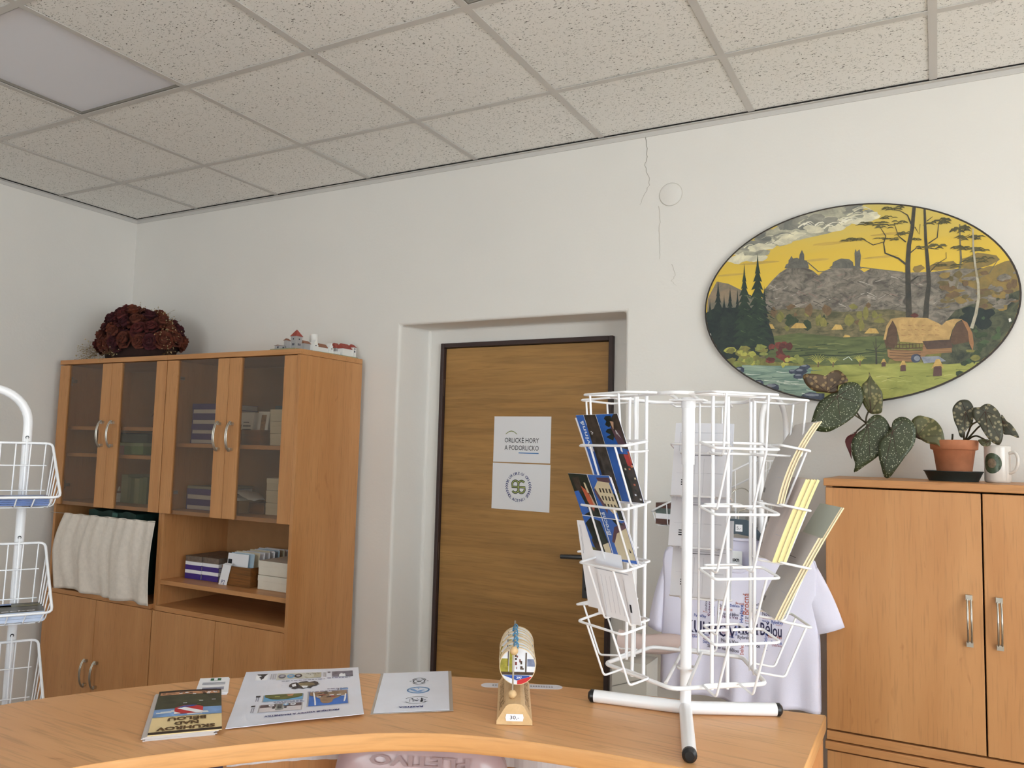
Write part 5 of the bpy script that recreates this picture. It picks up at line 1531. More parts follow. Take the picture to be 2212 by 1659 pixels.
# crate with file cards and a price slip
t = crate(1.235, 1.415, -.345, -.08, .873, .958, 'wooden crate filled with file cards in the open niche of the right cupboard')
b = MB(); sl = lambda u, w: (1.222+.052*w+.022*u-.0, -.3465-.006*(1-u), .858+.105*u)
b.add([sl(0, 0), sl(0, 1), sl(1, 1), sl(1, 0), (1.247, -.335, .968), (1.297, -.335, .968)], [(0, 1, 2, 3), (3, 2, 5, 4)], PAPER)
b.text('P2', lambda x, y: (1.240+x*.8+y*.2, -.3520+y*.05, .875+y), NAVYI, w=.028, h=.02)
tag(b.build('price_slip', origin=(1.25, -.35, .858)), 'white paper price slip hanging over the front of the crate', 'price slip')
for i in range(16):
    mm = [PAPER, PALEB, PAPER, mat('cream_card', (214, 204, 180), .6), PAPER][i % 5]
    stand_card(1.243+.003*(i % 3), 1.372+.02*(i % 2), -.330+.0155*i, .880, 1.012+RND.uniform(-.004, .006), 'white card with black print at the front of the niche crate' if i == 0 else 'file card standing in the niche crate', 'file cards in the niche crate', lean=.012,
        prints=([(.28, .8, .22, .32, BLACKI), (.28, .7, .38, .46, BLACKI), (.03, .22, .3, .8, BLACKI), (.03, .22, .1, .3, BLUEI)] if i == 0 else []), m=mm, name='file_card')
for i in range(2): carton(1.452, 1.640, -.335, -.14, .873+.063*i, .873+.063*i+.061, 'white carton in the open niche, %s of two' % ['lower', 'upper'][i], 'white cartons in the open niche')
for i in range(9): stand_card(1.45+.02*i, 1.468+.02*i, -.128, .873, 1.005+.004*(i % 3), 'grey printed card in the row behind the niche cartons', 'grey cards behind the niche cartons', lean=.01, m=[mat('grey_card', (150, 148, 146), .6), PAPER, mat('dark_grey_card', (90, 86, 84), .6)][i % 3], name='printed_card')
stand_card(1.535, 1.70, -.075, .873, 1.115, 'framed-looking picture card at the back right of the open niche', None, lean=.02, prints=[(.08, .95, .3, .52, BLUEI), (.08, .95, .56, .94, mat('faded_picture', (140, 120, 96), .5, var=.3))], m=mat('beige_card', (170, 160, 146), .6), name='picture_card')

# ------------------------------------------------------------------ on top of the cupboards
# dried rose arrangement
ROSE = [mat('dried_rose_%s' % k, c, .85, var=.35, vscale=70) for k, c in (('maroon', (88, 32, 30)), ('brown', (100, 48, 32)), ('wine', (72, 24, 30)), ('rust', (112, 56, 36)))]
def rose_mesh(m, seed):
    R2 = random.Random(seed); b = MB()
    for ring, (n, r0, tilt, hgt) in enumerate([(3, .010, .95, .034), (5, .021, .80, .034), (6, .033, .55, .029), (7, .042, .30, .020)]):
        for k in range(n):
            a0 = 2*PI*k/n+ring*.7+R2.uniform(-.15, .15); wa = 2*PI/n*.75
            V = []
            for j in range(4):
                t_ = j/3
                for i in range(5):
                    u = (i/4-.5)*2; a = a0+u*wa*(.45+.55*t_)
                    rr = r0*(.35+.65*t_)*(1+.10*abs(u)*t_)+R2.uniform(-.001, .001)+(.006*t_*t_*(1-tilt))
                    zz = hgt*t_*(1-.22*u*u)-.006*(ring)+(-.006*(t_ > .9)*(1-tilt))
                    V.append((rr*cos(a), rr*sin(a), zz))
            b.add(V, [(j*5+i, j*5+i+1, (j+1)*5+i+1, (j+1)*5+i) for j in range(3) for i in range(4)], m, smooth=True)
    b.ball((0, 0, .004), .024, m, n=10, sq=(1, 1, .8))
    return b
bq = thing('dried_rose_arrangement', 'large dried arrangement of dark red-brown roses on top of the left cupboard', 'dried flowers', (.44, -.26, 1.921))
b = MB(); b.lathe([(.17, 1.921), (.20, 1.94), (.215, 2.0), (.18, 2.07), (.10, 2.12), (.02, 2.13)], 0, 0, mat('dried_moss', (46, 26, 22), .95, var=.4), n=24, M=Matrix.Translation((.44, -.25, 0)) @ Matrix.Diagonal((1.12, .62, 1, 1)))
b.build('moss_core', bq)
protos = [rose_mesh(ROSE[i], i+3) for i in range(4)]
rmesh = []
for i, pb in enumerate(protos):
    o = pb.build('rose', None); rmesh.append(o.data); bpy.data.objects.remove(o)
cnt = 0; pts = []
for tries in range(4000):
    a = RND.uniform(PI, 2*PI) if RND.random() < .8 else RND.uniform(0, PI); e = math.asin(RND.uniform(-.1, .98))
    d = Vector((cos(a)*cos(e), sin(a)*cos(e), sin(e)))
    p = Vector((.44+.255*d.x, -.25+.150*d.y, 2.012+.155*d.z+(.03 if d.z > .6 and d.x < .2 else 0)))
    if p.z < 1.968: continue
    if all((p-o_).length > .052 for o_ in pts):
        pts.append(p)
        o = bpy.data.objects.new('rose', rmesh[cnt % 4]); COL.objects.link(o); o.parent = bq; o.location = p-bq.location
        dn = Vector((d.x/.255, d.y/.150, d.z/.155+.6)).normalized()
        o.rotation_euler = dn.to_track_quat('Z', 'Y').to_euler(); s_ = RND.uniform(.85, 1.2); o.scale = (s_, s_, s_)
        cnt += 1
    if cnt > 62: break
SPR = mat('dried_gypsophila', (176, 156, 116), .9, var=.2); STM = mat('dried_stem', (120, 96, 60), .9)
b = MB()
def sprig(p, d, n=26, spread=.045):
    p = Vector(p); d = Vector(d)
    for k in range(n):
        e = p+d*RND.uniform(.5, 1)+Vector((RND.uniform(-1, 1), RND.uniform(-1, 1), RND.uniform(-1, 1)))*spread
        m_ = (p+e)/2+Vector((0, 0, .008)); b.tube([p, m_, e], .0005, STM, n=3)
        b.ball(e, RND.uniform(.0018, .0035), SPR, n=6)
for p, d in [((.40, -.22, 2.15), (.02, 0, .055)), ((.46, -.22, 2.14), (.06, 0, .045)), ((.52, -.24, 2.12), (.06, 0, .035)), ((.57, -.25, 2.10), (.05, 0, .03)), ((.64, -.26, 2.06), (.06, -.01, .035)), ((.66, -.28, 2.03), (.05, -.02, .0)), ((.67, -.27, 1.96), (.06, -.02, -.01)), ((.20, -.33, 2.00), (-.03, -.06, -.01)), ((.22, -.34, 1.97), (-.03, -.06, -.015)), ((.25, -.36, 1.95), (-.03, -.05, -.01)), ((.42, -.41, 1.95), (.02, -.02, -.01))]: sprig(p, d)
sp = b.build('dried_sprigs', bq); sp['kind'] = 'stuff'; sp['label'] = 'pale dried gypsophila sprigs'

# paper model of a castle, set along the right end of the cupboards (p runs from the front edge to the wall)
CW_ = mat('model_white_wall', (232, 230, 228), .7); CG = mat('model_grey_wall', (168, 164, 164), .7); CR = mat('model_red_roof', (158, 72, 62), .7, var=.12, vscale=90); CBR = mat('model_brown_roof', (142, 96, 74), .7); CWIN = mat('model_window', (52, 54, 70), .5); GRS = mat('model_base_green', (150, 150, 118), .8, var=.15)
t = thing('castle_paper_model', 'white paper castle model with red roofs on top of the right cupboard', 'castle model', (1.64, -.22, 1.920))
X0 = 1.66
b = MB(); b.prism([(1.545, -.425, 1.921), (1.69, -.425, 1.921), (1.715, -.20, 1.921), (1.72, -.04, 1.921), (1.56, -.04, 1.921)], (0, 0, .006), GRS); b.build('base_board', t)
def blk(nm, x0, x1, y0, y1, z0, z1, m, wins=(), roof=None, rm=CR, ov=.003):
    b = MB(); b.box(x0, x1, y0, y1, z0, z1, m)
    for (a, c, e, f_) in wins:      # windows on the right-hand face
        b.poly([(x1+.0006, y0+(y1-y0)*a, z0+(z1-z0)*e), (x1+.0006, y0+(y1-y0)*c, z0+(z1-z0)*e), (x1+.0006, y0+(y1-y0)*c, z0+(z1-z0)*f_), (x1+.0006, y0+(y1-y0)*a, z0+(z1-z0)*f_)], CWIN)
        b.poly([(x0+(x1-x0)*a, y0-.0006, z0+(z1-z0)*e), (x0+(x1-x0)*c, y0-.0006, z0+(z1-z0)*e), (x0+(x1-x0)*c, y0-.0006, z0+(z1-z0)*f_), (x0+(x1-x0)*a, y0-.0006, z0+(z1-z0)*f_)], CWIN)
    b.build(nm, t)
    if roof:
        b = MB(); x0, x1, y0, y1 = x0-ov, x1+ov, y0-ov, y1+ov; cx_, cy_ = (x0+x1)/2, (y0+y1)/2
        if roof[0] == 'spire': b.add([(x0, y0, z1), (x1, y0, z1), (x1, y1, z1), (x0, y1, z1), (cx_+(x0-cx_)*.3, cy_+(y0-cy_)*.3, z1+roof[1]*.72), (cx_+(x1-cx_)*.3, cy_+(y0-cy_)*.3, z1+roof[1]*.72), (cx_+(x1-cx_)*.3, cy_+(y1-cy_)*.3, z1+roof[1]*.72), (cx_+(x0-cx_)*.3, cy_+(y1-cy_)*.3, z1+roof[1]*.72), (cx_, cy_, z1+roof[1])], [(0, 1, 5, 4), (1, 2, 6, 5), (2, 3, 7, 6), (3, 0, 4, 7), (4, 5, 8), (5, 6, 8), (6, 7, 8), (7, 4, 8), (3, 2, 1, 0)], rm)
        elif roof[0] == 'hip': b.add([(x0, y0, z1), (x1, y0, z1), (x1, y1, z1), (x0, y1, z1), (cx_, y0+roof[2], z1+roof[1]), (cx_, y1-roof[2], z1+roof[1])], [(0, 1, 4), (1, 2, 5, 4), (2, 3, 5), (3, 0, 4, 5), (3, 2, 1, 0)], rm)
        b.build('roof', t)
blk('gate_tower', 1.60, 1.632, -.360, -.322, 1.927, 1.990, CG, [(.4, .6, .75, .85), (.3, .45, .35, .5), (.55, .7, .35, .5)], ('spire', .032))
blk('gatehouse_annex', 1.585, 1.60, -.385, -.362, 1.927, 1.968, CG, (), ('hip', .010, .006), CBR)
blk('outer_arch', 1.57, 1.60, -.424, -.392, 1.927, 1.941, CG, [(.5, .8, .1, .7)], ('hip', .004, .004), CBR)
blk('linking_house', 1.618, 1.645, -.322, -.282, 1.927, 1.962, CG, (), ('hip', .014, .004), CBR)
def gable(nm, x0, x1, y0, y1, z0, z1, zt):
    b = MB(); ym = (y0+y1)/2
    for i in range(1): pass
    P = [(y0, z0), (y1, z0), (y1, z1), (y1-.004, z1), (y1-.004, z1+(zt-z1)*.45), (y1-.008, z1+(zt-z1)*.5), (ym+.003, zt), (ym-.003, zt), (y0+.008, z1+(zt-z1)*.5), (y0+.004, z1+(zt-z1)*.45), (y0+.004, z1), (y0, z1)]
    b.prism([(x0, y, z_) for y, z_ in P], (x1-x0, 0, 0), CW_)
    for k in (.3, .6): b.poly([(x1+.0006, y0+.007+k*.012, z0+(z1-z0)*.8), (x1+.0006, y0+.011+k*.012, z0+(z1-z0)*.8), (x1+.0006, y0+.011+k*.012, z0+(z1-z0)*.95), (x1+.0006, y0+.007+k*.012, z0+(z1-z0)*.95)], CWIN)
    b.build(nm, t)
gable('stepped_gable', 1.640, 1.664, -.283, -.252, 1.927, 1.962, 1.984)
blk('long_house', 1.635, 1.660, -.252, -.186, 1.927, 1.955, CW_, (), ('hip', .018, .003), CBR)
gable('stepped_gable', 1.648, 1.672, -.186, -.160, 1.927, 1.958, 1.980)
b = MB(); b.lathe([(.018, 1.927), (.018, 2.016), (.0165, 2.019), (.0, 2.016)], 1.60, -.215, CW_, n=20, cap=False); b.ball((1.610, -.229, 1.975), .0025, CWIN, n=6); b.ball((1.6175, -.220, 1.985), .0025, CWIN, n=6); b.build('round_keep', t)
b = MB(); b.box(1.655, 1.690, -.160, -.132, 1.927, 1.944, CW_); b.build('curtain_wall', t)
blk('palace_wing', 1.625, 1.668, -.140, -.095, 1.927, 1.963, CG, (), ('hip', .026, .012))
blk('palace', 1.650, 1.700, -.125, -.055, 1.927, 1.962, CW_, (), ('hip', .026, .012))
blk('palace_tower', 1.672, 1.706, -.062, -.040, 1.927, 1.974, CW_, [(.3, .7, .8, .92), (.3, .7, .5, .7)], ('hip', .016, .004))
# ------------------------------------------------------------------ oval painting on the back wall
def paintmat(name, a, c, scale=30., stretch=(1, 1, 1), lo=.35, hi=.65, dist=1.):
    if name in _M: return _M[name]
    m, nt, b = base(name); L = nt.links.new
    tc = N(nt, 'ShaderNodeTexCoord'); mp = N(nt, 'ShaderNodeMapping'); mp.inputs['Scale'].default_value = stretch
    L(tc.outputs['Object'], mp.inputs['Vector'])
    no = N(nt, 'ShaderNodeTexNoise', Scale=scale, Detail=6.0, Roughness=.65, Distortion=dist); L(mp.outputs['Vector'], no.inputs['Vector'])
    r = N(nt, 'ShaderNodeValToRGB'); r.color_ramp.elements[0].position = lo; r.color_ramp.elements[1].position = hi
    r.color_ramp.elements[0].color = lin(a); r.color_ramp.elements[1].color = lin(c)
    L(no.outputs['Fac'], r.inputs['Fac']); L(r.outputs['Color'], b.inputs['Base Color'])
    b.inputs['Roughness'].default_value = .5
    n2 = N(nt, 'ShaderNodeTexNoise', Scale=220.0, Detail=2.0); L(tc.outputs['Object'], n2.inputs['Vector'])
    bp = N(nt, 'ShaderNodeBump', Strength=.25, Distance=.001); L(n2.outputs['Fac'], bp.inputs['Height']); L(bp.outputs['Normal'], b.inputs['Normal'])
    _M[name] = m
    return m
PM = {
 'cloud': ((128, 128, 118), (196, 192, 168), 9, (1, 1, 1.6)), 'cloud_light': ((184, 180, 160), (232, 226, 196), 12, (1, 1, 1.6)), 'cloud_white': ((206, 202, 184), (238, 234, 216), 14, (1, 1, 1.6)), 'haze_dark': ((92, 84, 56), (120, 104, 66), 22, (1, 1, 1)), 'cloud_dark': ((106, 108, 104), (150, 148, 136), 12, (1, 1, 1.6)),
 'skystreak': ((178, 150, 74), (206, 172, 80), 12, (.4, 1, 4)), 'hill_far': ((110, 108, 96), (146, 128, 106), 12, (1, 1, 2)),
 'mountain': ((80, 76, 70), (146, 138, 126), 26, (1, 1, 1.5)), 'rock_light': ((158, 150, 140), (186, 178, 168), 20, (1, 1, 1)), 'rock_dark': ((80, 76, 70), (100, 94, 86), 20, (1, 1, 1)), 'mauve': ((124, 104, 100), (142, 118, 108), 20, (1, 1, 1)),
 'castle': ((84, 84, 80), (112, 110, 102), 30, (1, 1, 1)), 'haze_tree': ((150, 124, 66), (122, 108, 68), 22, (1, 1, 1)),
 'valley': ((76, 78, 56), (128, 116, 84), 26, (1, 1, 2)), 'forest_right': ((40, 48, 42), (92, 96, 72), 26, (1, 1, 1)),
 'olive': ((108, 108, 58), (140, 134, 72), 30, (1, 1, 1)), 'darkgreen': ((40, 54, 40), (62, 76, 50), 30, (1, 1, 1)), 'brown': ((98, 80, 58), (122, 98, 70), 30, (1, 1, 1)),
 'straw': ((176, 142, 78), (206, 174, 104), 40, (1, 1, 1)), 'meadow': ((70, 84, 52), (104, 112, 68), 14, (.6, 1, 3)), 'meadow_l': ((112, 120, 74), (136, 140, 88), 20, (1, 1, 1)),
 'field': ((134, 140, 68), (172, 172, 92), 10, (.6, 1, 2)), 'field_d': ((110, 116, 60), (128, 132, 68), 20, (1, 1, 1)), 'field_l': ((176, 178, 104), (194, 192, 124), 20, (1, 1, 1)),
 'river': ((92, 122, 112), (158, 178, 160), 12, (.5, 1, 5)), 'river_d': ((70, 98, 94), (90, 116, 108), 20, (1, 1, 1)), 'foam': ((196, 206, 196), (222, 226, 214), 20, (1, 1, 1)),
 'pine_mass': ((26, 38, 40), (44, 58, 48), 18, (1, 1, 1)), 'pine': ((30, 46, 40), (48, 66, 48), 24, (1, 1, 1)), 'pine_b': ((24, 36, 38), (38, 52, 46), 24, (1, 1, 1)), 'pine_l': ((60, 80, 56), (78, 96, 62), 24, (1, 1, 1)),
 'bush': ((112, 122, 62), (146, 150, 80), 50, (1, 1, 1)), 'bush_l': ((156, 158, 74), (190, 184, 92), 50, (1, 1, 1)), 'red': ((106, 50, 46), (130, 66, 56), 50, (1, 1, 1)), 'red_d': ((78, 40, 40), (104, 54, 48), 50, (1, 1, 1)),
 'rock_blue': ((44, 52, 72), (76, 84, 104), 30, (1, 1, 1)), 'rock_hi': ((120, 126, 140), (152, 156, 164), 30, (1, 1, 1)), 'trunk': ((52, 52, 48), (72, 68, 58), 30, (1, 1, 1)), 'trunk_g': ((104, 98, 80), (128, 118, 94), 30, (1, 1, 1)),
 'birch': ((148, 140, 120), (190, 184, 166), 18, (1, 1, 1)), 'leafdark': ((68, 66, 44), (96, 90, 54), 40, (1, 1, 1)),
 'log': ((128, 94, 64), (160, 122, 84), 20, (.5, 1, 6)), 'gable': ((78, 58, 46), (100, 76, 58), 30, (1, 1, 1)), 'thatch': ((168, 138, 88), (200, 166, 108), 24, (1, 1, 1)), 'thatch_d': ((138, 100, 68), (164, 118, 80), 24, (1, 1, 1)), 'darkroof': ((72, 56, 50), (92, 72, 60), 24, (1, 1, 1)),
 'hive': ((78, 56, 54), (104, 74, 66), 40, (1, 1, 1)), 'tagwhite': ((226, 224, 214), (236, 234, 226), 20, (1, 1, 1))}
CX, CZ, RA, RB = 3.852, 2.052, .501, .346
SKY = bpy.data.materials.new('painted_yellow_sky'); SKY.use_nodes = True
def _sky():
    nt = SKY.node_tree; b = nt.nodes['Principled BSDF']; L = nt.links.new
    tc = N(nt, 'ShaderNodeTexCoord'); sp = N(nt, 'ShaderNodeSeparateXYZ'); L(tc.outputs['Object'], sp.inputs[0])
    no = N(nt, 'ShaderNodeTexNoise', Scale=6.0, Detail=5.0); mp = N(nt, 'ShaderNodeMapping'); mp.inputs['Scale'].default_value = (.6, 1, 4); L(tc.outputs['Object'], mp.inputs['Vector']); L(mp.outputs['Vector'], no.inputs['Vector'])
    ma = N(nt, 'ShaderNodeMath', operation='MULTIPLY_ADD'); L(no.outputs['Fac'], ma.inputs[0]); ma.inputs[1].default_value = .16; L(sp.outputs['Z'], ma.inputs[2])
    r = N(nt, 'ShaderNodeValToRGB'); e = r.color_ramp.elements; mr = N(nt, 'ShaderNodeMapRange'); L(ma.outputs[0], mr.inputs['Value']); mr.inputs['From Min'].default_value = .12; mr.inputs['From Max'].default_value = .46
    e[0].position = 0; e[0].color = lin((226, 192, 62)); e[1].position = 1; e[1].color = lin((196, 184, 112)); k = e.new(.45); k.color = lin((214, 182, 72))
    L(mr.outputs[0], r.inputs['Fac']); L(r.outputs['Color'], b.inputs['Base Color']); b.inputs['Roughness'].default_value = .5
_sky()
ELL = [(RA*cos(2*PI*i/96), RB*sin(2*PI*i/96)) for i in range(96)]
def clip(poly, ra, rb, n=72):
    """Sutherland-Hodgman against the oval"""
    E = [(ra*cos(2*PI*i/n), rb*sin(2*PI*i/n)) for i in range(n)]
    out = poly
    for i in range(n):
        a, c = E[i], E[(i+1) % n]; inp = out; out = []
        if not inp: break
        side = lambda p: (c[0]-a[0])*(p[1]-a[1])-(c[1]-a[1])*(p[0]-a[0])
        for j in range(len(inp)):
            p, q_ = inp[j-1], inp[j]; sp_, sq = side(p), side(q_)
            if (sp_ >= 0) != (sq >= 0):
                t_ = sp_/(sp_-sq); out.append((p[0]+(q_[0]-p[0])*t_, p[1]+(q_[1]-p[1])*t_))
            if sq >= 0: out.append(q_)
    return out
pic = thing('oval_painting', 'large oval landscape painting with two castles, yellow sky and thatched mill', 'painting', (CX, 0, CZ))
b = MB(); RIM = mat('painting_rim_dark', (46, 36, 30), .5)
b.prism([(CX+u*1.004, -.003, CZ+v*1.005) for u, v in ELL], (0, -.017, 0), RIM); b.build('board', pic, bevel=.0015)
b = MB(); b.add([(CX+u*.992, -.0203, CZ+v*.990) for u, v in ELL], [tuple(range(96))], SKY)
d = .0204
PR = random.Random(21)
for ln in PAINT.strip().split('\n'):      # P = filled shape, L = brush line with start/end width, B = dab
    p = ln.split(); kind, name = p[:2]; c = PM[name]; k = {'P': 2, 'L': 4, 'B': 6}[kind]; a_ = [int(v) for v in p[2:k]]
    pts = [tuple(int(v)/2000 for v in s_.split(',')) for s_ in p[k:]]
    if kind == 'L':
        n_ = len(pts); Lf, Rt = [], []
        for i, q_ in enumerate(pts):
            u, w_ = pts[max(0, i-1)], pts[min(n_-1, i+1)]; dx, dz = w_[0]-u[0], w_[1]-u[1]; l = math.hypot(dx, dz) or 1; h = (a_[0]+(a_[1]-a_[0])*i/max(1, n_-1))/40000
            Lf.append((q_[0]-dz/l*h, q_[1]+dx/l*h)); Rt.append((q_[0]+dz/l*h, q_[1]-dx/l*h))
        pts = Lf+Rt[::-1]
    elif kind == 'B':
        rx, rz, n_, jt = a_[0]/2000, a_[1]/2000, a_[2], a_[3]/100; q_ = pts[0]
        pts = [(q_[0]+rx*cos(2*PI*i/n_)*(1+PR.uniform(-jt, jt)), q_[1]+rz*sin(2*PI*i/n_)*(1+PR.uniform(-jt, jt))) for i in range(n_)]
    pts = clip(pts, RA*.992, RB*.990)
    if len(pts) < 3: continue
    d += .0000025
    b.add([(CX+u, -d, CZ+v) for u, v in pts], [tuple(range(len(pts)))], paintmat('painted_'+name, c[0], c[1], c[2], c[3]))
cv = b.build('painted_canvas', pic)
tm = bmesh.new(); tm.from_mesh(cv.data); bmesh.ops.triangulate(tm, faces=tm.faces, ngon_method='EAR_CLIP')
for f_ in tm.faces:
    if f_.normal.y > 0: f_.normal_flip()
tm.to_mesh(cv.data); tm.free()

# ------------------------------------------------------------------ the two low cupboards stacked on the right
def low_cupboard(x0, x1, z0, z1, label, zh, upper):
    t = thing('cupboard', label, 'cupboard', (x0, -.42, z0), 'low cupboards stacked under the painting')
    yf, yb, th = -.40, -.012, .018; mid = (x0+x1)/2
    for a in (x0, x1-th):
        b = MB(); b.box(a, a+th, yf, yb, z0, z1-.0225, WOODV); b.build('side_panel', t, bevel=.001)
    b = MB(); b.box(x0-.004, x1+.004, -.426, yb, z1-.022, z1, WOODX); b.build('top_board', t, bevel=.002)
    b = MB(); b.box(x0+th, x1-th, yf, yb, z0+.001, z0+.026, WOODX) if not upper else b.box(x0, x1, -.42, yb, z0+.001, z0+.026, WOODX); b.build('bottom_board', t, bevel=.001)
    b = MB(); b.box(x0+th, x1-th, yb-.006, yb, z0+.026, z1-.0225, BACKP); b.build('back_panel', t)
    for a, c, hs in [(x0+.001, mid-.002, 1), (mid+.002, x1-.001, -1)]:
        b = MB(); b.box(a, c, -.42, -.401, z0+.031, z1-.027, WOODV); d_ = b.build('door', t, bevel=.0015)
        if zh:
            hx = c-.033 if hs > 0 else a+.033; b = MB()
            for k in (-.0045, .0045): b.tube([(hx+k, -.424-.024*math.sin(PI*i/14), zh-.068+.136*i/14) for i in range(15)], .0028, CHROME, n=6)
            for s_ in (-1, 1): b.box(hx-.008, hx+.008, -.432, -.42, zh+s_*.062-.007, zh+s_*.062+.007, CHROME)
            b.build('handle', d_)
    return t
low_cupboard(3.816, 4.616, .703, 1.455, 'upper low cupboard with two bow handles under the oval painting', 1.085, True)
low_cupboard(3.816, 4.616, .0, .700, 'lower cupboard carrying another cupboard under the oval painting', .45, False)

# ------------------------------------------------------------------ begonia in a clay pot
CLAY = mat('terracotta', (176, 112, 78), .8, var=.14, vscale=26, bump=.2)
SAUC = mat('dark_green_saucer', (30, 40, 40), .45)
b = MB(); M_ = Matrix.Translation((4.153, -.21, 0))
b.lathe([(.066, 1.4555), (.0665, 1.458), (.078, 1.483), (.081, 1.4845), (.0795, 1.486), (.074, 1.484), (.063, 1.462), (.0, 1.461)], 0, 0, SAUC, n=36, M=M_, cap=False); b.add([(4.153+.066*cos(2*PI*i/36), -.21+.066*sin(2*PI*i/36), 1.4555) for i in range(36)], [tuple(range(36))[::-1]], SAUC)
tag(b.build('plant_saucer', origin=(4.153, -.21, 1.4555)), 'dark green plastic saucer under the clay flowerpot', 'saucer')
pl = thing('potted_begonia', 'spotted-leaf begonia in a clay pot on the upper low cupboard', 'houseplant', (4.156, -.21, 1.462))
b = MB(); M_ = Matrix.Translation((4.156, -.21, 0))
b.lathe([(.043, 1.4625), (.0445, 1.465), (.056, 1.548), (.060, 1.549), (.0635, 1.551), (.065, 1.575), (.0635, 1.578), (.058, 1.577), (.056, 1.560), (.0, 1.560)], 0, 0, CLAY, n=40, M=M_); b.build('clay_pot', pl)
b = MB(); M2 = Matrix.Translation((4.156, -.21, 1.560))
V = [(0, 0, .008)]+[(.055*k/4*cos(2*PI*i/24), .055*k/4*sin(2*PI*i/24), RND.uniform(.001, .010)) for k in range(1, 5) for i in range(24)]
F = [(0, 1+i, 1+(i+1) % 24) for i in range(24)]+[(1+k*24+i, 1+k*24+(i+1) % 24, 1+(k+1)*24+(i+1) % 24, 1+(k+1)*24+i) for k in range(3) for i in range(24)]
b.add(V, F, mat('potting_soil', (58, 46, 38), .95, var=.4, vscale=120), smooth=True, M=M2); b.build('soil', pl)
LEAFM = {'green': spotted_leaf('begonia_green', (52, 60, 34), (180, 184, 158), 185, .27), 'brown': spotted_leaf('begonia_curled_brown', (74, 56, 36), (152, 126, 84), 70, .42, .7),
         'pale': spotted_leaf('begonia_olive', (78, 78, 46), (148, 138, 96), 80, .42, .7), 'dull': spotted_leaf('begonia_grey_green', (62, 62, 48), (148, 140, 112), 85, .42, .8), 'red': mat('begonia_red_underside', (96, 32, 36), .5, var=.2)}
STEMM = mat('begonia_stem', (66, 56, 34), .5, var=.2); VEIN = mat('begonia_vein', (70, 44, 34), .6)
for kind, Y, o_, bs in LEAVES:
    b = MB(); cx_ = sum(p[0] for p in o_)/len(o_); cz_ = sum(p[1] for p in o_)/len(o_); n = len(o_)
    # smooth outline (Catmull-Rom), pillowed towards the camera, edges curling back
    O = []
    for i in range(n):
        p0, p1, p2, p3 = o_[i-1], o_[i], o_[(i+1) % n], o_[(i+2) % n]
        for k in range(3):
            t_ = k/3; O.append(tuple(.5*((2*p1[a])+(-p0[a]+p2[a])*t_+(2*p0[a]-5*p1[a]+4*p2[a]-p3[a])*t_*t_+(-p0[a]+3*p1[a]-3*p2[a]+p3[a])*t_**3) for a in (0, 1)))
    n2 = len(O); V = []; sz = max(math.hypot(p[0]-cx_, p[1]-cz_) for p in O)
    far = max(O, key=lambda p: math.hypot(p[0]-bs[0], p[1]-bs[1])); ax_ = Vector((far[0]-bs[0], far[1]-bs[1])).normalized()
    def dep(x, z_):
        dx, dz = x-bs[0], z_-bs[1]; al = dx*ax_.x+dz*ax_.y; ac = -dx*ax_.y+dz*ax_.x
        return Y-.012*sin(min(1, max(0, al/(2*sz)))*PI)+.10*abs(ac)*.55+.004*sin(60*al)*abs(ac)/sz
    for s_ in (1, .8, .55, .28):
        V += [(cx_+(p[0]-cx_)*s_, dep(cx_+(p[0]-cx_)*s_, cz_+(p[1]-cz_)*s_), cz_+(p[1]-cz_)*s_) for p in O]
    V.append((cx_, dep(cx_, cz_), cz_))
    F = [(k*n2+i, k*n2+(i+1) % n2, (k+1)*n2+(i+1) % n2, (k+1)*n2+i) for k in range(3) for i in range(n2)]+[(3*n2+i, 3*n2+(i+1) % n2, 4*n2) for i in range(n2)]
    b.add(V, F, LEAFM[kind], smooth=True)
    lf = b.build('leaf', pl, solid=.0012)
    if kind != 'green': lf['label'] = {'brown': 'curled brown leaf', 'pale': 'olive mottled leaf', 'dull': 'grey-green mottled leaf', 'red': 'dark red leaf seen from below'}[kind]
    b = MB()
    for k in range(6):
        tgt = O[(k*n2//6+2) % n2]; 
        pts_ = [(bs[0]+(tgt[0]-bs[0])*i/6*.92, 0, bs[1]+(tgt[1]-bs[1])*i/6*.92) for i in range(7)]
        b.tube([(p[0], dep(p[0], p[2])-.0008, p[2]) for p in pts_], .0009, VEIN, n=4, r1=.0003)
    v_ = b.build('vein', lf)
for i, s_ in enumerate(STEMS):
    P = [(p[0], p[2], p[1]) for p in s_]
    b = MB(); b.tube(fillet(P, .012), .0048 if i == 0 else .0026, STEMM, n=8); b.build('stem', pl)

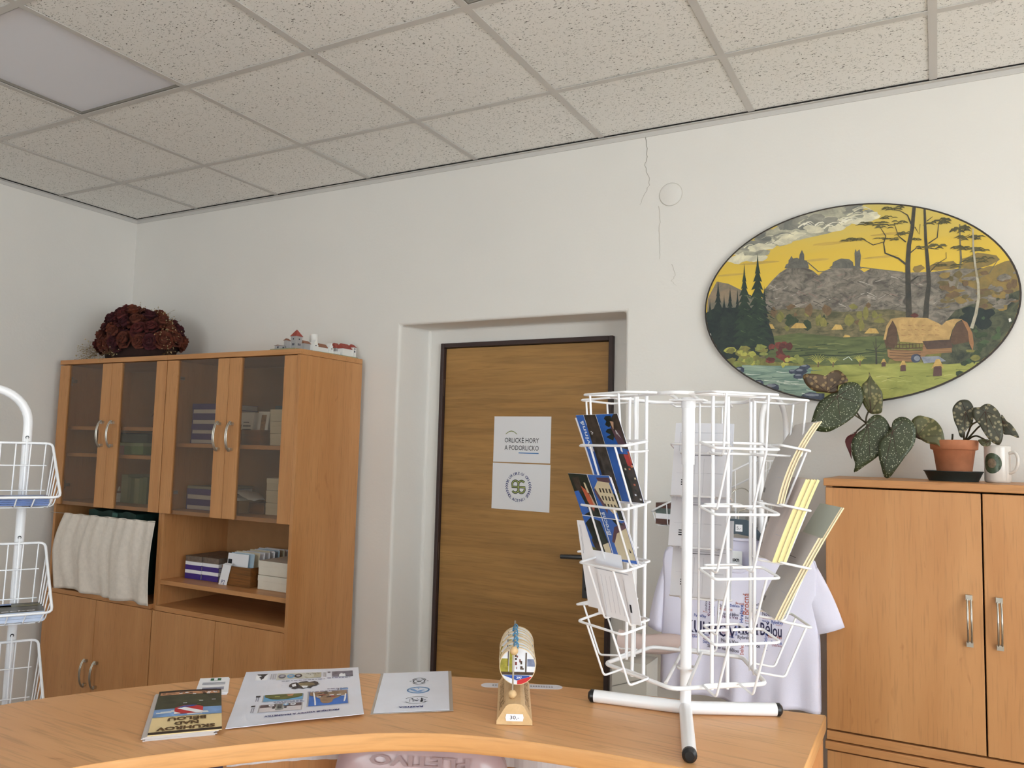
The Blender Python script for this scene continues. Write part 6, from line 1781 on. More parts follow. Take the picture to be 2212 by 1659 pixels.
# white mug at the right of the pot
mg = thing('mug', 'white mug with a round landscape picture beside the clay pot', 'mug', (4.268, -.20, 1.4555))
GLZ = mat('white_glaze', (226, 220, 214), .15); M_ = Matrix.Translation((4.268, -.20, 0))
b = MB(); b.lathe([(.030, 1.4556), (.0335, 1.458), (.0345, 1.463), (.0345, 1.555), (.0352, 1.562), (.034, 1.564), (.032, 1.556), (.0315, 1.470), (.0, 1.468)], 0, 0, GLZ, n=36, M=M_, cap=False); b.build('mug_body', mg)
b = MB(); hd = Vector((.82, -.57, 0)).normalized(); 
b.tube(fillet([tuple(Vector((4.268, -.20, z_))+hd*r_) for r_, z_ in ((.033, 1.542), (.052, 1.546), (.060, 1.530), (.058, 1.505), (.048, 1.488), (.033, 1.484))], .012), .0045, GLZ, n=8); b.build('handle', mg)
b = MB(); R_ = .0348
for rr, m_, e_ in ((.026, mat('mug_print_green', (70, 84, 62), .3, var=.5, vscale=90), .0), (.012, mat('mug_print_brown', (120, 104, 84), .3, var=.4, vscale=120), .0004)):
    c0 = rad(-118); P = [(R_+e_, c0+rr*k_*cos(2*PI*i/28)/R_, 1.512+rr*k_*1.15*sin(2*PI*i/28)) for k_ in (1, .75, .5, .25, .02) for i in range(28)]
    b.add([(4.268+r_*cos(a), -.20+r_*sin(a), z_) for r_, a, z_ in P], [(r_*28+i, r_*28+(i+1) % 28, (r_+1)*28+(i+1) % 28, (r_+1)*28+i) for r_ in range(4) for i in range(28)], m_)
b.build('printed_picture', mg)

# ------------------------------------------------------------------ wire display stands
WIRE = .0021
def stand(name, label, org, tdir, half, legs_z, hoop_z, tiers, hb, hf, depth, tube_r, grp):
    """white hoop stand: local s across, d forward, z up"""
    t_ = Vector((tdir[0], tdir[1], 0)).normalized(); n_ = Vector((t_.y, -t_.x, 0)); o_ = Vector((org[0], org[1], 0))
    P = lambda s_, d_, z_: tuple(o_+t_*s_+n_*d_+Vector((0, 0, z_)))
    th = thing(name, label, 'display stand', (org[0], org[1], 0), grp)
    b = MB(); zc = hoop_z-half
    b.tube([P(-half, 0, .02), P(-half, 0, zc)]+[P(-half*cos(PI*i/16), 0, zc+half*sin(PI*i/16)) for i in range(1, 16)]+[P(half, 0, zc), P(half, 0, .02)], tube_r, WHITEM, n=14); b.build('hoop_tube', th)
    b = MB()
    for s_ in (-half, half): b.tube([P(s_, -.14, .012), P(s_, .16, .012)], .011, WHITEM)
    b.tube([P(-half, .15, .012), P(half, .15, .012)], .009, WHITEM); b.build('foot_frame', th)
    for zt, zl, zb in tiers:
        b = MB(); y0 = tube_r+.004
        rim = fillet([P(-hb, y0, zt), P(hb, y0, zt), P(hf, depth, zl), P(-hf, depth, zl), P(-hb, y0, zt)][:], .014)
        b.tube(rim, WIRE*1.55, WHITEM, n=6)
        zk = zb+.004
        for i in range(9):        # back uprights, carried under the floor and up the front lip
            s_ = -hb*.90+hb*1.8*i/8; sf = s_*hf/hb
            b.tube(fillet([P(s_, y0, zt), P(s_*.96, y0+.012, zk), P(sf*.94, depth-.012, zb), P(sf, depth, zl)], .008), WIRE*.8, WHITEM, n=5)
        for k in (.38, .80): b.tube([P(-hb*.93, y0+.012*k, zt+(zk-zt)*k), P(hb*.93, y0+.012*k, zt+(zk-zt)*k)], WIRE*.8, WHITEM, n=5)
        for sg in (-1, 1):        # side hoops under the sloping rim
            for k in range(1, 6):
                u = k/6; d_ = y0+(depth-y0)*u; zr = zt+(zl-zt)*u; sr = hb+(hf-hb)*u
                b.tube(fillet([P(sg*sr, d_, zr), P(sg*sr*.93, d_, zb+.002), P(sg*sr*.55, d_, zb)], .008), WIRE*.8, WHITEM, n=5)
        for d_ in (y0+.03, depth*.5, depth-.02): b.tube([P(-hb*.9, d_, zb), P(hb*.9, d_, zb)], WIRE*.8, WHITEM, n=5)
        for s_ in (-half, half): b.tube(fillet([P(s_, 0, zt+.014), P(s_, tube_r+.005, zt+.014), P(s_, tube_r+.005, zb+.02)], .006), .0026, WHITEM, n=6)
        b.build('wire_basket', th)
        b = MB()
        for s_ in (-half, half): b.tube([P(s_, tube_r-.001, zt+.014), P(s_, tube_r+.0012, zt+.014)], .0042, BLACKP, n=10)
        b.build('peg_hole', th)
    return P
t2 = (.488, .873)
org = (2.104-.04*.488, -1.825-.04*.873)
LP = stand('wire_display_stand', 'white hooped wire display stand with brochures at the left edge of the photo', org, t2, .085, 0, 1.632, [(1.500, 1.376, 1.352), (1.256, 1.112, 1.088), (1.022, .876, .852)], .140, .158, .160, .0105, 'wire display stands')
def slab(P, s0, s1, d0, d1, z0, z1, m, name, label, cat, group, prints=(), txt=None, rot=0., edge=None):
    c, s_ = cos(rot), sin(rot); sm, dm = (s0+s1)/2, (d0+d1)/2
    Q = lambda a, e, z_: P(sm+(a-sm)*c-(e-dm)*s_, dm+(a-sm)*s_+(e-dm)*c, z_)
    b = MB(); b.prism([Q(s0, d0, z0), Q(s1, d0, z0), Q(s1, d1, z0), Q(s0, d1, z0)], (0, 0, z1-z0), m, mside=edge or m)
    for a0, a1, e0, e1, pm in prints:
        L_ = lambda u, v: Q(s0+(s1-s0)*u, d0+(d1-d0)*v, z1+.0004)
        b.poly([L_(a0, e0), L_(a1, e0), L_(a1, e1), L_(a0, e1)], pm)
    if txt: b.text(txt[0], lambda x, y: Q(s0+x, d1-y, z1+.0007), txt[1], w=txt[4], h=txt[5], x=txt[2], y=txt[3], bold=.02)
    return tag(b.build(name, origin=Q(sm, dm, z0)), label, cat, group)
BLUEC = mat('brochure_blue', (52, 84, 150), .3, var=.3, vscale=30); SKYC = mat('brochure_sky', (112, 140, 196), .3, var=.3, vscale=20); LANDC = mat('brochure_land', (120, 104, 96), .35, var=.5, vscale=40); WHED = mat('page_edges', (188, 200, 224), .7)
for i in range(4): slab(LP, .035+.002*(i % 2), .135+.002*(i % 2), .028, .150, 1.3565+.0045*i, 1.3565+.0045*i+.004, BLUEC, 'brochure', 'blue brochure in the top basket at the left edge, %s of four' % ['lowest', 'second from below', 'third from below', 'topmost'][i], 'brochure', 'blue brochures in the top basket', prints=[(.1, .95, .55, .85, LANDC), (.1, .9, .1, .5, SKYC), (.75, .97, .6, .95, mat('brochure_dark', (60, 66, 60), .4))] if i == 3 else [])
for i in range(3): slab(LP, -.09, .022, .03, .145, 1.3565+.005*i, 1.361+.005*i, [PAPER, mat('leaf_green_cover', (52, 78, 60), .4, var=.3), PAPER][i], 'leaflet', ['lowest white leaflet', 'dark green leaflet', 'upper white leaflet'][i]+' beside the blue brochures in the top basket', 'leaflet', 'leaflets in the top basket')
DKMAG = mat('magazine_dark_cover', (58, 56, 50), .35, var=.5, vscale=26)
for i in range(3): slab(LP, -.150, .142, .030, .152, 1.0935+.0075*i, 1.0935+.0075*i+.007, DKMAG if i == 2 else WHED, 'magazine', ['lowest magazine under the dark landscape magazine in the middle basket', 'middle magazine under the dark landscape magazine in the middle basket', 'dark landscape magazine with white title on top in the middle basket'][i], 'magazine', 'magazines in the middle basket', edge=WHED, prints=[(.0, .78, .02, .36, SKYC), (.35, .98, .18, .40, mat('magazine_olive', (92, 88, 52), .4, var=.5, vscale=50)), (.0, .6, .34, .66, mat('magazine_meadow', (124, 118, 62), .4, var=.5, vscale=40))] if i == 2 else [], txt=('Královéhradecko', PAPER, .03, .012, .245, .013) if i == 2 else None)
slab(LP, -.10, .06, .03, .14, .857, .868, BLUEC, 'brochure', 'navy brochure lying in the lowest basket at the left edge', 'brochure', None)

# second stand behind the counter, standing sideways against the back wall and facing the door
RP = stand('wire_display_stand', 'white hooped wire display stand behind the hanging T-shirt', (3.6425, -.262), (-.20, -.98), .105, 0, 1.712, [(1.500, 1.318, 1.272), (1.075, .890, .842)], .135, .140, .375, .0095, 'wire display stands')
COVB = mat('booklet_brown_cover', (96, 66, 60), .4, var=.4, vscale=40); COVT = mat('booklet_teal_cover', (96, 108, 106), .4, var=.4, vscale=50)
for i in range(5): slab(RP, -.125, -.01, .270, .365, 1.2765+.0085*i, 1.2765+.0085*i+.008, [PAPER, PAPER, PAPER, COVB, COVT][i], 'booklet', 'booklet in the near half of the basket behind the T-shirt, %s of five' % ['lowest', 'second from below', 'third from below', 'fourth from below', 'topmost'][i], 'booklet', 'booklets in the near half of the basket', edge=mat('pinkish_pages', (196, 172, 164), .8))
for i in range(4): slab(RP, .012, .122, .262, .365, 1.2765+.018*i, 1.2765+.018*i+.0175, [COVB, PAPER, COVT, COVB][i], 'booklet', 'booklet in the far half of the basket behind the T-shirt, %s of four' % ['lowest', 'second from below', 'third from below', 'topmost'][i], 'booklet', 'booklets in the far half of the basket')
CLEAR = mat('clear_case', (176, 180, 182), .15, alpha=.45)
for i in range(4): slab(RP, -.12, .10, .055, .20, 1.2765+.011*i, 1.2765+.011*i+.0105, CLEAR, 'plastic_case', 'clear plastic case lying in the basket behind the hanger, %s of four' % ['lowest', 'second from below', 'third from below', 'topmost'][i], 'case', 'clear cases in the basket')
PINKF = mat('pale_pink_film', (222, 200, 196), .35, alpha=.85)
b = MB(); V = []
for j in range(9):
    for i in range(13):
        u = i/12; a = 2*PI*j/8
        V.append((3.218+.222*u, -.535+.018*cos(a), .920+.026*u*sin(PI*.5*u)+.037*(1-.35*u)*sin(a)+.003*sin(9*u+a)))
b.add(V, [(j*13+i, j*13+i+1, (j+1)*13+i+1, (j+1)*13+i) for j in range(8) for i in range(12)], PINKF, smooth=True)
for k in (0, 12): b.add([V[j*13+k] for j in range(8)], [tuple(range(8))], PINKF)
tag(b.build('plastic_wrapped_bag', origin=(3.33, -.535, .920)), 'pale pink plastic-wrapped bag across the front of the white T-shirt', 'bag')
b = MB(); GB = mat('grey_archive_board', (186, 182, 174), .7); b.box(3.222, 3.332, -.60, -.495, 0, .881, GB); b.poly([(3.222, -.6007, .80), (3.332, -.6007, .84), (3.332, -.6007, .843), (3.222, -.6007, .803)], mat('board_line', (120, 116, 110), .8)); b.box(3.221, 3.333, -.6012, -.4945, .0, .755, mat('board_navy', (58, 60, 84), .6))
tag(b.build('archive_box', origin=(3.277, -.55, 0)), 'tall grey and navy box standing on the floor left of the T-shirt', 'box')

# ------------------------------------------------------------------ T-shirt on a hanger (drafted at full size, hung at its own scale)
HG = mat('dark_teal_plastic', (44, 62, 76), .35)
YS = -.372
hg = thing('coat_hanger', 'dark teal plastic hanger inside the white T-shirt', 'hanger', (3.536, YS, 1.30))
b = MB(); b.tube([(3.538, YS, 1.300), (3.538, YS, 1.335)]+[(3.538+.034*sin(a)*1.0, YS+.048*(1-cos(a))*.5, 1.372-.036*cos(a)) for a in [rad(t_) for t_ in range(10, 300, 14)]], .0018, CHROME, n=8); b.build('hook', hg)
b = MB(); P = [(3.50, 1.304), (3.512, 1.309), (3.562, 1.309), (3.578, 1.303), (3.612, 1.262), (3.70, 1.222), (3.745, 1.205), (3.745, 1.193), (3.66, 1.222), (3.612, 1.242), (3.575, 1.256), (3.535, 1.262), (3.495, 1.256), (3.46, 1.242), (3.41, 1.222), (3.325, 1.193), (3.325, 1.205), (3.37, 1.222), (3.46, 1.262), (3.49, 1.296)]
b.prism([(x, YS-.006, z_) for x, z_ in P], (0, .012, 0), HG); b.build('hanger_body', hg, bevel=.003)
b = MB(); b.box(3.530, 3.552, YS-.0070, YS-.0062, 1.270, 1.292, PAPER); b.text('5,-', lambda x, y: (x, YS-.0073, y), BLACKI, w=.014, h=.010, x=3.534, y=1.276); b.build('price_sticker', hg)
hg.location = (3.5665, -.445, 1.3113); hg.scale = (.947,)*3
COTTON = mat('white_cotton', (228, 226, 246), .85, var=.02, vscale=9, bump=.3, bscale=700)
LX = [(.742, 3.284), (.85, 3.288), (.95, 3.292), (1.04, 3.297), (1.10, 3.296), (1.16, 3.290), (1.20, 3.300), (1.235, 3.36), (1.268, 3.452)]
RX_ = [(.742, 3.786), (.85, 3.785), (.95, 3.784), (1.04, 3.775), (1.10, 3.776), (1.16, 3.780), (1.20, 3.768), (1.235, 3.708), (1.268, 3.618)]
def itp(T, z_):
    for i in range(len(T)-1):
        if z_ <= T[i+1][0]:
            k = max(0, (z_-T[i][0])/(T[i+1][0]-T[i][0])); return T[i][1]+(T[i+1][1]-T[i][1])*k
    return T[-1][1]
def topz(x, front):
    if x < 3.452: k = (x-3.29)/.162; zz = 1.195+.073*max(0, k)**.85
    elif x > 3.618: k = (3.78-x)/.162; zz = 1.195+.073*max(0, k)**.85
    else:
        k = (x-3.535)/.083; dip = .118 if front else .022
        zz = 1.268-dip*math.sqrt(max(0, 1-abs(k)**2.2))
    return zz
def bulge(x, z_):
    u = (x-3.535)/.25; e = math.sqrt(max(0, 1-min(1, abs(u))**2.2)); h = min(1, max(0, (1.275-z_)/.16))
    low = max(0, (1.0-z_)/.26)
    return e*(.010+.026*h)+e*(.010*sin(x*46+z_*3)*low+.006*sin(x*83-4*z_)*low)+.003*sin(x*30+z_*16)*e
def front_y(x, z_): return YS-.008-bulge(x, z_)
b = MB(); nu, nv = 64, 40
for front in (True, False):
    V = []
    for j in range(nv+1):
        v = j/nv
        for i in range(nu+1):
            u = i/nu
            x = 3.29+.49*u; zt = topz(x, front); z_ = .742+.004*sin(x*26)+(zt-.742)*v
            xl, xr = itp(LX, z_), itp(RX_, z_)
            if z_ < 1.2: x = xl+(xr-xl)*u
            V.append((x, front_y(x, z_) if front else YS+.010+bulge(x, z_)*.8, z_))
    b.add(V, [(j*(nu+1)+i, j*(nu+1)+i+1, (j+1)*(nu+1)+i+1, (j+1)*(nu+1)+i) for j in range(nv) for i in range(nu)], COTTON, smooth=True)
    # ribbed collar following the neckline
    b.tube([(x, (front_y(x, topz(x, front)) if front else YS+.012), topz(x, front)-.004) for x in [3.452+.166*i/24 for i in range(25)]], .0065 if front else .005, COTTON, n=8)
for sg, (sx, sz), (ex, ez), r0, r1 in [(-1, (3.325, 1.140), (3.268, .925), .068, .062), (1, (3.738, 1.160), (3.806, .985), .056, .068)]:
    A = Vector((sx, YS, sz)); B_ = Vector((ex, YS, ez)); d_ = (B_-A).normalized(); w_ = Vector((-d_.z, 0, d_.x)); V = []
    for j in range(11):
        v = j/10; c_ = A.lerp(B_, v)+Vector((sg*.006*sin(v*PI), 0, 0)); r_ = r0+(r1-r0)*v
        for i in range(20):
            a = 2*PI*i/20; V.append(c_+w_*r_*(.52 if sg < 0 else .78)*cos(a)+Vector((0, -(.019+.004*sin(3*a+v*4))*sin(a), 0)))
    b.add(V, [(j*20+i, j*20+(i+1) % 20, (j+1)*20+(i+1) % 20, (j+1)*20+i) for j in range(10) for i in range(20)], COTTON, smooth=True)
ts = thing('t_shirt', 'white T-shirt with a word cloud of village names hanging behind the postcard rack', 'T-shirt', (3.535, YS, .742))
b.build('shirt_body', ts, solid=.001)
INKS = {'n': mat('shirt_navy', (34, 32, 74), .7), 'b': mat('shirt_blue', (48, 78, 158), .7), 'r': mat('shirt_rust', (176, 96, 84), .7), 'p': mat('shirt_plum', (108, 70, 108), .7), 'k': mat('shirt_charcoal', (74, 70, 90), .7), 'o': mat('shirt_rose', (178, 134, 150), .7)}
b = MB()
def TW(px, py): return (3.392+(px-1490)*.00145, 1.021-(py-1310)*.00145+(px-1490)*.00019)
def word(s_, x, y, w, h, c, rot=0):
    X, Z = TW(x, y); f = lambda u, v: (u, front_y(u, v)-.0016, v)
    b.text(s_, f, INKS[c], w=w*.00145, h=h*.00145, x=X, y=Z, bold=.012, rot=rot)
V9 = PI/2
for a in [('SKUHROV', 1468, 1363, 126, 27, 'n'), ('nad', 1598, 1368, 40, 24, 'n'), ('Bělou', 1644, 1373, 44, 27, 'n'), ('Brocná', 1620, 1331, 46, 14, 'r', V9), ('Hraštice', 1608, 1347, 38, 8, 'b', V9), ('Svinná', 1539, 1333, 38, 9, 'p', V9), ('Hraštice', 1529, 1320, 21, 5, 'k', V9),
 ('Rybníčky', 1499, 1332, 28, 6, 'b'), ('Svinná', 1557, 1311, 20, 6, 'k'), ('Debřece', 1580, 1312, 20, 6, 'b'), ('Brocná', 1592, 1307, 18, 5, 'r'), ('Hraštice', 1555, 1318, 30, 7, 'r'), ('Skuhrov nad Bělou', 1552, 1327, 46, 6, 'n'), ('Nová Ves', 1563, 1335, 34, 7, 'p'), ('Rybníčky', 1624, 1310, 24, 6, 'k'), ('Skuhrov', 1622, 1318, 20, 6, 'b'), ('Hraštice', 1623, 1325, 16, 4, 'o'), ('Svinná', 1612, 1339, 20, 6, 'k'), ('Brocná', 1612, 1344, 12, 3, 'r'), ('Nová Ves', 1612, 1349, 14, 3, 'k'), ('Nová Ves', 1648, 1332, 32, 8, 'k'), ('Skuhrov nad Bělou', 1648, 1339, 32, 3, 'o'), ('Nová Ves', 1648, 1345, 14, 4, 'b'), ('Rybníčky', 1667, 1349, 24, 7, 'b'), ('Hraštice', 1676, 1354, 12, 3, 'o'),
 ('Debřece', 1602, 1372, 22, 5, 'k'), ('Brocná', 1626, 1372, 14, 5, 'p'), ('Rybníčky', 1597, 1380, 34, 8, 'k'), ('Nová Ves', 1561, 1387, 38, 8, 'k'), ('Skuhrov nad Bělou', 1529, 1400, 71, 7, 'k'), ('Hraštice', 1613, 1397, 30, 8, 'k'), ('Debřece', 1609, 1415, 24, 7, 'r', V9), ('Hraštice', 1658, 1406, 36, 7, 'b', V9), ('Nová Ves', 1660, 1379, 28, 7, 'r'), ('Brocná', 1666, 1391, 22, 6, 'b'), ('Debřece', 1668, 1397, 20, 6, 'o'), ('Debřece', 1519, 1391, 18, 6, 'b'), ('Rybníčky', 1520, 1384, 16, 5, 'p'), ('Nová Ves', 1492, 1374, 20, 5, 'p'), ('Hraštice', 1494, 1367, 24, 3, 'k'), ('Rybníčky', 1496, 1378, 16, 4, 'b'), ('Svinná', 1596, 1374, 21, 5, 'b', V9), ('Hraštice', 1563, 1370, 20, 6, 'o'), ('Debřece', 1575, 1377, 14, 5, 'b'), ('Svinná', 1518, 1374, 14, 4, 'b'), ('Brocná', 1520, 1378, 14, 3, 'r'), ('Svinná', 1546, 1331, 20, 4, 'b', V9), ('Brocná', 1520, 1323, 10, 3, 'r')]: word(*a)
b.build('word_print', ts)
b = MB(); b.box(3.508, 3.548, YS+.0085, YS+.0093, 1.160, 1.205, mat('collar_label_white', (232, 234, 236), .6)); b.text('exn', lambda x, y: (x, YS+.0080, y), BLACKI, w=.026, h=.013, x=3.513, y=1.172, bold=.03); b.build('collar_label', ts)
ts.location = (3.5656, -.445, .7829); ts.scale = (.947,)*3
# ------------------------------------------------------------------ curved reception counter
ZC = 1.08
def crom(pts, n):
    P = [Vector(p) for p in pts]; P = [P[0]*2-P[1]]+P+[P[-1]*2-P[-2]]; out = []
    m = len(P)-3
    for k in range(n+1):
        u = k/n*m; i = min(m-1, int(u)); t_ = u-i; p0, p1, p2, p3 = P[i:i+4]
        out.append(.5*((2*p1)+(p2-p0)*t_+(2*p0-5*p1+4*p2-p3)*t_*t_+(3*p1-p0-3*p2+p3)*t_**3))
    L_ = [0]
    for i in range(n): L_.append(L_[-1]+(out[i+1]-out[i]).length)
    res = []; j = 0
    for k in range(n+1):
        d_ = L_[-1]*k/n
        while j < n-1 and L_[j+1] < d_: j += 1
        res.append(out[j].lerp(out[j+1], (d_-L_[j])/max(1e-9, L_[j+1]-L_[j])))
    return res
NS = 90
FAR = crom([(2.66, -4.7), (2.66, -3.6), (2.664, -2.8), (2.695, -2.45), (2.765, -2.17), (2.86, -1.99), (2.98, -1.835), (3.10, -1.728), (3.303, -1.622), (3.548, -1.558), (3.937, -1.473)], NS)  # unseen straight run lengthened to shade the left cupboards' lower doors
NEAR = crom([(3.00, -4.7), (3.0, -3.6), (3.0, -2.8), (3.03, -2.45), (3.094, -2.263), (3.203, -2.105), (3.305, -1.991), (3.375, -1.93), (3.468, -1.88), (3.607, -1.843), (3.796, -1.823), (3.940, -1.816)], NS)
mixp = lambda i, f_: FAR[i].lerp(NEAR[i], f_)
cn = thing('reception_counter', 'curved wooden reception counter with a thick light edge band', 'counter', (3.4, -1.9, 0))
b = MB(); e = .002
V = [(p.x, p.y, ZC) for p in FAR]+[(p.x, p.y, ZC) for p in NEAR]; n = NS+1
b.add(V, [(i, n+i, n+i+1, i+1) for i in range(NS)], TOPW); b.add([(x, y, ZC-.026) for x, y, z in V], [(i, i+1, n+i+1, n+i) for i in range(NS)], TOPW)
b.build('worktop', cn)
b = MB()
LOOP = [(p.x, p.y) for p in NEAR]+[(p.x, p.y) for p in FAR[::-1]]; k = len(LOOP)
prof = [(0, -.0), (.0012, -.0012), (.0018, -.004), (.0018, -.022), (.0012, -.0256), (0, -.027)]
C0 = Vector((3.2, -2.2)); OUT = []
for i in range(k):
    a_, c_ = Vector(LOOP[i-1]), Vector(LOOP[(i+1) % k]); t_ = (c_-a_).normalized(); OUT.append(Vector((t_.y, -t_.x)))
V = [(LOOP[i][0]+OUT[i].x*o_, LOOP[i][1]+OUT[i].y*o_, ZC+h_) for o_, h_ in prof for i in range(k)]
b.add(V, [(r*k+i, r*k+(i+1) % k, (r+1)*k+(i+1) % k, (r+1)*k+i) for r in range(len(prof)-1) for i in range(k)], EDGE, smooth=True)
b.build('edge_band', cn)
b = MB(); A = [mixp(i, .09) for i in range(NS+1)]; B_ = [mixp(i, .145) for i in range(NS+1)]
for P_, fl in ((A, 1), (B_, -1)):
    V = [(p.x, p.y, z_) for z_ in (0, ZC-.028) for p in P_]; b.add(V, [(i, i+1, n+i+1, n+i)[::fl] for i in range(NS)], WOODV)
b.build('curved_front_panel', cn)
LINING = mat('white_ribbed_lining', (226, 222, 226), .6)
IE = min(range(NS+1), key=lambda i: (mixp(i, .152)-Vector((2.925, -1.85))).length)     # where the white lining starts
b = MB(); V = []; ids = [i*.2 for i in range(IE*5, int(.985*NS*5))]
for z_ in (.942, ZC-.030):
    for q_, fi in enumerate(ids):
        i = int(fi); p = mixp(i, .152+.006*(q_ % 4 in (1, 2))).lerp(mixp(min(NS, i+1), .152+.006*(q_ % 4 in (1, 2))), fi-i); V.append((p.x, p.y, z_))
nn = len(ids); b.add(V, [(i, i+1, nn+i+1, nn+i) for i in range(nn-1)], LINING); b.build('ribbed_lining', cn)
b = MB(); b.box(3.905, 3.923, -1.80, -1.492, 0, ZC-.0275, WOODV); b.build('end_panel', cn, bevel=.0015)
b = MB(); D2 = [NEAR[i]+(NEAR[i]-FAR[i]).normalized()*.30 for i in range(NS+1)]; I0, I1 = 6, NS-2
V = [(mixp(i, .17).x, mixp(i, .17).y, z_) for z_ in (.72, .745) for i in range(I0, I1)]+[(D2[i].x, D2[i].y, z_) for z_ in (.72, .745) for i in range(I0, I1)]; m_ = I1-I0
b.add(V, [(i, i+1, 2*m_+i+1, 2*m_+i) for i in range(m_-1)]+[(m_+i, 3*m_+i, 3*m_+i+1, m_+i+1) for i in range(m_-1)]+[(2*m_+i, 2*m_+i+1, 3*m_+i+1, 3*m_+i) for i in range(m_-1)], TOPW); b.build('lower_desktop', cn)

# under the shelf: plastic-wrapped package and a navy box file standing on the lower desktop
pk = thing('wrapped_package', 'pale plastic-wrapped package with upside-down lettering under the counter shelf', 'package', (3.31, -1.80, .746))
b = MB(); ax_ = Vector((.915, .403, 0)).normalized(); ay_ = Vector((.403, -.915, 0)); c0 = Vector((3.322, -1.775, 0))
def pkp(u, w_, d_): return tuple(c0+ax_*u+ay_*d_+Vector((0, 0, w_)))
PINKP = mat('pinkish_wrap', (188, 166, 170), .22, var=.05, vscale=20); V = []; nu = 28; O2 = []
for i in range(nu):
    a = 2*PI*i/nu; ca, sa = cos(a), sin(a); O2.append((.152*math.copysign(abs(ca)**.45, ca), .884+.138*math.copysign(abs(sa)**.45, sa)))
for s_, d_ in ((1, 0), (.96, .016), (.80, .027), (.4, .031)): V += [pkp(u*s_, .884+(w_-.884)*s_, d_+RND.uniform(0, .0015)) for u, w_ in O2]
V.append(pkp(0, .884, .031)); F = [(r*nu+i, r*nu+(i+1) % nu, (r+1)*nu+(i+1) % nu, (r+1)*nu+i) for r in range(3) for i in range(nu)]+[(3*nu+i, 3*nu+(i+1) % nu, 4*nu) for i in range(nu)]
b.add(V, F, PINKP, smooth=True); V = [pkp(u, w_, -.02) for u, w_ in O2]; b.add(V, [tuple(range(nu))], PINKP); b.add([pkp(u, w_, 0) for u, w_ in O2]+V, [(i, nu+i, nu+(i+1) % nu, (i+1) % nu) for i in range(nu)], PINKP, smooth=True)
b.build('plastic_wrap', pk)
b = MB(); b.text('PLETIVO', lambda x, y: pkp(-x, .985-y, .0330), mat('package_grey_ink', (160, 140, 144), .5), w=.17, h=.017, x=-.088, y=-.012, bold=.03); b.build('lettering', pk)
b = MB(); V0 = [mixp(i, .20) for i in range(IE-16, IE+1)]; V1 = [mixp(i, .40) for i in range(IE-16, IE+1)]; nb = len(V0); NAVB = mat('navy_box_file', (36, 40, 74), .5)
V = [(p.x, p.y, z_) for z_ in (.747, 1.0) for p in V0+V1]; N2 = 2*nb
b.add(V, [(N2+i, N2+i+1, N2+nb+i+1, N2+nb+i) for i in range(nb-1)]+[(nb+i, N2+nb+i, N2+nb+i+1, nb+i+1) for i in range(nb-1)]+[(nb-1, 2*nb-1, N2+2*nb-1, N2+nb-1), (0, N2, N2+nb, nb)]+[(i, i+1, N2+i+1, N2+i) for i in range(nb-1)], NAVB)
tag(b.build('box_file', origin=(2.95, -2.1, .747)), 'navy blue file tray under the left part of the counter shelf', 'file')

# ------------------------------------------------------------------ papers lying on the counter, all facing the far side
def bil(TL, TR, BR, BL, z0, curl=None):
    TL, TR, BR, BL = map(Vector, (TL, TR, BR, BL))
    def P(a, c, d=0.):
        p = TL*(1-a)*(1-c)+TR*a*(1-c)+BR*a*c+BL*(1-a)*c
        return (p.x, p.y, z0+d+(curl(a, c) if curl else 0))
    return P
def flat_sheet(b, P, m, nu=10, nv=12, th=.0004):
    V = [P(i/nu, j/nv) for j in range(nv+1) for i in range(nu+1)]; w = nu+1
    F = [(j*w+i, (j+1)*w+i, (j+1)*w+i+1, j*w+i+1) for j in range(nv) for i in range(nu)]
    b.add(V, F, m, smooth=True); b.add([(x, y, z_-th) for x, y, z_ in V], [f_[::-1] for f_ in F], m, smooth=True)
    R_ = [i for i in range(w)]+[j*w+nu for j in range(1, nv+1)]+[nv*w+i for i in range(nu-1, -1, -1)]+[j*w for j in range(nv-1, 0, -1)]
    k = len(R_); b.add([V[i] for i in R_]+[(V[i][0], V[i][1], V[i][2]-th) for i in R_], [(i, (i+1) % k, k+(i+1) % k, k+i) for i in range(k)], m)
def area(b, P, a0, a1, c0, c1, m, d=.0005, n=4, m_=3):
    """printed patch following the sheet"""
    V = [P(a0+(a1-a0)*i/n, c0+(c1-c0)*j/m_, d) for j in range(m_+1) for i in range(n+1)]
    b.add(V, [(j*(n+1)+i, (j+1)*(n+1)+i, (j+1)*(n+1)+i+1, j*(n+1)+i+1) for j in range(m_) for i in range(n)], m)
def fig(b, P, pts, m, d=.0008): b.add([P(a, c, d) for a, c in pts], [tuple(range(len(pts)))], m)
def up(P, W, H): return lambda x, y, : P(1-x/W, y/H, .0010)

# tourist leaflets, a small fanned stack
TAN = mat('leaflet_parchment', (232, 208, 158), .35, var=.06, vscale=20); SKYP = mat('leaflet_sky', (118, 156, 208), .35, var=.35, vscale=26); FORP = mat('leaflet_forest', (58, 60, 40), .4, var=.4, vscale=60); BRNI = mat('leaflet_brown_ink', (88, 60, 22), .5); REDI = mat('shield_red', (192, 38, 44), .4); BLUS = mat('shield_blue', (40, 78, 160), .4); HOUSE = mat('leaflet_houses', (182, 130, 96), .4, var=.4, vscale=90); CHAR = mat('leaflet_burnt_edge', (44, 26, 18), .5); EDGP = mat('leaflet_edge', (196, 190, 190), .5)
lc = [((2.942, -2.008), (3.014, -1.940), (3.166, -2.074), (3.099, -2.150)), ((2.944, -2.009), (3.013, -1.943), (3.163, -2.077), (3.098, -2.152)), ((2.938, -2.012), (3.008, -1.945), (3.158, -2.080), (3.094, -2.154)), ((2.936, -2.012), (3.006, -1.946), (3.157, -2.081), (3.092, -2.155)), ((2.940, -2.010), (3.010, -1.943), (3.160, -2.077), (3.096, -2.151)), ((2.937, -2.011), (3.007, -1.944), (3.158, -2.079), (3.093, -2.153))]
